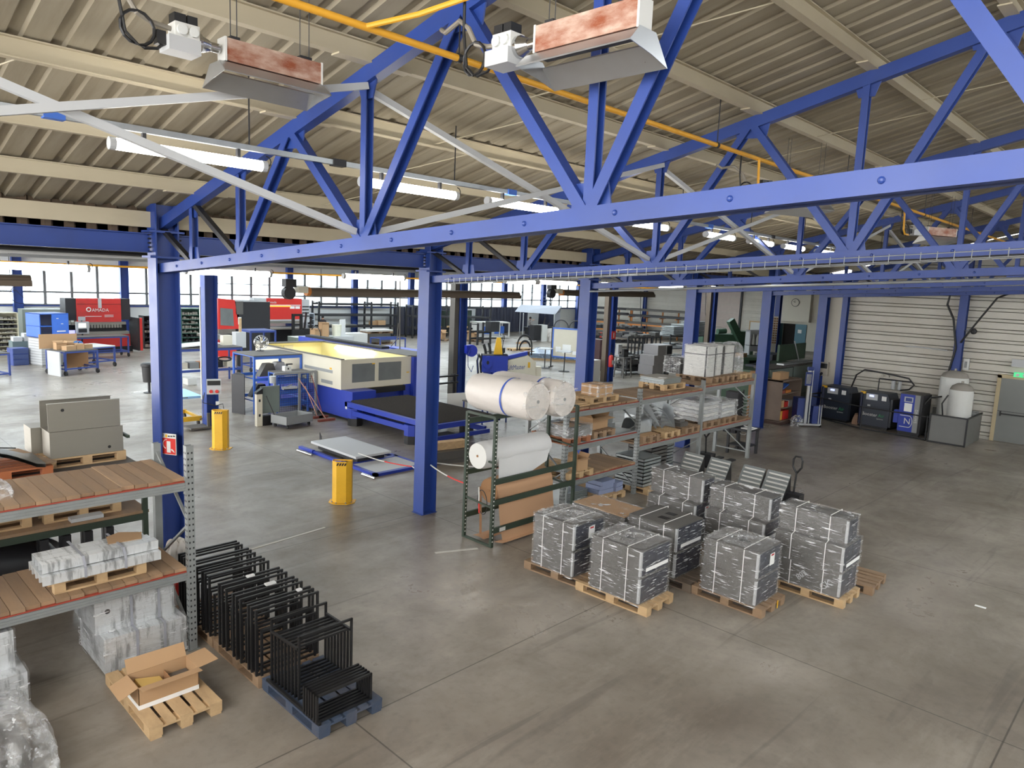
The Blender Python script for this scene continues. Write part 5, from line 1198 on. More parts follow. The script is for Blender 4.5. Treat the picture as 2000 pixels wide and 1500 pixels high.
for x, y in ((.0, -.85), (-.1, -3.9), (2.2, -3.7)):
    oc = [(.24*math.cos(PI/4*k+PI/8), .24*math.sin(PI/4*k+PI/8)) for k in range(8)]
    f = O('leg', B().prism(oc, .32, Matrix.Translation((x, y, .24))), blue2, t); O('leg_foot', B().prism(oc, .24, Matrix.Translation((x, y, 0))), black, f)
O('white_tag', B().box(.9, -.606, .35, .96, -.6, .48), white, t) if False else O('white_tag', B().box(.044, -.3, .42, .05, -.2, .56), white, t)
O('scrap_tray', B().box(.4, -4.3, .02, 1.7, -3.4, .05), dust, t)
# bits beside the shuttle table
O('white_sheet', B().cb((16.4, 18.4, .42), (.8, .03, .84), RZ(R(-12))), white, None, 'white sheet panel leaning beside the laser machine behind the middle column', 'panel')
t = T('side_table', 'small dark-topped table with blue legs beside the laser shuttle table', 'table', (16.6, 17.2, 0))
O('table_top', B().box(-.6, -.5, .7, .6, .5, .74), dust, t)
for x in (-.56, .56):
    for y in (-.46, .46): O('leg', B().box(x-.02, y-.02, 0, x+.02, y+.02, .7), blue4, t)
t = T('rail_bracket', 'black bent guide rails projecting behind the middle column', 'rail', (16.9, 20.6, 0))
for z in (1.0, 1.25): O('guide_rail', B().bar((-.4, -1.0, z), (.55, -1.0, z), .09, .06).bar((.55, -1.0, z), (.6, -.6, z-.02), .06), black, t)
O('post', B().bar((.4, -1.0, 0), (.4, -1.0, 1.3), .06), black, t)
# blue material racks
def blue_rack(name, loc, w, d, h, shelves, label, plates=(), m=blue3, top=True):
    t = T(name, label, 'rack', loc)
    for x in (-w/2, w/2):
        for y in (-d/2, d/2): O('post', B().box(x-.03, y-.03, 0, x+.03, y+.03, h), m, t)
    for z in shelves: O('cross_bar', B().box(-w/2, -d/2-.02, z-.1, w/2, -d/2+.02, z).box(-w/2, d/2-.02, z-.1, w/2, d/2+.02, z).box(-w/2-.02, -d/2, z-.03, -w/2+.02, d/2, z).box(w/2-.02, -d/2, z-.03, w/2+.02, d/2, z), m, t)
    if top: O('top_board', B().box(-w/2-.03, -d/2-.03, h, w/2+.03, d/2+.03, h+.03), dust, t)
    return t
blue_rack('material_rack', (11.85, 23.2, 0), 1.7, 1.5, 1.93, (.45, 1.2, 1.93), 'tall bright blue material rack with sheet plates left of the laser machine')
for k in range(7): O('steel_plate', B().box(-.012, -.3, 0, .012, .3, 1.3), dark, None, 'dark steel plate standing at the left side of the blue rack, %s from the rack' % ORD[k], 'plate', 'plates beside the blue rack', loc=(10.9-.045*k, 23.2-.06*k, 0), rz=R(4*k-8))
for j, (x, y, z) in enumerate(((11.6, 22.9, 1.23), (12.1, 23.1, 1.23), (11.5, 23.3, .48))): O('metal_offcut', B().prism([(-.35, 0), (.3, 0), (.16, .42), (-.1, .42)], .3, facing((0, 0, 0), (1, 0, 0), (0, 0, 1))), [cabg, lgrey, dark][j], None, ['grey bent metal part on the upper shelf of the blue rack', 'pale sheet metal hood on the upper shelf of the blue rack', 'dark metal part on the low shelf of the blue rack'][j], 'metal part', loc=(x, y, z))
blue_rack('material_rack', (12.05, 22.1, 0), 1.15, .5, 1.42, (.4, .8, 1.15, 1.42), 'low bright blue rack behind the grey mesh fence')
t = T('desk_fan', 'round chrome fan standing on the tall blue rack', 'fan', (11.9, 23.75, 1.965))
O('guard_ring', B().tube(arc((0, 0, .3), .24, 0, 2*PI, 28, (.94, -.34, 0), (0, 0, 1)), .012, 6).tube(arc((.02, .05, .3), .2, 0, 2*PI, 28, (.94, -.34, 0), (0, 0, 1)), .01, 6), chrome, t)
O('wire_cage', B().tube([(0, -.05, .3), (0, -.05, .3001)], .05, 10), chrome, t)
w = B()
for k in range(14): a = 2*PI*k/14; w.tube([(0, -.05, .3), (.94*.24*math.cos(a), -.34*.24*math.cos(a), .3+.24*math.sin(a))], .004, 4)
O('spoke', w, chrome, t)
fbm = B()
for k in range(4): a = PI/2*k; fbm.cb((.1*math.cos(a), -.02+.0, .3+.1*math.sin(a)), (.16, .02, .1), Matrix.Rotation(-a, 3, 'Y') @ Matrix.Rotation(R(25), 3, 'X'))
O('blade', fbm, steel, t); O('foot', B().cyl((0, .05, 0), (0, .05, .02), .13, 16).cyl((0, .06, .02), (0, .06, .3), .02, 8).cyl((0, .02, .3), (0, .14, .3), .07, 14), dark, t)
t = T('tool_box', 'white box with a dark lever on the low blue rack', 'box', (11.95, 22.05, 1.455)); O('box_body', B().box(-.12, -.1, 0, .12, .1, .16), white, t); O('lever', B().cyl((0, 0, .16), (0, 0, .24), .04, 10).box(-.03, -.03, .2, .2, .03, .24), dark, t); O('marking', B().box(-.02, -.102, .05, .03, -.1, .11), dark, t)
t = T('mesh_fence', 'grey mesh safety fence in front of the blue racks', 'fence', (11.2, 21.45, 0))
for x in (0, .88, 1.5): O('post', B().box(x-.035, -.035, 0, x+.035, .035, 1.48), grey, t)
O('rail', B().box(0, -.025, 1.42, 1.5, .025, 1.5).box(.88, -.025, .05, 1.5, .025, .12), grey, t)
w = B()
for k in range(20): x = .03+.074*k; w.box(x-.003, -.003, .12, x+.003, .003, 1.42)
for k in range(18): z = .12+.074*k; w.box(0, -.003, z-.003, 1.5, .003, z+.003)
O('mesh', w, dark, t)
O('upper_rail', B().bar((1.5, 0, 1.48), (1.45, 2.4, 1.98), .06), grey, t) if False else None
t = T('light_curtain_post', 'cream light-curtain post with a sloped black head in front of the mesh fence', 'post', (10.25, 20.65, 0))
O('post_body', B().box(-.09, -.07, 0, .09, .07, 1.02).bevel(.01), cream, t); O('sensor_window', B().box(-.03, -.073, .3, .03, -.069, .38).box(-.03, -.073, .76, .03, -.069, .84), black, t)
O('sloped_head', B().prism([(-.1, 1.0), (.1, 1.0), (.1, 1.18), (-.1, 1.06)], .16, facing((0, .08, 0), (1, 0, 0), (0, 0, 1))), black, t)
O('side_panel', B().box(.12, .1, .35, .75, .14, 1.2), ggreen, t); O('black_base', B().box(.1, -.05, 0, .42, .2, .3), black, t)
t = T('tray_shelf', 'small grey parts tray hung on the mesh fence', 'tray', (11.65, 21.36, .95)); O('tray', B().box(-.24, -.12, 0, .24, .03, .02).box(-.24, -.12, 0, .24, -.1, .09).box(-.24, .0, 0, .24, .03, .09), lgrey, t); O('loose_tool', B().bar((-.15, -.05, .07), (.1, -.02, .14), .03), grey, t)
O('paper_bin', B().cyl((0, 0, 0), (0, 0, .22), .09, 14, .11), lgrey, None, 'small grey bucket hung at the left of the mesh fence', 'bucket', loc=(11.05, 21.3, 1.2))
t = T('scrap_cart', 'low grey sheet metal cart on castors in front of the mesh fence', 'cart', (11.1, 20.15, 0), R(12))
O('tub', B().box(-.52, -.36, .12, .52, .36, .14).box(-.52, -.36, .12, .52, -.345, .38).box(-.52, .345, .12, .52, .36, .38).box(-.52, -.36, .12, -.505, .36, .38).box(.505, -.36, .12, .52, .36, .38), grey, t)
for x in (-.42, .42):
    for y in (-.28, .28): O('castor', B().cyl((x-.02, y, .055), (x+.02, y, .055), .055, 12).box(x-.03, y-.03, .07, x+.03, y+.03, .12), rubber, t)
def stick(p, q, label, m, hd=None, hm=None, r=.014):
    t = T('broom', label, 'broom', p); O('handle', B().cyl((0, 0, .04), Vector(q)-Vector(p), r, 8), m, t)
    if hd: O('head', B().box(-hd/2, -.05, 0, hd/2, .05, .07), hm, t)
    return t
pinkwood = mat('broom_wood', (176, 128, 110), .6, 0, .06, 5); rustbr = mat('broom_bristle', (132, 70, 56), .85, 0, .15, 10)
stick((12.35, 20.2, 0), (12.0, 21.38, 1.28), 'wide red-brown broom leaning on the mesh fence, the leftmost handle', pinkwood, .6, rustbr)
stick((12.35, 20.75, 0), (12.25, 21.38, 1.0), 'short broom between the two tall ones at the mesh fence', pinkwood, .35, rustbr)
stick((12.55, 20.75, 0), (12.5, 21.4, 1.35), 'red-brown broom nearest the fence end post', rustbr, .35, rustbr)
stick((10.62, 20.3, .25), (10.42, 20.5, .95), 'shovel with a yellow lower handle standing in the grey cart', dark); O('yellow_sleeve', B().cyl((10.625, 20.29, .3), (10.545, 20.375, .58), .02, 8), yellow, None, 'yellow sleeve on the shovel handle', 'sleeve') if False else None
# socket box and reel on the column B
t = T('socket_box', 'grey socket box with red outlets on the column behind the blue lift table', 'electrical box', (9.0, 21.08, 0), R(-25))
O('box_body', B().box(-.14, -.12, 1.05, .26, .0, 1.5).bevel(.01), lgrey, t); O('dark_cover', B().box(-.12, -.125, 1.32, .24, -.12, 1.46), black, t)
for x in (-.02, .14): O('outlet', B().cyl((x, -.12, 1.14), (x, -.16, 1.14), .05, 14), red, t)
O('conduit', B().cyl((-.28, -.04, .9), (-.28, -.04, 4.2), .022, 8), white, t); O('small_socket', B().box(.1, -.06, .72, .2, 0, .82), white, t); O('cable', B().tube([(-.2, -.05, 1.1), (-.25, -.08, .8), (.1, -.1, .7), (.3, -.05, .75), (.32, -.05, .6)], .012, 6), black, t)
t = T('cable_reel', 'black cable reel at the foot of the column with the socket box', 'reel', (9.1, 20.95, .42)); O('drum', B().cyl((0, -.12, 0), (.03, .02, 0), .19, 20).cyl((-.0, -.13, 0), (0, -.12, 0), .06, 12), black, t); O('hub', B().cyl((-.005, -.135, 0), (0, -.125, 0), .09, 14), lgrey, t)
# blue lift table trolley
t = T('lift_trolley', 'yellow scissor lift trolley with a pale blue top beside the socket column', 'lift trolley', (8.6, 22.4, 0), R(-3))
O('deck', B().box(-.36, -.8, .86, .36, .75, .93).bevel(.01), mat('pale_blue_top', (150, 190, 222), .5), t)
O('scissor_arm', B().bar((-.2, -.6, .2), (-.2, .6, .82), .06).bar((-.2, .6, .2), (-.2, -.6, .82), .06), black, t); O('base_frame', B().box(-.36, -.75, .16, .36, -.68, .3).box(-.36, .6, .16, .36, .7, .28).box(-.36, -.75, .18, -.3, .7, .26).box(.3, -.75, .18, .36, .7, .26), yellow, t)
O('push_handle', B().tube([(-.34, -.75, .2), (-.36, -1.0, .3), (-.36, -1.02, .95), (-.1, -.9, .92)], .018, 6).tube([(.3, -.75, .2), (.32, -1.0, .3), (.32, -1.02, .98), (.62, -.92, .92)], .018, 6), dust, t)
for x in (-.3, .3):
    for y in (-.6, .6): O('wheel', B().cyl((x-.025, y, .08), (x+.025, y, .08), .08, 14), dark, t)
O('low_dolly', B().box(-.3, -1.5, .05, .3, -.95, .1).box(.2, -1.45, .1, .28, -1.4, .5), dust, None, 'dusty low dolly in front of the blue lift trolley', 'dolly', loc=(8.6, 22.4, 0))
# ------------------------------------------------------------------ press area at the far left
def roll_table(loc, rz, w, d, h, label, topm=dust, castors=True, m=blue4, legs=True):
    t = T('work_table', label, 'table', loc, rz)
    O('table_top', B().box(-w/2, -d/2, h-.04, w/2, d/2, h), topm, t)
    b = B(); z0 = .2 if castors else 0
    O('top_frame', B().box(-w/2, -d/2, h-.1, w/2, -d/2+.05, h-.04).box(-w/2, d/2-.05, h-.1, w/2, d/2, h-.04).box(-w/2, -d/2, h-.1, -w/2+.05, d/2, h-.04).box(w/2-.05, -d/2, h-.1, w/2, d/2, h-.04), m, t)
    O('stretcher', B().box(-w/2, -d/2, z0+.05, w/2, -d/2+.05, z0+.11).box(-w/2, d/2-.05, z0+.05, w/2, d/2, z0+.11).box(-w/2, -d/2, z0+.05, -w/2+.05, d/2, z0+.11).box(w/2-.05, -d/2, z0+.05, w/2, d/2, z0+.11), m, t)
    for sx in (-1, 1):
        for sy in (-1, 1):
            x, y = sx*(w/2-.03), sy*(d/2-.03); O('leg', B().box(x-.035, y-.035, z0, x+.035, y+.035, h-.04), m, t)
            if castors: O('castor', B().cyl((x-.03, y, .1), (x+.03, y, .1), .1, 14).box(x-.035, y-.03, .12, x+.035, y+.03, .2), rubber, t)
    return t
roll_table((8.95, 35.1, 0), R(20), 1.5, 1.25, 1.05, 'blue work table on castors heaped with cardboard, left of the signed column')
roll_table((10.2, 37.2, 0), R(20), 1.5, 1.5, .98, 'blue castor table with a white sheet behind the cardboard table', white)
roll_table((11.6, 40.7, 0), R(6), 2.6, .9, 1.1, 'long blue castor table in front of the left red press')
O('cardboard_sheet', B().cb((8.6, 35.75, 1.35), (1.5, .03, .62), RZ(R(8))), card, None, 'large cardboard sheet standing on the back of the cardboard table', 'cardboard')
O('steel_sheet', B().cb((8.15, 34.65, .5), (.05, .95, 1.05), RZ(R(14))), lgrey, None, 'grey steel sheet leaning against the left end of the cardboard table', 'sheet metal')
O('cardboard_sheet', B().cb((9.2, 35.5, .55), (1.1, .03, .7), RZ(R(20))), cardd, None, 'brown cardboard sheet standing on the lower frame of the cardboard table', 'cardboard')
for k, (x, y, w, d, h, a) in enumerate([(8.5, 35.1, .4, .3, .3, 10), (8.95, 35.3, .5, .3, .26, -12), (8.75, 34.75, .5, .25, .18, 30), (9.2, 34.95, .3, .26, .24, 5), (9.55, 35.25, .36, .3, .18, 20)]):
    carton((x, y, 1.05), R(a), w, d, h, ['leftmost small carton on the cardboard table', 'long carton at the back of the cardboard table', 'low carton at the front of the cardboard table', 'squarish carton at the middle of the cardboard table', 'rightmost carton on the cardboard table'][k], flaps=.6 if k in (0, 1) else 0)
blob('blue_gloves', (9.25, 35.35, 1.05), (.4, .3, .3), mat('blue_cloth', (66, 112, 170), .8), 'crumpled blue cloth among the cartons on the cardboard table', 'cloth', .2, 71, 10)
t = T('storage_cabinet', 'bright blue open cabinet standing on the drawer stack', 'cabinet', (9.0, 38.6, 1.3), R(16))
O('cabinet_shell', B().box(-.75, -.5, 0, -.71, .6, 1.1).box(-.75, -.5, 1.06, .55, .6, 1.1).box(-.75, -.5, 0, .55, .6, .04).box(-.2, -.5, 0, .55, -.46, 1.1).box(.51, -.5, 0, .55, .6, 1.1).box(-.75, -.5, .5, -.2, .6, .53), blue3, t); O('inner_back', B().box(-.7, .5, .03, .5, .55, 1.06), lgrey, t); O('marker', B().box(.0, -.505, .85, .1, -.5, .88).box(.2, -.505, .6, .3, -.5, .63).box(0, -.505, .25, .4, -.5, .3), white, t)
t = T('drawer_stack', 'tall stack of narrow grey drawers under the blue cabinet', 'drawers', (9.0, 38.6, 0), R(16))
O('carcass', B().box(-.7, -.48, 0, .55, .6, 1.28), grey, t)
for k in range(10): O('drawer', B().box(-.72, -.5, .06+.12*k, -.35, .5, .16+.12*k).bevel(.01), lgrey, t)
t = T('drawer_cabinet', 'small dark blue drawer cabinet at the left of the drawer stack', 'drawers', (7.75, 39.0, 0), R(10))
O('carcass', B().box(-.32, -.3, 0, .32, .3, .78), blue4, t)
for k in range(3): O('drawer', B().box(-.3, -.33, .04+.25*k, .3, -.3, .25+.25*k), mat('drawer_navy', (58, 72, 116), .5) if k == 0 else bpy.data.materials['drawer_navy'], t)
t = T('vice_bench', 'grey-green vices and bins on a stand behind the small drawer cabinet', 'bench', (8.2, 40.6, 0))
O('bench', B().box(-.4, -.4, .0, .5, .4, .95), mat('clutter_grey', (96, 112, 116), .6, .2), t); O('bins', B().box(-.35, -.35, .95, .0, .2, 1.15).box(.1, -.3, .95, .45, .3, 1.3), lgrey, t)
def parts_rack(loc, rz, w, d, h, n, label, m, sd=1):
    t = T('parts_rack', label, 'shelf rack', loc, rz); rn = random.Random(sd)
    O('rack_frame', B().box(-w/2, -d/2, 0, -w/2+.05, d/2, h).box(w/2-.05, -d/2, 0, w/2, d/2, h).box(-w/2, d/2-.02, 0, w/2, d/2, h).box(-w/2, -d/2, h-.05, w/2, d/2, h), m, t)
    for k in range(n):
        z = .05+(h-.2)*k/n; s = O('shelf', B().box(-w/2+.05, -d/2, z, w/2-.05, d/2, z+.03), m, t)
        b = B(); x = -w/2+.08
        while x < w/2-.16:
            ww = rn.uniform(.06, .16); b.box(x, -d/2+.03, z+.03, x+ww, d/2-.1, z+.03+rn.uniform(.04, .6*h/n)); x += ww+rn.uniform(.01, .05)
        O('stored_parts', b, steel if rn.random() < .6 else dark, s)
    return t
beige = mat('beige_rack', (176, 172, 150), .55)
grack = mat('green_rack', (72, 112, 100), .5)
parts_rack((8.2, 44.9, 0), R(8), 1.5, .6, 2.05, 8, 'beige shelf rack of small parts at the far left edge', beige, 1)
parts_rack((15.4, 44.3, 0), R(5), 1.1, .6, 1.9, 6, 'dark tool rack just right of the left red press', dark, 2)
parts_rack((17.4, 46.6, 0), 0, .5, .6, 2.2, 7, 'green shelf rack behind the signed column, the left one', grack, 3)
parts_rack((18.5, 46.6, 0), 0, 1.2, .6, 2.2, 7, 'green shelf rack behind the signed column, the right one', grack, 4)
t = T('control_cabinet', 'large grey-green control cabinet under the windows behind the blue cabinet', 'cabinet', (10.4, 46.3, 0))
O('cabinet_body', B().box(-1.0, -.5, 0, 1.3, .5, 2.15).bevel(.02), ggreen, t); O('door_panel', B().box(-.6, -.52, 1.1, .4, -.5, 1.9), cream, t)
O('hoist_hook', B().tube([(9.0, 47, 3.2), (9.4, 46.8, 3.1), (9.9, 46.9, 2.5)]+arc((9.6, 46.9, 2.9), .5, 0, 5, 12, (1, 0, 0), (0, 0, 1)), .015, 5), black, None, 'looped black cable hanging in front of the far left window', 'cable')
def press(loc, rz, w, label, scr=True):
    t = T('press_brake', label, 'press brake', loc, rz)
    O('ram_panel', B().box(-w/2+.45, -.25, 1.65, w/2-.45, .2, 2.9).bevel(.02), redd, t); O('ram_seam', B().box(-w/2+.45, -.255, 2.6, w/2-.45, -.25, 2.62), black, t)
    O('side_tower', B().box(-w/2-.05, -.2, 1.75, -w/2+.45, .6, 2.9).bevel(.02), dark, t); O('side_tower', B().box(w/2-.45, -.2, 1.75, w/2+.05, .6, 2.9).bevel(.02), dark, t)
    O('tool_holder', B().box(-w/2+.2, -.22, 1.5, w/2-.2, -.05, 1.65), steel, t)
    b = B(); n = 16
    for k in range(n): x = -w/2+.4+(w-.8)*k/n; b.box(x, -.25, 1.33, x+(w-.8)/n*.7, -.1, 1.5)
    O('upper_tools', b, steel, t); O('gap', B().box(-w/2+.1, .0, 1.0, w/2-.1, .3, 1.5), black, t)
    O('lower_die', B().box(-w/2+.1, -.35, .98, w/2-.1, 0, 1.14), steel, t)
    O('lower_beam', B().box(-w/2+.0, -.2, .28, w/2-.0, .2, .98).bevel(.02), red, t); O('base', B().box(-w/2-.1, -.25, 0, w/2+.1, .6, .3), black, t)
    O('side_guard', B().box(w/2+.1, -1.0, .1, w/2+.2, .1, 1.9).bevel(.03), dark, t); O('guard_edge', B().box(w/2+.2, -1.0, .1, w/2+.34, -.85, 1.9).bevel(.04), red, t)
    O('side_guard', B().box(-w/2-.4, -.6, .1, -w/2-.1, .4, 2.1).bevel(.03), dark, t); O('guard_edge', B().box(-w/2-.45, -.62, .4, -w/2-.38, -.4, 2.1), red, t)
    return t
p = press((12.25, 43.0, 0), R(4), 3.1, 'worn red and black press brake at the far left')
text('AMADA', .24, white, p, facing((.05, -.262, 2.28), (1, 0, 0), (0, 0, 1)), 'maker_lettering'); O('maker_emblem', B().tube(arc((-.52, -.262, 2.32), .1, 0, 2*PI, 16, (1, 0, 0), (0, 0, 1)), .028, 6), white, p)
O('printed_lines', B().box(.25, -.262, 2.0, .7, -.255, 2.03).box(.25, -.262, 1.92, .7, -.255, 1.95).box(-.7, -.262, 1.94, .1, -.255, 1.97), white, p); O('grey_plate', B().box(-.05, -.27, 2.4, .12, -.25, 2.92).box(-1.05, -.27, 1.72, -.7, -.252, 1.95), lgrey, p)
t = T('press_controller', 'grey operator panel with a lit screen in front of the left red press', 'control panel', (11.25, 42.1, 0))
O('panel', B().box(-.3, -.06, 1.1, .3, .06, 1.72).bevel(.03, 2), lgrey, t); O('screen', B().box(-.18, -.066, 1.42, .16, -.06, 1.64), emis('pale_screen', (220, 215, 200), 1.2), t); O('keypad', B().box(-.2, -.066, 1.16, .2, -.06, 1.36), dark, t); O('arm', B().cyl((0, .1, 1.3), (.2, .8, 1.9), .04, 8).cyl((0, .0, 1.1), (0, .4, .0), .04, 8), dark, t)
t = T('monitor', 'lit blue monitor below the press operator panel', 'monitor', (10.55, 41.9, .0)); O('display', B().box(-.3, -.02, 1.0, .3, .02, 1.3), screen, t); O('stand', B().box(-.05, 0, 0, .05, .06, 1.0), dark, t)
# second press, seen from its end
t = T('press_brake', 'large dark press brake with a red front seen from its end', 'press brake', (17.1, 38.6, 0), R(0))
O('red_face', B().prism([(-.2, 1.5), (.95, 1.5), (.72, 3.1), (-.2, 3.16)], 2.4, facing((0, 2.4, 0), (1, 0, 0), (0, 0, 1))), red, t); O('grey_window', B().prism([(-.1, 1.72), (.66, 1.66), (.6, 2.6), (-.1, 2.66)], .02, facing((0, .0, 0), (1, 0, 0), (0, 0, 1))), gpane, t)
O('end_body', B().box(.97, .02, .2, 2.8, 2.4, 3.0).bevel(.03), dark, t); O('grey_corner', B().box(.78, -.0, 2.3, 1.2, .1, 3.02), cabg, t)
b = B()
for k in range(16): b.box(-.2+.06*k, -.02, 1.25, -.16+.06*k, .3, 1.5)
O('upper_tools', b, steel, t); O('lower_die', B().box(-.4, -.2, .95, .95, 2.4, 1.1), steel, t); O('lower_beam', B().box(-.2, .0, .0, .95, 2.4, .95), red, t)
O('white_notice', B().box(.9, -.02, 1.75, 1.08, -.0, 2.15), paper, t)
t = T('press_brake', 'newer red press brake behind the dark forklift mast', 'press brake', (24.4, 45.6, 0), R(0))
O('ram_panel', B().box(-1.3, -.2, 1.5, 1.35, .3, 2.95).bevel(.03), red, t); O('light_bar', B().box(-1.1, -.212, 2.38, .5, -.2, 2.46), ledor, t); O('white_bar', B().box(-1.2, -.21, 2.46, 1.25, -.2, 2.52), white, t)
O('notice', B().box(.45, -.21, 2.25, .8, -.2, 2.42).box(.86, -.21, 2.25, 1.2, -.2, 2.42), paper, t); text('Amada', .22, white, t, facing((-.85, -.212, 2.68), (1, 0, 0), (0, 0, 1)), 'maker_lettering'); O('lower_lip', B().box(-1.3, -.22, 1.42, 1.35, .2, 1.52), lgrey, t)
O('grey_head', B().box(-2.2, -.3, 2.5, -1.32, .3, 2.95).bevel(.03), lgrey, t); O('ladder_guard', B().box(1.4, -.1, 1.3, 2.0, .3, 2.9).bevel(.05), lgrey, t)
b = B()
for k in range(4): b.box(1.45, -.12, 1.7+.22*k, 1.95, -.09, 1.78+.22*k)
O('vent_slot', b, dark, t); O('lower_body', B().box(-1.4, 0, 0, 1.4, .6, 1.0), dark, t); O('upper_tools', B().box(-1.2, -.2, 1.25, 1.2, 0, 1.42), steel, t); O('front_table', B().box(-1.2, -.9, .9, 1.2, -.1, .98), steel, t)
t = T('forklift', 'black forklift mast standing in front of the newer red press', 'forklift', (24.55, 43.8, 0))
O('mast', B().box(-.42, -.08, .0, -.26, .08, 2.0).box(.16, -.08, .0, .32, .08, 2.0).box(-.42, -.06, 1.85, .32, .06, 2.0).box(-.42, -.06, 1.2, .32, .06, 1.34), black, t); O('carriage', B().box(-.5, -.2, .4, .4, -.12, .95), black, t); O('fork', B().box(-.3, -1.2, .05, -.2, -.15, .09).box(.1, -1.2, .05, .2, -.15, .09), dark, t); O('body', B().box(.45, -.1, .1, 1.15, .55, 1.0).bevel(.08), black, t); O('guard', B().bar((.6, .2, .9), (.75, .2, 2.1), .1).bar((1.05, .2, .9), (1.1, .2, 1.7), .08), black, t)
parts_rack((26.95, 46.5, 0), 0, .6, .5, 1.9, 5, 'small white and blue parts rack beside the forklift mast', mat('pale_rack', (196, 204, 214), .5), 8)
# blue desk rack by the press with boxes
blue_rack('work_desk', (12.5, 29.9, 0), 2.6, 1.2, 1.5, (.65, 1.5), 'long blue two-level work rack with bins behind the signed column', m=blue4)
O('white_sheet', B().box(-.95, -.55, 0, .95, .5, .04).xf(Matrix.Rotation(R(-4), 4, 'Y')), white, None, 'white sheet lying on top of the long blue work rack', 'sheet', loc=(12.0, 29.95, 1.6))
for k, (x, z, m_, nm) in enumerate([(11.45, .66, cream, 'cream'), (11.9, .66, grey, 'grey'), (12.3, .66, orange, 'orange'), (12.9, .66, black, 'black'), (13.45, .66, cream, 'pale'), (11.8, .0, white, 'white'), (12.7, .0, card, 'cardboard')]):
    O('storage_bin', B().box(-.18, -.25, 0, .18, .25, .26).bevel(.02), m_, None, nm + ' bin on the %s level of the long blue work rack' % ('middle' if z else 'floor'), 'bin', loc=(x, 29.75, z+.005))
O('cable_coil', B().tube(arc((13.2, 29.6, 1.0), .28, 0, 4*PI, 30, (1, 0, 0), (0, .4, .25)), .03, 6), black, None, 'black coiled cable on the long blue work rack', 'cable')
t = T('switch_box', 'cream switch cabinet above the long blue work rack', 'electrical box', (13.5, 30.1, 1.535)); O('box_body', B().box(-.2, -.15, 0, .2, .15, .42).bevel(.02), cream, t)
t = T('switch_box', 'grey control box on a post right of the cream switch cabinet', 'electrical box', (14.95, 32.0, 0)); O('box_body', B().box(-.23, -.2, 1.2, .25, .2, 1.92).bevel(.02), lgrey, t); O('post', B().box(-.1, -.05, 0, .1, .05, 1.2), dark, t); O('wood_bar', B().box(-.02, -.1, 1.92, .09, -.04, 2.55), wood, t)
roll_table((16.2, 32.7, 0), 0, 1.3, 1.2, 1.95, 'tall blue trolley between the dark press and the laser machine', blue4)
t = T('slab_cabinet', 'grey cabinet row behind the laser machine', 'cabinet', (23.5, 37.4, 0))
O('cabinet_body', B().box(-2.9, -.5, 0, -.55, .5, 1.08).bevel(.02), ggreen, t); O('cabinet_body', B().box(-.45, -.5, 0, .9, .5, 1.08).bevel(.02), lgrey, t); O('worktop', B().box(-2.9, -.5, 1.08, -1.8, .5, 1.1), white, t)
blue_rack('blue_bench', (19.6, 33.6, 0), 2.2, 1.4, .8, (.8,), 'low blue bench behind the left end of the laser enclosure', m=blue2)
carton((21.95, 37.2, 1.1), R(15), .4, .4, .42, 'small brown carton on the cabinet row behind the laser machine', flaps=.3); carton((22.55, 37.25, 1.082), 0, .46, .4, .8, 'tall brown carton on the cabinet row behind the laser machine', flaps=.25)
O('plastic_tub', B().cyl((0, 0, 0), (0, 0, .68), .24, 18, .3), mat('cream_tub', (222, 222, 204), .5), None, 'cream plastic tub right of the tall brown carton', 'tub', loc=(23.45, 37.3, 1.082))
O('foam_sheet', B().cb((23.95, 37.45, 1.57), (.42, .06, .98), RZ(R(10))), foam, None, 'white foam sheet standing right of the cream tub', 'foam'); O('wrapped_pile', B().box(-.7, -.5, 0, 1.0, .5, 1.12).bevel(.1, 2), white, None, 'pile of white wrapped sheets between the foam panels and the pallets', 'sheets', loc=(25.2, 38.6, 0))
for k, (x, y, z) in enumerate(((29.65, 42.0, 0), (29.65, 42.0, .75))): pallet((x, y, z), ['pallet on the floor under the white-topped stack', 'pallet carrying a white sheet beyond the laser machine'][k], woodd, PI/2, 1.1, 1.8)
O('white_sheet', B().box(-1.1, -.45, 0, 1.05, .45, .12), white, None, 'white sheet stack on the upper pallet beyond the laser machine', 'sheets', loc=(29.65, 42.0, .9)); O('stack_support', B().box(-.9, -.4, 0, .9, .4, .6), cabg, None, 'grey crates between the two pallets beyond the laser machine', 'crate', loc=(29.65, 42.0, .147))
blue_rack('frame_table', (26.7, 36.6, 0), 1.9, 1.0, .98, (.98,), 'low blue frame table in front of the white-topped pallets', m=blue4, top=False)
# dark empty racks
def dark_rack(loc, rz, bays, d, h, lv, label, m=dark):
    t = T('storage_rack', label, 'rack', loc, rz); x = 0; xs = [0]
    for w in bays: x += w; xs.append(x)
    for x in xs:
        for y in (0, d): O('upright', B().box(x-.06, y-.06, 0, x+.06, y+.06, h), m, t)
        O('end_tie', B().box(x-.03, 0, h-.12, x+.03, d, h-.06), m, t)
    for z in lv: O('shelf_beam', B().box(0, -.05, z-.14, xs[-1], .05, z).box(0, d-.05, z-.14, xs[-1], d+.05, z), m, t)
    return t
dark_rack((27.75, 46.5, 0), R(-3), [4.4, 2.4], 1.0, 2.75, (.95, 1.8, 2.6), 'large empty dark steel rack under the windows behind the worker')
O('rack_shelf', B().box(-1.4, -.4, 0, 1.4, .4, .05), steel, None, 'grey sheets lying on the lowest level of the empty dark rack', 'sheets', loc=(29.6, 46.9, .96)); carton((33.2, 46.6, .955), 0, .7, .5, .35, 'brown carton at the right end of the empty dark rack'); carton((32.6, 46.7, .955), R(12), .5, .4, .3, 'second brown carton at the right end of the empty dark rack')
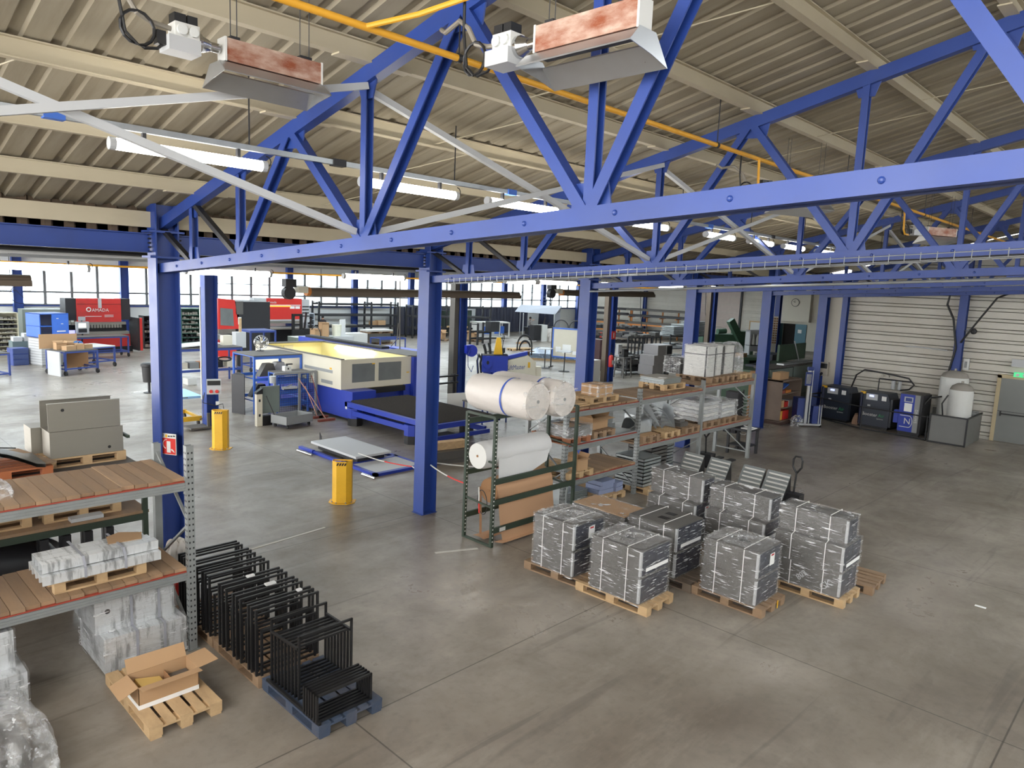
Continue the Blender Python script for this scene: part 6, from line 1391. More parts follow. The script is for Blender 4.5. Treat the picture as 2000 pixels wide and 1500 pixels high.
dark_rack((35.0, 44.8, 0), R(-14), [3.6, 3.4], 1.3, 2.6, (.85, 1.75, 2.55), 'dark steel rack with curtain behind, hidden in part by the middle column')
for k, (x, y) in enumerate(((36.3, 44.2), (38.6, 43.6))): pallet((x, y, .86), ['pallet on the shelf of the dark rack left of the middle column', 'pallet on the shelf of the dark rack right of the middle column'][k], wood, PI/2, 1, 1.3)
for k, (x, y) in enumerate(((35.9, 42.6), (38.0, 41.2))): pallet((x, y, 0), ['floor pallet with an open carton left of the middle column', 'floor pallet with an open carton right of the middle column'][k], woodd, R(30), 1, 1.2); carton((x+.1, y, .146), R(25), .7, .6, .5, ['torn open carton on the floor pallet left of the middle column', 'open carton on the floor pallet right of the middle column'][k], flaps=.8)
# welding curtains and tent
def curtain_(p, q, h, label, m=curtain, folds=9, z0=.1):
    p, q = Vector(p), Vector(q); d = q-p; n = Vector((-d.y, d.x, 0)).normalized()
    t = T('welding_curtain', label, 'curtain', p)
    O('fabric', B().grid(lambda u, v: d*u+n*(.12*math.sin(folds*2*PI*u)+.04*math.sin(31*u+3*v))+Vector((0, 0, z0+(h-z0)*v)), folds*10, 4), m, t, smooth=True)
    O('rail', B().cyl((0, 0, h), d+Vector((0, 0, h)), .03, 8).cyl((0, 0, 0), (0, 0, h), .03, 8).cyl(d, d+Vector((0, 0, h)), .03, 8), dark, t)
    return t
curtain_((34.8, 47.0, 0), (42.5, 47.2, 0), 2.3, 'dark strip curtain behind the dark steel rack', folds=14)
curtain_((43.4, 46.6, 0), (50.5, 47.0, 0), 2.35, 'long dark welding curtain left of the grey tent roof', folds=16)
curtain_((49.3, 44.4, 0), (52.0, 45.0, 0), 2.0, 'dark curtain hanging inside the grey tent', folds=5)
curtain_((38.5, 46.0, 0), (42.5, 46.2, 0), 2.1, 'dark green strip curtain seen right of the hose reel column', mat('green_curtain', (46, 62, 54), .5), 8)
t = T('tent_booth', 'grey fabric tent booth with a pitched roof beside the welding curtains', 'tent', (48.0, 42.8, 0))
O('roof_cloth', B().verts([(-3.4, .2, 2.2), (1.0, -.6, 2.0), (3.2, .7, 2.1), (-.9, 1.9, 2.15), (-1.7, 1.2, 2.75), (2.6, .0, 2.75)], [(0, 1, 5, 4), (1, 2, 5), (2, 3, 4, 5), (3, 0, 4)]), tentc, t)
O('end_cloth', B().verts([(.95, -.62, .55), (2.2, .05, .55), (2.2, .05, 2.05), (.95, -.62, 2.0)], [(0, 1, 2, 3)]).verts([(2.2, .05, .7), (3.2, .7, .7), (3.2, .7, 2.1), (2.2, .05, 2.05)], [(0, 1, 2, 3)]), tentc, t)
for p in ((-2.5, 0, 0), (.9, -.6, 0), (3.2, .7, 0), (-.9, 1.9, 0)): O('pole', B().cyl(p, (p[0], p[1], 2.1), .035, 8), lgrey, t)
O('workbench', B().box(-1.6, 0, .75, 2.0, .8, .82).box(-1.5, .1, 0, -1.4, .7, .75).box(1.8, .1, 0, 1.9, .7, .75), dark, t); O('trestle', B().bar((-.6, -.4, 0), (.5, .1, 1.7), .08).bar((-.2, -.5, .3), (.9, -.1, 1.3), .06), dust, t)
t = T('stair_tower', 'dark metal stair tower in front of the far right window', 'stairs', (53.0, 46.6, 0))
for k in range(9): O('step', B().box(-.9+.05*k, -.3, 2.2+.3*k-1.2, -.1+.05*k, .3, 2.24+.3*k-1.2), dark, t)
O('stair_rail', B().bar((-.95, -.3, .0), (-.5, -.3, 4.2), .06).bar((-.2, -.3, .0), (.3, -.3, 4.2), .06), dark, t)
t = T('air_unit', 'white framed air-handling unit with blue fans on the floor by the curtains', 'machine', (41.7, 43.0, 0), R(-12))
O('frame', B().box(-1.6, -.6, .15, -1.5, .6, 1.35).box(1.5, -.6, .15, 1.6, -.5, 1.35).box(.55, -.6, .15, .65, -.5, 1.35).box(-1.6, -.6, 1.27, 1.6, .6, 1.37).box(-1.6, -.6, .1, 1.6, .6, .2).box(1.5, .5, .15, 1.6, .6, 1.35), white, t); O('side_panel', B().box(-1.5, -.56, .2, .55, -.5, 1.27), lgrey, t); O('fan', B().box(-.9, -.62, .4, -.4, -.56, 1.0).box(.1, -.62, .4, .5, -.56, 1.0).box(.9, -.2, .4, 1.3, .2, 1.0), blue3, t)
dark_rack((36.2, 38.6, 0), R(10), [1.6], .7, 1.6, (.5, 1.0), 'dark parts stand right of the column with the blue hose reel'); O('dark_bin', B().box(-.45, -.3, 0, .45, .3, .75), dark, None, 'dark bin on a post in front of the white air unit', 'bin', loc=(37.4, 38.3, 1.0))
pallet((36.6, 34.6, 0), 'light pallet on the open floor beyond the lifting arm', wood, R(80), 1, 1.5); jack((33.4, 33.2, 0), R(100), 'dark pallet jack handle standing beyond the lifting arm')
t = T('white_cabinet', 'narrow white cabinet standing before the tent booth', 'cabinet', (43.8, 39.3, 0)); O('cabinet_body', B().box(-.05, -.3, 0, .6, .3, 1.35), white, t); O('dark_cart', B().box(-.95, -.25, .1, -.1, .3, 1.35), dark, t)
blob('rag_pile', (45.2, 39.2, 0), (1.3, .8, .95), foamw, 'heap of pale rags and film before the tent booth', 'rags', .2, 91, 12)
carton((40.8, 38.4, 0), R(20), 1.4, .4, .12, 'flat brown board lying on the floor before the curtains')
# hose reel
t = T('hose_reel', 'blue hose reel on the column right of the laser machine', 'reel', (19.35, 21.05, 1.95)); O('reel_case', B().cyl((0, -.12, 0), (.06, .05, 0), .24, 20).box(-.26, -.1, -.1, .05, .05, .22).bevel(.01), mat('reel_blue', (40, 60, 190), .4), t); O('hose', B().tube([(-.1, -.14, .1), (-.25, -.16, -.15), (-.2, -.14, -.6), (.02, -.1, -.85), (.12, -.1, -.6)], .014, 6).tube([(.2, -.1, .02), (.35, -.1, -.2), (.36, -.1, -.9)], .016, 6), blue4, t)
# ------------------------------------------------------------------ lifting arm manipulator
t = T('lifting_arm', 'blue and cream lifting manipulator behind the foam rolls', 'manipulator', (22.4, 22.8, 0), R(-38)); t.scale = (.66, .66, 1)
O('column', B().cyl((-.3, 0, 0), (-.3, 0, 1.0), .38, 18), blue2, t); O('head', B().box(-.8, -.42, .72, -.05, .4, 1.45).bevel(.06, 2), blue2, t); O('head', B().box(-.05, -.4, .6, .95, .4, 1.5).bevel(.03), blue2, t); O('gear_flange', B().cyl((-.42, -.42, 1.15), (-.42, -.52, 1.15), .28, 22), blue2, t); O('flange_hole', B().cyl((-.42, -.52, 1.15), (-.42, -.525, 1.15), .09, 16), black, t)
O('arm_shell', B().prism([(.95, .55), (2.2, .4), (2.9, .42), (2.9, 1.2), (2.35, 1.5), (.95, 1.25)], .5, facing((0, .25, 0), (1, 0, 0), (0, 0, 1))), cream, t); O('blue_stripe', B().prism([(.9, 1.28), (2.3, 1.52), (2.3, 1.68), (.9, 1.44)], .46, facing((0, .23, 0), (1, 0, 0), (0, 0, 1))), blue2, t)
text('LiftMaster', .3, blue4, t, facing((1.55, -.258, .95), (1, 0, .05), (0, 0, 1)), 'lettering'); O('yellow_label', B().box(2.35, -.26, .95, 2.5, -.25, 1.2), yellow, t)
O('yellow_cone', B().prism([(-.3, 0), (.3, 0), (.14, .75), (-.12, .75)], .3, facing((.3, .15, 1.5), (1, 0, 0), (0, 0, 1))), yellow, t); O('top_cover', B().box(-.75, -.4, 1.45, .95, .4, 1.5), dust, t)
O('hose', B().tube([(-.75, 0, 1.2), (-1.0, 0, 1.45), (-1.1, -.1, 1.2), (-1.0, -.1, .5), (-.7, 0, .1)], .075, 8).tube([(-.65, -.2, 1.3), (-.8, -.2, 1.5), (-.9, -.2, 1.1), (-.75, -.2, .3)], .075, 8), rubber, t); O('hose', B().tube([(-.5, .1, 1.45), (-.57, .1, 1.7), (-.68, .1, 1.92)], .09, 8).tube([(-.2, .1, 1.45), (-.25, .1, 1.75), (-.34, .1, 2.0)], .09, 8), rubber, t)
O('hose_arch', B().tube([(1.6, 0, 1.7)]+arc((2.1, 0, 1.9), .5, PI, 0, 12, (1, 0, 0), (0, 0, 1))+[(2.6, 0, 1.5)], .05, 8).tube([(1.75, .1, 1.7)]+arc((2.15, .1, 1.75), .38, PI, .3, 10, (1, 0, 0), (0, 0, 1)), .05, 8), rubber, t)
O('wrist', B().box(2.75, -.2, .25, 3.3, .25, 1.0).bevel(.04), cream, t); O('suction_beam', B().box(1.8, -.5, .05, 5.0, .3, .3).bevel(.03), cream, t); O('suction_foot', B().cyl((4.2, -.1, .3), (4.2, -.1, .45), .2, 14).cyl((3.2, -.3, .3), (3.2, -.3, .36), .1, 12), white, t)
# ------------------------------------------------------------------ sheet pack, board, tables
t = T('sheet_pack', 'large low pack of bluish galvanised sheets on pallets beyond the lifting arm', 'sheet metal', (35.4, 30.2, 0), R(35))
for k in range(6): O('sheet', B().box(-2.6+.05*k, -2.0+.12*(k % 3), .15+.045*k, 2.6-.08*k, 2.0-.1*k, .18+.045*k), mat('wet_galv', (150, 166, 186), .25, .8) if k == 0 else bpy.data.materials['wet_galv'], t)
O('bearer', B().box(-2.5, -1.9, 0, -2.3, 1.9, .15).box(-.1, -1.9, 0, .1, 1.9, .15).box(2.3, -1.9, 0, 2.5, 1.9, .15), wood, t)
t = T('notice_board', 'tall blue-framed white notice board on a mobile stand', 'board', (31.3, 25.9, 0), R(-66))
O('board', B().box(-.85, -.02, .65, .85, .02, 2.2), cream, t); O('frame', B().box(-.92, -.04, .58, -.85, .04, 2.28).box(.85, -.04, .58, .92, .04, 2.28).box(-.92, -.04, 2.2, .92, .04, 2.28).box(-.92, -.04, .58, .92, .04, .66), blue3, t)
O('stand_leg', B().box(-.98, -.04, 0, -.92, .04, 2.3).box(.92, -.04, 0, .98, .04, 2.3).box(-.98, -.4, 0, -.92, .4, .06).box(.92, -.4, 0, .98, .4, .06), dark, t); O('notice', B().box(-.7, -.03, .9, -.4, -.02, 1.2).box(-.3, -.03, .85, .2, -.02, 1.35).box(.3, -.03, .8, .6, -.02, 1.0), paper, t)
O('hose_hanger', B().tube(arc((-.45, 0, 2.3), .42, PI, 0, 12, (1, 0, 0), (0, 0, 1)), .03, 6).tube(arc((.45, 0, 2.3), .42, PI, 0, 12, (1, 0, 0), (0, 0, 1)), .03, 6), dark, t)
for k, (x, y) in enumerate(((30.2, 26.6), (30.0, 25.0))):
    t = T('high_table', ['round-footed high table at the left of the notice board', 'high table with a dark foot in front of the notice board'][k], 'table', (x, y, 0), R(30)); O('table_top', B().box(-.45, -.35, 1.08, .45, .35, 1.12), lgrey, t); O('post', B().cyl((0, 0, .02), (0, 0, 1.08), .03, 10), dark, t); O('foot', B().cyl((0, 0, 0), (0, 0, .03), .3, 18), dark, t)
O('vending_box', B().box(-.25, -.4, 0, .3, .4, 1.75).bevel(.02), mat('dark_red_box', (70, 44, 46), .5), None, 'dark red cabinet between the notice board and the blue column', 'cabinet', loc=(32.3, 24.6, 0)); O('white_cabinet', B().box(-.42, -.35, 0, .42, .35, 1.1).bevel(.03), white, None, 'white cabinet beside the column with the fire extinguisher', 'cabinet', loc=(28.05, 21.75, 0)); O('grey_cabinet', B().box(-.3, -.3, 0, .3, .3, 1.75).bevel(.02), cabg, None, 'grey cabinet behind the white one at the extinguisher column', 'cabinet', loc=(36.2, 28.3, 0))
O('steel_post', B().box(-.1, -.1, 0, .1, .1, .85).box(-.3, -.3, .85, .3, .3, .89), mat('rusty_stand', (110, 84, 66), .7), None, 'rusty short stand on the floor before the sheet pack', 'stand', loc=(29.8, 27.6, 0))
# extinguisher on its column
t = T('fire_extinguisher', 'red fire extinguisher hanging on the column beside the white cabinet', 'fire extinguisher', (28.84, 21.05, .75)); O('bottle', B().lathe([(.02, 0), (.11, .02), (.12, .06), (.12, .5), (.09, .58), (.03, .62)], n=18), red, t, smooth=True); O('valve', B().cyl((0, 0, .62), (0, 0, .7), .03, 10).box(-.08, -.02, .69, .06, .02, .72), black, t); O('hose', B().tube([(.03, 0, .66), (.14, -.03, .6), (.15, -.05, .3)], .015, 6), black, t); O('label', B().box(-.07, -.123, .15, .07, -.118, .36), white, t)
t = T('extinguisher_sign', 'small red extinguisher sign high on the column beside the white cabinet', 'sign', (28.86, 21.0, 2.35)); O('plate', B().box(-.16, -.01, -.2, .16, 0, .2), red, t); O('symbol', B().box(-.04, -.014, -.13, .04, -.01, .12), white, t)
t = T('socket_box', 'white socket box on the column with the fire extinguisher', 'electrical box', (29.15, 20.9, 1.4)); O('box_body', B().box(-.12, -.12, 0, .2, .05, .5), lgrey, t); O('outlet', B().cyl((.05, -.12, .1), (.05, -.15, .1), .05, 12), black, t)
# ------------------------------------------------------------------ racks of parts, right of the extinguisher column
def clutter_rack(loc, rz, w, d, h, lv, label, sd, m=dark, stuff=(galv, dark, cabg)):
    t = T('parts_trolley', label, 'rack', loc, rz); rn = random.Random(sd)
    for x in (-w/2, w/2):
        for y in (-d/2, d/2): O('upright', B().box(x-.03, y-.03, 0, x+.03, y+.03, h), m, t)
    for z in lv:
        s = O('shelf', B().box(-w/2, -d/2, z-.05, w/2, d/2, z), m, t)
        for k in range(2):
            b = B(); x = -w/2+.05
            while x < w/2-.2:
                ww = rn.uniform(.1, .4); hh = rn.uniform(.05, .26); y = -d/2+rn.uniform(0, .1)+k*d*.45; b.box(x, y, z, min(x+ww, w/2), y+d*.4, z+hh); x += ww+rn.uniform(.0, .08)
            O('stored_parts', b, rn.choice(stuff), s)
    return t
clutter_rack((33.2, 22.6, 0), R(-8), 2.6, 1.2, 2.1, (.25, .6, .95, 2.05), 'dark trolley rack full of profiles right of the fire extinguisher', 5)
O('tube_bundle', B().box(-1.2, -.55, 1.15, -1.15, -.5, 2.0).box(-.95, -.55, 1.15, -.9, -.5, 2.0).box(-.7, -.55, 1.15, -.62, -.5, 2.0).box(-.4, -.55, 1.1, -.34, -.5, 2.0).box(-.1, -.55, 1.1, -.05, -.5, 2.0).box(.25, -.55, 1.1, .32, -.5, 2.0).box(.6, -.55, 1.1, .66, -.5, 2.0).box(1.0, -.55, 1.1, 1.06, -.5, 2.0), dark, None, 'upright dark tubes standing on the trolley rack', 'tubes', loc=(33.2, 22.6, 0), rz=R(-8))
clutter_rack((40.0, 24.0, 0), R(-8), 3.4, 1.4, 2.1, (.4, 1.1, 1.85), 'dark shelf rack of flat sheets behind the three grey cases', 6, stuff=(galv, galvs, lgrey))
for k, (x, z, w, h) in enumerate([(38.6, 1.86, .9, .5), (39.9, 1.86, 1.2, .62), (41.3, 1.9, 1.6, .75)]):
    t = T('sheet_stack', ['left stack of pale flat sheets on top of the dark shelf rack', 'middle stack of pale flat sheets on top of the dark shelf rack', 'right tall stack of pale flat sheets on top of the dark shelf rack'][k], 'sheet metal', (x, 23.7, z+.12), R(-8))
    for j in range(6): O('sheet', B().box(-w/2, -.5, j*h/6, w/2, .5, j*h/6+h/9), galvs, t)
t = T('work_stool', 'grey steel stand with a black vice left of the trolley rack', 'stand', (31.1, 21.9, 0))
for x in (-.3, .3):
    for y in (-.25, .25): O('leg', B().bar((x*1.2, y*1.2, 0), (x, y, 1.05), .06), cabg, t)
O('shelf', B().box(-.32, -.27, 1.03, .32, .27, 1.08).box(-.32, -.27, .4, .32, .27, .44), cabg, t); O('vice', B().box(-.2, -.15, 1.08, .2, .15, 1.5).bevel(.04), black, t)
for k in range(3):
    t = T('steel_case', ['lowest of the three stacked grey cases beside the trolley rack', 'middle one of the three stacked grey cases beside the trolley rack', 'topmost of the three stacked grey cases beside the trolley rack'][k], 'case', (33.0+.08*k+(.12 if k == 2 else 0), 21.2, .146+.53*k), R(-3))
    w = 1.5 if k < 2 else 1.3
    O('case_body', B().box(-w/2, -.45, 0, w/2, .5, .526).bevel(.015), mat('case_grey', (150, 146, 146), .5) if k == 0 else bpy.data.materials['case_grey'], t); O('dark_end', B().box(w/2-.5, -.455, .03, w/2-.02, -.448, .47), dark, t); O('edge', B().box(w/2-.58, -.458, 0, w/2-.5, -.45, .5), lgrey, t)
    O('round_hole', B().cyl((w/2-.26, -.456, .25), (w/2-.26, -.46, .25), .13, 16), black, t)
pallet((33.05, 21.2, 0), 'pallet under the three stacked grey cases', woodd, PI/2, 1, 1.3)
def cantilever(loc, rz, w, h, label, sd):
    t = T('bar_rack', label, 'rack', loc, rz); rn = random.Random(sd)
    for k in range(5): x = -w/2+w*k/4; O('upright', B().box(x-.06, -.06, 0, x+.06, .06, h).box(x-.05, -.9, .5, x+.05, .9, .58).box(x-.05, -.9, 1.2, x+.05, .9, 1.28).box(x-.05, -.9, 1.9, x+.05, .9, 1.98), orange, t)
    O('long_rail', B().box(-w/2, -.95, 1.2, w/2, -.87, 1.32).box(-w/2, -.95, .5, w/2, -.87, .62), orange, t)
    for z in (.6, 1.3, 2.0, h): O('stored_bar', B().box(-w/2-.4+rn.uniform(0, .5), -.85, z, w/2+rn.uniform(-.4, .4), -.3, z+rn.uniform(.12, .24)).box(-w/2-.2, -.2, z, w/2-.2, .3, z+.2), dark if rn.random() < .7 else dust, t)
    return t
cantilever((57.2, 42.5, 0), R(-60), 4.5, 2.5, 'orange bar rack at the left on the far siding wall', 3)
cantilever((57.8, 36.6, 0), R(-75), 6.0, 2.55, 'longer orange bar rack at the right on the far siding wall', 4)
O('red_canister', B().cyl((0, 0, .4), (0, 0, .9), .3, 14), red, None, 'red canister near the left orange bar rack', 'canister', loc=(47.6, 36.2, .0)); O('dark_drum', B().cyl((0, 0, 0), (0, 0, .8), .5, 16), dark, None, 'dark drum under the red canister near the orange racks', 'drum', loc=(47.3, 36.4, 0)) 
clutter_rack((46.5, 33.5, 0), R(-40), 4.2, 1.4, 1.9, (.4, .9, 1.5), 'rack of dark profiles between the orange racks and the trolley rack', 9, stuff=(dark, dust, cabg))
O('steel_column', B().ibeam((60.7, 40.6, 0), (60.7, 40.6, 5.2), .3, .3, .03, .02), blue, None, 'thin blue column on the far siding wall between the orange racks', 'column')
# brown tube heaters of the far hall
for k, (x0, x1, y, z, lb) in enumerate([(.5, 4.3, 20., 4.25, 'left end'), (11.6, 20.9, 20., 4.18, 'centre'), (23.6, 30.5, 20, 4.38, 'right')]):
    t = T('tube_heater', 'long brown tube heater hung low in the far hall, ' + lb, 'heater', (0, y, z))
    O('tube_hood', B().cyl((x0, 0, 0), (x1, 0, .04), .13, 14).prism([(x0, -.14), (x1, -.1), (x1, .04), (x0, .0)], .36, facing((0, .18, 0), (1, 0, 0), (0, 0, 1))), brown, t)
    if k: O('burner', B().cyl((x0-.7, -.1, -.06), (x0-.7, .1, -.06), .19, 16).box(x0-.85, -.12, .12, x0-.5, .12, .36), dark, t); O('orange_collar', B().cyl((x0-.12, 0, 0), (x0, 0, 0), .14, 12), orange, t); O('valve_box', B().box(x0-.45, -.15, -.05, x0-.12, .15, .15), cream, t)
    O('hanger', B().cyl((x0+.4, 0, .1), (x0+.4, 0, .95), .008, 6).cyl((x1-.4, 0, .1), (x1-.4, 0, .95), .008, 6), dark, t)
for k, (x, y) in enumerate(((40.0, 30.0), (37.5, 25.5), (45.5, 25.5))): O('hanging_cable', B().tube([(x, y, 5.2), (x+.2, y, 3.2), (x+.35, y-.1, 2.2)], .02, 5), black, None, ['black cable hanging before the far siding wall', 'black cable hanging beside the wrapped goods column', 'black cable hanging before the beige sectional door'][k], 'cable')
# ------------------------------------------------------------------ green machines on the right
t = T('guillotine', 'dark green machine with a tilted arm before the beige sectional door', 'machine', (50.5, 26.4, 0), R(-30)); O('bed', B().box(-2.2, -.6, 0, 2.2, .6, 1.5).bevel(.03), mgreen, t); O('side_cover', B().box(.9, -.7, 1.4, 2.4, .6, 1.75), mgreen, t); O('tilted_arm', B().bar((1.0, -.7, 1.0), (-.1, -.75, 2.6), .4, .5), mgreen, t); O('motor', B().cyl((-.9, -.4, 1.7), (-.2, -.4, 1.75), .2, 14), mgreen, t)
t = T('gas_trolley', 'grey rack with white bottles and tools beside the green machine', 'rack', (44.6, 21.0, 0), R(-35)); O('frame', B().box(-.7, -.3, 0, -.62, .3, 2.3).box(.62, -.3, 0, .7, .3, 2.3).box(-.7, -.3, 2.2, .7, .3, 2.3).box(-.7, .2, .9, .7, .25, 2.2), lgrey, t); O('shelf', B().box(-.7, -.3, 1.3, .7, .3, 1.35).box(-.7, -.3, .5, .7, .3, .55), dark, t)
for k in range(3): O('bottle', B().lathe([(.12, 1.36), (.12, 1.7), (.05, 1.95), (.03, 2.05)], (-.35+.32*k, -.1, 0), 12), white, t, smooth=True)
t = T('key_board', 'wall board of hanging beige parts beside the clock wall', 'board', (46.6, 21.0, 0), R(-60)); O('panel', B().box(-.35, -.02, 0, .35, .02, 3.2), plaster, t)
b = B()
for i in range(5):
    for j in range(11): b.box(-.32+.14*i, -.08, 1.4+.16*j, -.22+.14*i, -.02, 1.5+.16*j)
O('hanging_parts', b, cardd, t)
O('dark_machine', B().box(-.8, -.5, 0, .9, .5, 1.5).bevel(.03), navy, None, 'dark navy machine cover right of the grey tool rack', 'machine', loc=(37.6, 16.9, 0))
t = T('green_bench', 'green work bench with compartments behind the grey-green machine', 'bench', (33.6, 16.6, 0), R(-20)); O('bench_body', B().box(-1.2, -.6, 0, -1.1, .6, 1.5).box(-.1, -.6, 0, 0, .6, 1.5).box(1.1, -.6, 0, 1.2, .6, 1.5).box(-1.2, -.6, 1.4, 1.2, .6, 1.55).box(-1.2, -.6, .5, 1.2, .6, .55).box(-1.2, -.6, .95, 1.2, .6, 1.0).box(-1.2, .5, 0, 1.2, .6, 1.5), mgreen, t); O('drawer_block', B().box(.05, -.58, .1, 1.08, -.5, .45), dark, t)
carton((33.3, 16.5, 1.55), R(10), .7, .5, .18, 'torn carton on the green work bench')
t = T('folding_machine', 'big green and grey folding machine beside the white end wall panel', 'machine', (28.4, 12.7, 0), R(0))
O('front_panel', B().box(-1.6, -.75, 0, .45, -.7, 1.78).box(.52, -.75, 0, 2.9, -.7, 1.9), ggreen, t); O('panel_seam', B().box(.45, -.74, 0, .52, -.7, 1.8).box(.52, -.755, 1.18, 2.9, -.75, 1.19).box(.52, -.755, .62, 2.9, -.75, .63).box(-1.6, -.755, 1.1, .45, -.75, 1.11), black, t); O('top_ledge', B().box(-1.95, -.8, 1.82, 2.9, -.2, 1.9), dust, t); O('roller_track', B().box(-.4, -.72, 1.9, 2.9, -.42, 1.96), galv, t); O('green_body', B().box(-1.95, -.7, 0, 3.6, 1.2, 1.72).bevel(.03), mgreen, t); O('rear_guard', B().box(3.0, 1.0, 1.72, 5.9, 1.1, 2.45), mgreen, t)
O('scrap_cover', B().box(-.6, -.15, 1.6, 1.0, .8, 1.8).bevel(.08, 2), navy, t)
O('pale_bar', B().bar((32.9, 13.4, 1.7), (32.7, 13.6, 2.6), .07, .03), lgrey, None, 'pale blue bar leaning on the green machine under the clock', 'bar')
# clock
t = T('wall_clock', 'round wall clock on the plaster bulkhead above the teal doors', 'clock', (60.37, 25.35, 4.02)); O('rim', B().cyl((0, 0, 0), (-.05, 0, 0), .34, 28), dark, t); O('face', B().cyl((-.05, 0, 0), (-.055, 0, 0), .3, 28), plaster, t); O('hand', B().bar((-.06, 0, 0), (-.06, .16, .1), .03).bar((-.06, 0, 0), (-.06, .05, .2), .02), black, t)
# ------------------------------------------------------------------ brown cabinet, lift trolley
t = T('open_cabinet', 'brown open-sided steel cabinet with red and yellow cases at the end of the hall', 'cabinet', (25.9, 11.3, 0), R(-42))
w, d, h = .95, 1.25, 1.62   # local x: towards the viewer side, openings face -y
t.rotation_euler = (0, 0, 0); t.location = (0, 0, 0)
e = B(); cx0, cx1, cy0, cy1 = 25.2, 26.9, 10.75, 11.5
O('shell', B().box(cx0, cy0, .12, cx0+.03, cy1, h).box(cx1-.03, cy0, .12, cx1, cy1, h).box(cx0, cy1-.03, .12, cx1, cy1, h).box(cx0, cy0, h-.05, cx1, cy1, h).box(cx0, cy0, .1, cx1, cy1, .15), bcab, t); O('plinth', B().box(cx0+.02, cy0-.05, 0, cx1, cy1, .1), mat('plinth_brown', (70, 50, 44), .7), t)
for z in (.58, 1.1): O('shelf', B().box(cx0+.03, cy0+.02, z, cx1-.03, cy1-.03, z+.03), bcab, t)
for k, (x, z, w, hh, m_, nm) in enumerate([(25.4, .15, .34, .33, mat('case_yellow', (214, 160, 70), .6), 'yellow case at the bottom of the brown cabinet'), (25.85, .15, .5, .32, red, 'red tool case at the bottom of the brown cabinet'), (25.5, .61, .25, .26, card, 'small pale box on the middle shelf of the brown cabinet'), (25.85, .61, .28, .2, red, 'red box on the middle shelf of the brown cabinet'), (26.2, .61, .3, .22, lgrey, 'white bag on the middle shelf of the brown cabinet'), (25.5, 1.13, .3, .12, rustbr, 'red-brown tray on the top shelf of the brown cabinet'), (25.95, 1.13, .4, .1, orange, 'orange tray on the top shelf of the brown cabinet')]):
    O('tool_case', B().box(-w/2, -.2, 0, w/2, .2, hh).bevel(.015), m_, None, nm, 'case', loc=(x, 11.02, z+.002))
O('blue_folder', B().cb((25.8, 11.0, 1.36), (.55, .25, .04), Matrix.Rotation(R(-16), 3, 'Y')), blue3, None, 'blue folder tilted on the top shelf of the brown cabinet', 'folder')
carton((25.75, 11.1, h), R(0), .75, .3, .26, 'long cardboard box on top of the brown cabinet'); carton((26.2, 11.25, h), R(8), .4, .4, .12, 'flat carton behind the long box on the brown cabinet', cardd); O('filing_box', B().box(-.14, -.2, 0, .14, .2, 1.9), cardd, None, 'tall brown box wedged between the blue column and the brown cabinet', 'box', loc=(24.85, 11.6, 0))
t = T('lift_trolley', 'blue hand lift trolley with a tall mast beside the brown cabinet', 'lift trolley', (26.0, 10.15, 0), R(-45))
O('mast', B().box(-.05, -.04, .1, .05, .04, 2.1).box(.1, -.03, .1, .14, .03, 2.1), alu, t); O('body', B().box(-.3, .05, .12, .12, .5, 1.0).bevel(.02), mat('trolley_blue', (44, 60, 120), .5), t); O('body', B().box(.22, -.1, .05, .5, .1, .75), bpy.data.materials['trolley_blue'], t); O('notice', B().box(-.12, -.06, 1.55, .06, -.045, 1.9), paper, t); O('winch', B().cyl((-.1, -.05, 2.1), (.1, -.05, 2.1), .07, 12).box(-.16, -.06, 1.48, .1, -.045, 1.98), bpy.data.materials['trolley_blue'], t); O('base_leg', B().box(-.35, -.25, .06, .5, -.15, .12).box(-.35, .4, .06, .5, .5, .12), alu, t); O('parallel_bar', B().box(.42, -.14, .1, .45, -.1, .8).box(.5, -.14, .1, .53, -.1, .8), alu, t)
for x, y in ((-.33, -.2), (.48, -.2), (-.33, .45), (.48, .45)): O('wheel', B().cyl((x-.02, y, .06), (x+.02, y, .06), .06, 12), rubber, t)
blob('film_scraps', (25.75, 10.35, 0), (.5, .35, .35), filmx, 'scraps of film on the floor between the brown cabinet and the blue lift trolley', 'plastic film', .2, 97, 10)
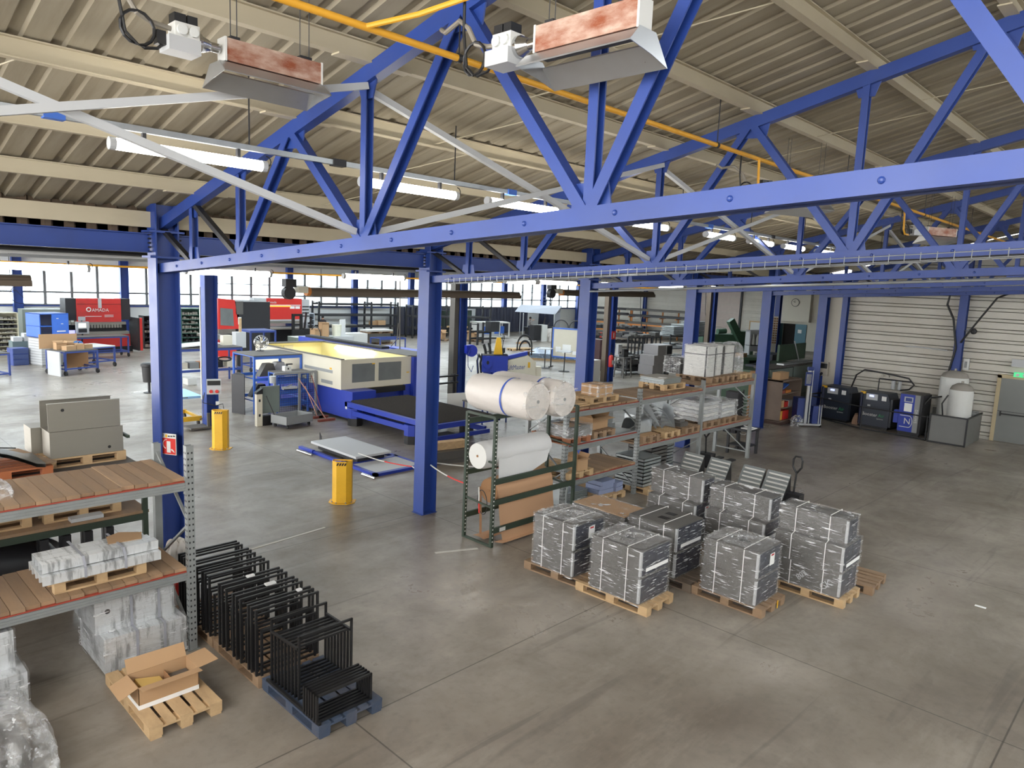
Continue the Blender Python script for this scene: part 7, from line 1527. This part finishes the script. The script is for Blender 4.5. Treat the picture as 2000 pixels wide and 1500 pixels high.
# ------------------------------------------------------------------ compressors
def compressor(loc, label, s=1):
    t = T('compressor', label, 'compressor', loc, R(-6))
    O('housing', B().box(-.45, -.5, .07, .35, .55, 1.0).prism([(-.5, 1.0), (.55, 1.0), (.55, 1.3), (-.38, 1.3)], .8, facing((-.45, 0, 0), (0, 1, 0), (0, 0, 1))).bevel(.015), navy, t)
    O('skid', B().box(-.5, -.5, 0, .4, .55, .07), black, t); O('side_vent', B().box(-.43, -.58, .1, .33, -.5, 1.12).bevel(.01), mat('navy_side', (30, 36, 46), .4) if 'navy_side' not in bpy.data.materials else bpy.data.materials['navy_side'], t)
    O('pillar', B().cyl((-.48, .52, .1), (-.48, .52, 1.26), .05, 10), mat('deep_navy', (24, 28, 54), .4) if 'deep_navy' not in bpy.data.materials else bpy.data.materials['deep_navy'], t)
    O('control_panel', B().prism([(-.05, 1.02), (.36, 1.02), (.36, 1.24), (-.05, 1.24)], .02, facing((-.462, 0, 0), (0, 1, 0), (0, 0, 1))), lgrey, t); O('display', B().box(-.487, .08, 1.14, -.48, .24, 1.2), emis('compressor_display', (190, 200, 255), .8) if 'compressor_display' not in bpy.data.materials else bpy.data.materials['compressor_display'], t)
    O('label', B().box(-.475, -.36, 1.04, -.46, -.2, 1.2), paper, t); O('yellow_tag', B().box(-.5, .38, 1.22, -.44, .56, 1.3), yellow, t); O('lock', B().box(-.475, .18, .78, -.46, .28, .84), lgrey, t)
    text('Booster', .17, white, t, facing((-.455, .18, .48), (0, -1, 0), (0, 0, 1)), 'lettering'); text('Air', .17, mat('logo_green', (50, 150, 90), .5) if 'logo_green' not in bpy.data.materials else bpy.data.materials['logo_green'], t, facing((-.455, -.24, .48), (0, -1, 0), (0, 0, 1)), 'lettering'); text('systems', .075, white, t, facing((-.455, -.2, .36), (0, -1, 0), (0, 0, 1)), 'lettering')
    return t
c1 = compressor((28.6, 9.85, 0), 'dark navy compressor at the left, behind the pipe railing')
dup(c1, (28.35, 8.35, 0), label='dark navy compressor in the middle, next to the blue dryer')
t = T('air_dryer', 'bright blue and grey air dryer between the compressor and the white tanks', 'dryer', (27.9, 7.08, 0), R(-4))
O('front_panel', B().box(-.5, -.12, .14, -.46, .36, 1.45), blue2, t); O('grey_strip', B().box(-.5, -.28, .14, -.46, -.12, 1.45), grey, t); O('body', B().box(-.46, -.36, .1, .35, .36, 1.45).bevel(.01), dark, t); O('top_cover', B().box(-.5, -.3, 1.45, .35, .36, 1.48), dust, t); O('foot', B().box(-.45, -.34, 0, -.35, .34, .1).box(.2, -.34, 0, .3, .34, .1), dark, t)
O('screen', B().box(-.51, -.06, 1.18, -.5, .22, 1.36), lgrey, t); O('screen_glass', B().box(-.515, -.03, 1.21, -.51, .18, 1.33), blue4, t); O('notice', B().box(-.515, -.05, .85, -.5, .2, 1.14), paper, t)
text('N', .3, white, t, facing((-.503, .06, .5), (0, -1, 0), (0, 0, 1)), 'emblem_letter', ext=.003); O('emblem_ring', B().tube([(-.503, .3, .7), (-.503, .0, .7)]+arc((-.503, -.0, .5), .2, PI/2, -PI/2, 10, (0, -.5, 0), (0, 0, 1))+[(-.503, .3, .3)], .012, 6), white, t)
text('DNAWS', .13, white, t, facing((-.503, -.2, .72), (0, 0, -1), (0, -1, 0)), 'lettering')
O('side_box', B().box(-.5, .37, .4, -.3, .52, .85), blue2, t)
def tank(loc, r, h, label):
    t = T('air_tank', label, 'tank', loc); O('vessel', B().lathe([(r*.5, .05), (r*.93, .1), (r, .25), (r, h-.32), (r*.97, h-.22), (r*.8, h-.09), (r*.4, h-.01), (.03, h)], n=36), white, t, smooth=True); O('dusty_top', B().lathe([(r*.975, h-.215), (r*.82, h-.085), (r*.42, h+.0), (.03, h+.012)], n=36), tankd, t, smooth=True); O('base_ring', B().cyl((0, 0, 0), (0, 0, .12), r*.7, 24), dark, t); O('top_valve', B().cyl((0, 0, h), (0, 0, h+.08), .04, 10), steel, t)
    return t
tank((28.35, 6.1, 0), .43, 2.35, 'larger white air tank at the back'); tank((27.75, 5.72, 0), .36, 2.0, 'smaller white air tank in front of the larger one')
t = T('steel_tub', 'grey sheet steel containment tub around the white tanks', 'tub', (0, 0, 0)); 
O('tub_wall', B().box(26.95, 5.28, 0, 26.98, 6.35, .93).box(26.95, 5.28, 0, 29.0, 5.31, .93).box(28.97, 5.28, 0, 29.0, 6.8, .93), mat('tub_grey', (118, 118, 116), .5, .3), t); O('tub_frame', B().bar((26.95, 5.28, .0), (26.95, 5.28, .95), .05).bar((26.95, 6.36, 0), (26.95, 6.36, .95), .05).bar((26.95, 5.28, .94), (26.95, 6.36, .94), .045).bar((26.95, 5.28, .94), (29.0, 5.28, .94), .045).bar((26.95, 5.28, .03), (26.95, 6.36, .03), .05), dark, t); O('oil_unit', B().box(28.45, 5.36, .0, 28.95, 5.85, .98).bevel(.02), grey, t)
t = T('pipe_railing', 'low dark pipe railing in front of the compressors', 'railing', (0, 0, 0))
for z in (.04, .82): O('rail', B().cyl((28.3, 11.0, z), (27.15, 8.6, z), .022, 8).cyl((27.15, 8.6, z), (27.0, 6.4, z), .022, 8), dark, t)
for x, y in ((28.3, 11.0), (27.15, 8.6), (27.0, 6.45)): O('post', B().cyl((x, y, 0), (x, y, .86), .026, 8), dark, t)
O('gate', B().bar((28.3, 11.0, .85), (29.2, 10.15, 1.05), .05).bar((28.4, 10.9, .1), (29.2, 10.15, .2), .05).bar((28.5, 10.8, .15), (29.1, 10.2, .95), .04).bar((28.75, 10.55, .1), (28.75, 10.55, .95), .05).bar((29.15, 10.2, .15), (29.15, 10.2, 1.05), .05), dark, t)
O('air_hose', B().tube([(28.7, 9.6, 1.2), (29.05, 9.55, 1.75), (29.15, 9.3, 1.98), (29.2, 8.4, 1.9), (29.2, 7.75, 1.82), (29.2, 7.55, 1.6), (29.2, 7.7, 1.42), (29.15, 8.0, 1.35)], .03, 8), dark, None, 'dark pipe looping along the siding above the compressors', 'pipe')
t = T('filter_set', 'air filters and gauges on the siding above the middle compressor', 'filters', (29.2, 8.15, 1.2))
for k in range(2): O('filter_bowl', B().cyl((-.02, .1-.22*k, .15), (-.02, .1-.22*k, .48), .07, 12), lgrey, t)
O('manifold', B().cyl((-.02, .6, .5), (-.02, -.5, .5), .025, 8).cyl((-.02, .6, .5), (-.02, .62, -.4), .02, 8), dark, t); O('gauge', B().cyl((-.02, .5, .62), (-.06, .5, .62), .06, 12).cyl((-.02, .32, .62), (-.06, .32, .62), .06, 12), steel, t)
O('air_hose', B().tube([(28.0, 6.35, 1.45), (27.7, 6.6, 1.4), (27.6, 6.85, 1.0), (27.6, 6.9, .5)], .03, 8).tube([(27.4, 6.02, 1.6), (27.3, 6.15, 1.3), (27.35, 6.1, .9)], .025, 8), black, None, 'black hoses hanging between the dryer and the white tanks', 'hose')
O('power_cable', B().tube([(28.99, 6.35, .9), (28.95, 6.45, 2.2), (28.96, 6.32, 3.1), (28.95, 6.5, 4.1), (28.96, 6.75, 4.6), (28.98, 6.7, 5.0), (28.98, 6.3, 5.08), (29.0, 5.2, 5.05), (29.0, 3.0, 5.2), (29.0, 1, 5.4)], .035, 8).tube([(28.96, 6.2, 3.3), (28.97, 5.7, 4.2), (29.0, 5.3, 4.9), (29.0, 5.0, 5.05)], .03, 8), black, None, 'thick black cables on the wall column above the tanks', 'cable')
t = T('security_camera', 'small dark camera on a bracket right of the wall column', 'camera', (29.15, 5.86, 3.72)); O('arm', B().cyl((.1, .35, 0), (-.1, .1, 0), .02, 6).cyl((.1, .2, 0), (0, .2, 0), .06, 8), lgrey, t); O('lens_body', B().sphere((-.12, 0, 0), .1, 8), dark, t)
t = T('wall_phone', 'small white device on the siding right of the wall column', 'device', (29.25, 6.0, 2.35)); O('device_body', B().box(-.08, -.1, 0, 0, .08, .4).bevel(.02), white, t); O('dark_part', B().box(-.085, -.04, .08, -.08, .04, .3), grey, t)
O('wall_vent', B().box(-.06, -.18, 0, 0, .18, .26).bevel(.02), lgrey, None, 'grey vent box high beside the exit sign', 'vent', loc=(29.28, 4.5, 2.62))
t = T('exit_sign', 'green running-man exit sign above the grey door', 'sign', (29.24, 4.35, 2.36)); O('sign_box', B().box(-.05, -.22, -.08, .02, .22, .08), exitg, t); O('symbol', B().prism([(-.05, -.05), (.03, -.05), (.05, .02), (.0, .05), (-.06, .02)], .004, facing((-.056, .1, 0), (0, -1, 0), (0, 0, 1))).box(-.056, -.12, -.05, -.05, -.04, .05), white, t)
O('wall_bracket', B().tube([(29.2, 8.0, 3.0), (29.1, 7.6, 3.02), (29.1, 6.6, 2.98)], .025, 6), lgrey, None, 'pale bracket bar on the siding left of the wall column', 'bracket')
t = T('socket_box', 'beige socket box with a cable on the white end wall panel', 'electrical box', (29.28, 10.85, 1.55)); O('box_body', B().box(-.12, -.16, 0, 0, .16, .55).bevel(.01), mat('socket_beige', (190, 182, 168), .6), t); O('dark_cover', B().box(-.125, -.13, .3, -.12, .13, .5), black, t); O('outlet', B().cyl((-.12, .06, .1), (-.2, .06, .06), .05, 12), dark, t); O('cable', B().tube([(-.2, .06, .06), (-.22, .1, -.15), (-.15, .25, -.25), (-.05, .35, -.1), (-.03, .4, 1.0), (-.03, .38, 3.4)], .015, 6), black, t)
blob('bucket_rag', (28.2, 9.05, 0), (.35, .3, .4), mat('rag_brown', (150, 120, 100), .9), 'brownish bucket between the two compressors', 'bucket', .1, 99, 10)
# ------------------------------------------------------------------ people
def person(loc, rz, label, joints, shirt, trousers, tilt=0):
    t = T('person', label, 'person', loc, rz)
    J = joints; names = list(J); me = bpy.data.meshes.new('body'); idx = {n: i for i, n in enumerate(names)}
    E_ = [('pelvis', 'waist'), ('waist', 'chest'), ('chest', 'neck'), ('neck', 'chin'), ('chin', 'head'), ('head', 'crown'), ('chest', 'ls'), ('ls', 'le'), ('le', 'lw'), ('lw', 'lh'), ('chest', 'rs'), ('rs', 're'), ('re', 'rw'), ('rw', 'rh'), ('pelvis', 'lp'), ('lp', 'lk'), ('lk', 'la'), ('la', 'lt'), ('pelvis', 'rp'), ('rp', 'rk'), ('rk', 'ra'), ('ra', 'rt')]
    rad = dict(pelvis=(.15, .12), waist=(.14, .1), chest=(.17, .12), neck=(.06, .06), chin=(.075, .085), head=(.085, .1), crown=(.06, .07), ls=(.07, .07), rs=(.07, .07), le=(.048, .048), re=(.048, .048), lw=(.033, .03), rw=(.033, .03), lh=(.04, .02), rh=(.04, .02), lp=(.1, .1), rp=(.1, .1), lk=(.065, .065), rk=(.065, .065), la=(.045, .045), ra=(.045, .045), lt=(.045, .03), rt=(.045, .03))
    me.from_pydata([J[n] for n in names], [(idx[a], idx[c]) for a, c in E_], []); o = bpy.data.objects.new('body', me); C.objects.link(o)
    md = o.modifiers.new('s', 'SKIN'); 
    for n in names: me.skin_vertices[0].data[idx[n]].radius = rad[n]; me.skin_vertices[0].data[idx[n]].use_root = (n == 'pelvis')
    o.modifiers.new('u', 'SUBSURF').levels = 2
    dg = bpy.context.evaluated_depsgraph_get(); nm = bpy.data.meshes.new_from_object(o.evaluated_get(dg)); bpy.data.objects.remove(o)
    nm.materials.clear()
    for m_ in (skin, shirt, trousers, black, hair): nm.materials.append(m_)
    neck, hand = J['neck'][2], None
    for p in nm.polygons:
        c = p.center; p.use_smooth = True
        hz = J['pelvis'][2]+.02
        k = 1 if c.z > hz else 2
        if c.z > neck+.0: k = 0
        if c.z < .08: k = 3
        for w in ('lw', 'rw'):
            if (c-Vector(J[w])).length < .1 and (c-Vector(J[w[0]+'h'])).length < .13: k = 0
        if k == 0 and c.z > J['head'][2]-.01 and (c.y > J['head'][1]-.04 or c.z > J['head'][2]+.07): k = 4
        p.material_index = k
    b = bpy.data.objects.new('body', nm); C.objects.link(b); b.parent = t
    hd = Vector(J['head'])
    O('hair', B().sphere((hd.x, hd.y+.012, hd.z+.035), .108, 8, (.9, 1.05, 1.0)), hair, t, smooth=True)
    O('nose', B().cyl((hd.x, hd.y-.09, hd.z), (hd.x, hd.y-.13, hd.z-.03), .012, 6), skin, t)
    for s, w in ((1, 'lh'), (-1, 'rh')):
        h = Vector(J[w]); f = B()
        for k in range(4): f.tube([h+Vector((0, -.03+.02*k, -.02)), h+Vector((.0, -.035+.022*k, -.06)), h+Vector((-.01*s, -.04+.024*k, -.09+.008*abs(k-1))) ], .009, 6)
        f.tube([h+Vector((0, -.04, .02)), h+Vector((0, -.075, -.01)), h+Vector((0, -.08, -.04))], .01, 6)
        O('fingers', f, skin, t)
    return t
JA = dict(pelvis=(0, 0, .95), waist=(0, -.01, 1.08), chest=(0, -.03, 1.33), neck=(0, -.05, 1.47), chin=(0, -.08, 1.54), head=(0, -.09, 1.62), crown=(0, -.08, 1.71), ls=(.19, -.03, 1.38), le=(.24, -.1, 1.12), lw=(.2, -.3, 1.02), lh=(.18, -.38, 1.02), rs=(-.19, -.03, 1.38), re=(-.25, -.08, 1.12), rw=(-.2, -.28, 1.0), rh=(-.18, -.36, 1.0), lp=(.1, 0, .9), lk=(.11, -.03, .5), la=(.11, .03, .09), lt=(.12, -.12, .04), rp=(-.1, 0, .9), rk=(-.11, -.02, .5), ra=(-.11, .04, .09), rt=(-.12, -.1, .04))
person((27.7, 45.9, 0), R(150), 'person in dark clothes seen from behind, standing at the empty dark rack', JA, clothd, clothd)
JB = dict(JA); JB['re'] = (-.4, -.05, 1.3); JB['rw'] = (-.45, -.2, 1.5); JB['rh'] = (-.45, -.26, 1.55)
person((46.6, 43.1, 0), R(60), 'person in a grey shirt and navy trousers standing at the tent booth', JB, cloths, clothn)
# left edge table
roll_table((5.9, 35.9, 0), R(15), 1.4, 1.4, .95, 'blue table at the very left edge of the picture', dust, False)
O('wood_piece', B().box(-.3, -.2, 0, .25, .2, .1), wood, None, 'pale wood pieces on the table at the left edge', 'wood', loc=(6.1, 35.6, .95))
O('timber_stack', B().box(-.5, -.12, .22, .5, .12, .42).box(-.55, .2, 0, .55, .35, .2), wood, None, 'timber beam lying on the dark profiles behind the roll rack', 'timber', loc=(12.2, 14.0, .1), rz=R(-10)); O('profile_stack', B().box(-.6, -.3, 0, .6, .4, .1).box(-.55, -.25, .1, .55, .1, .31), cabg, None, 'grey profiles on a blue base behind the roll rack', 'steel profiles', loc=(12.2, 13.95, 0), rz=R(-10))
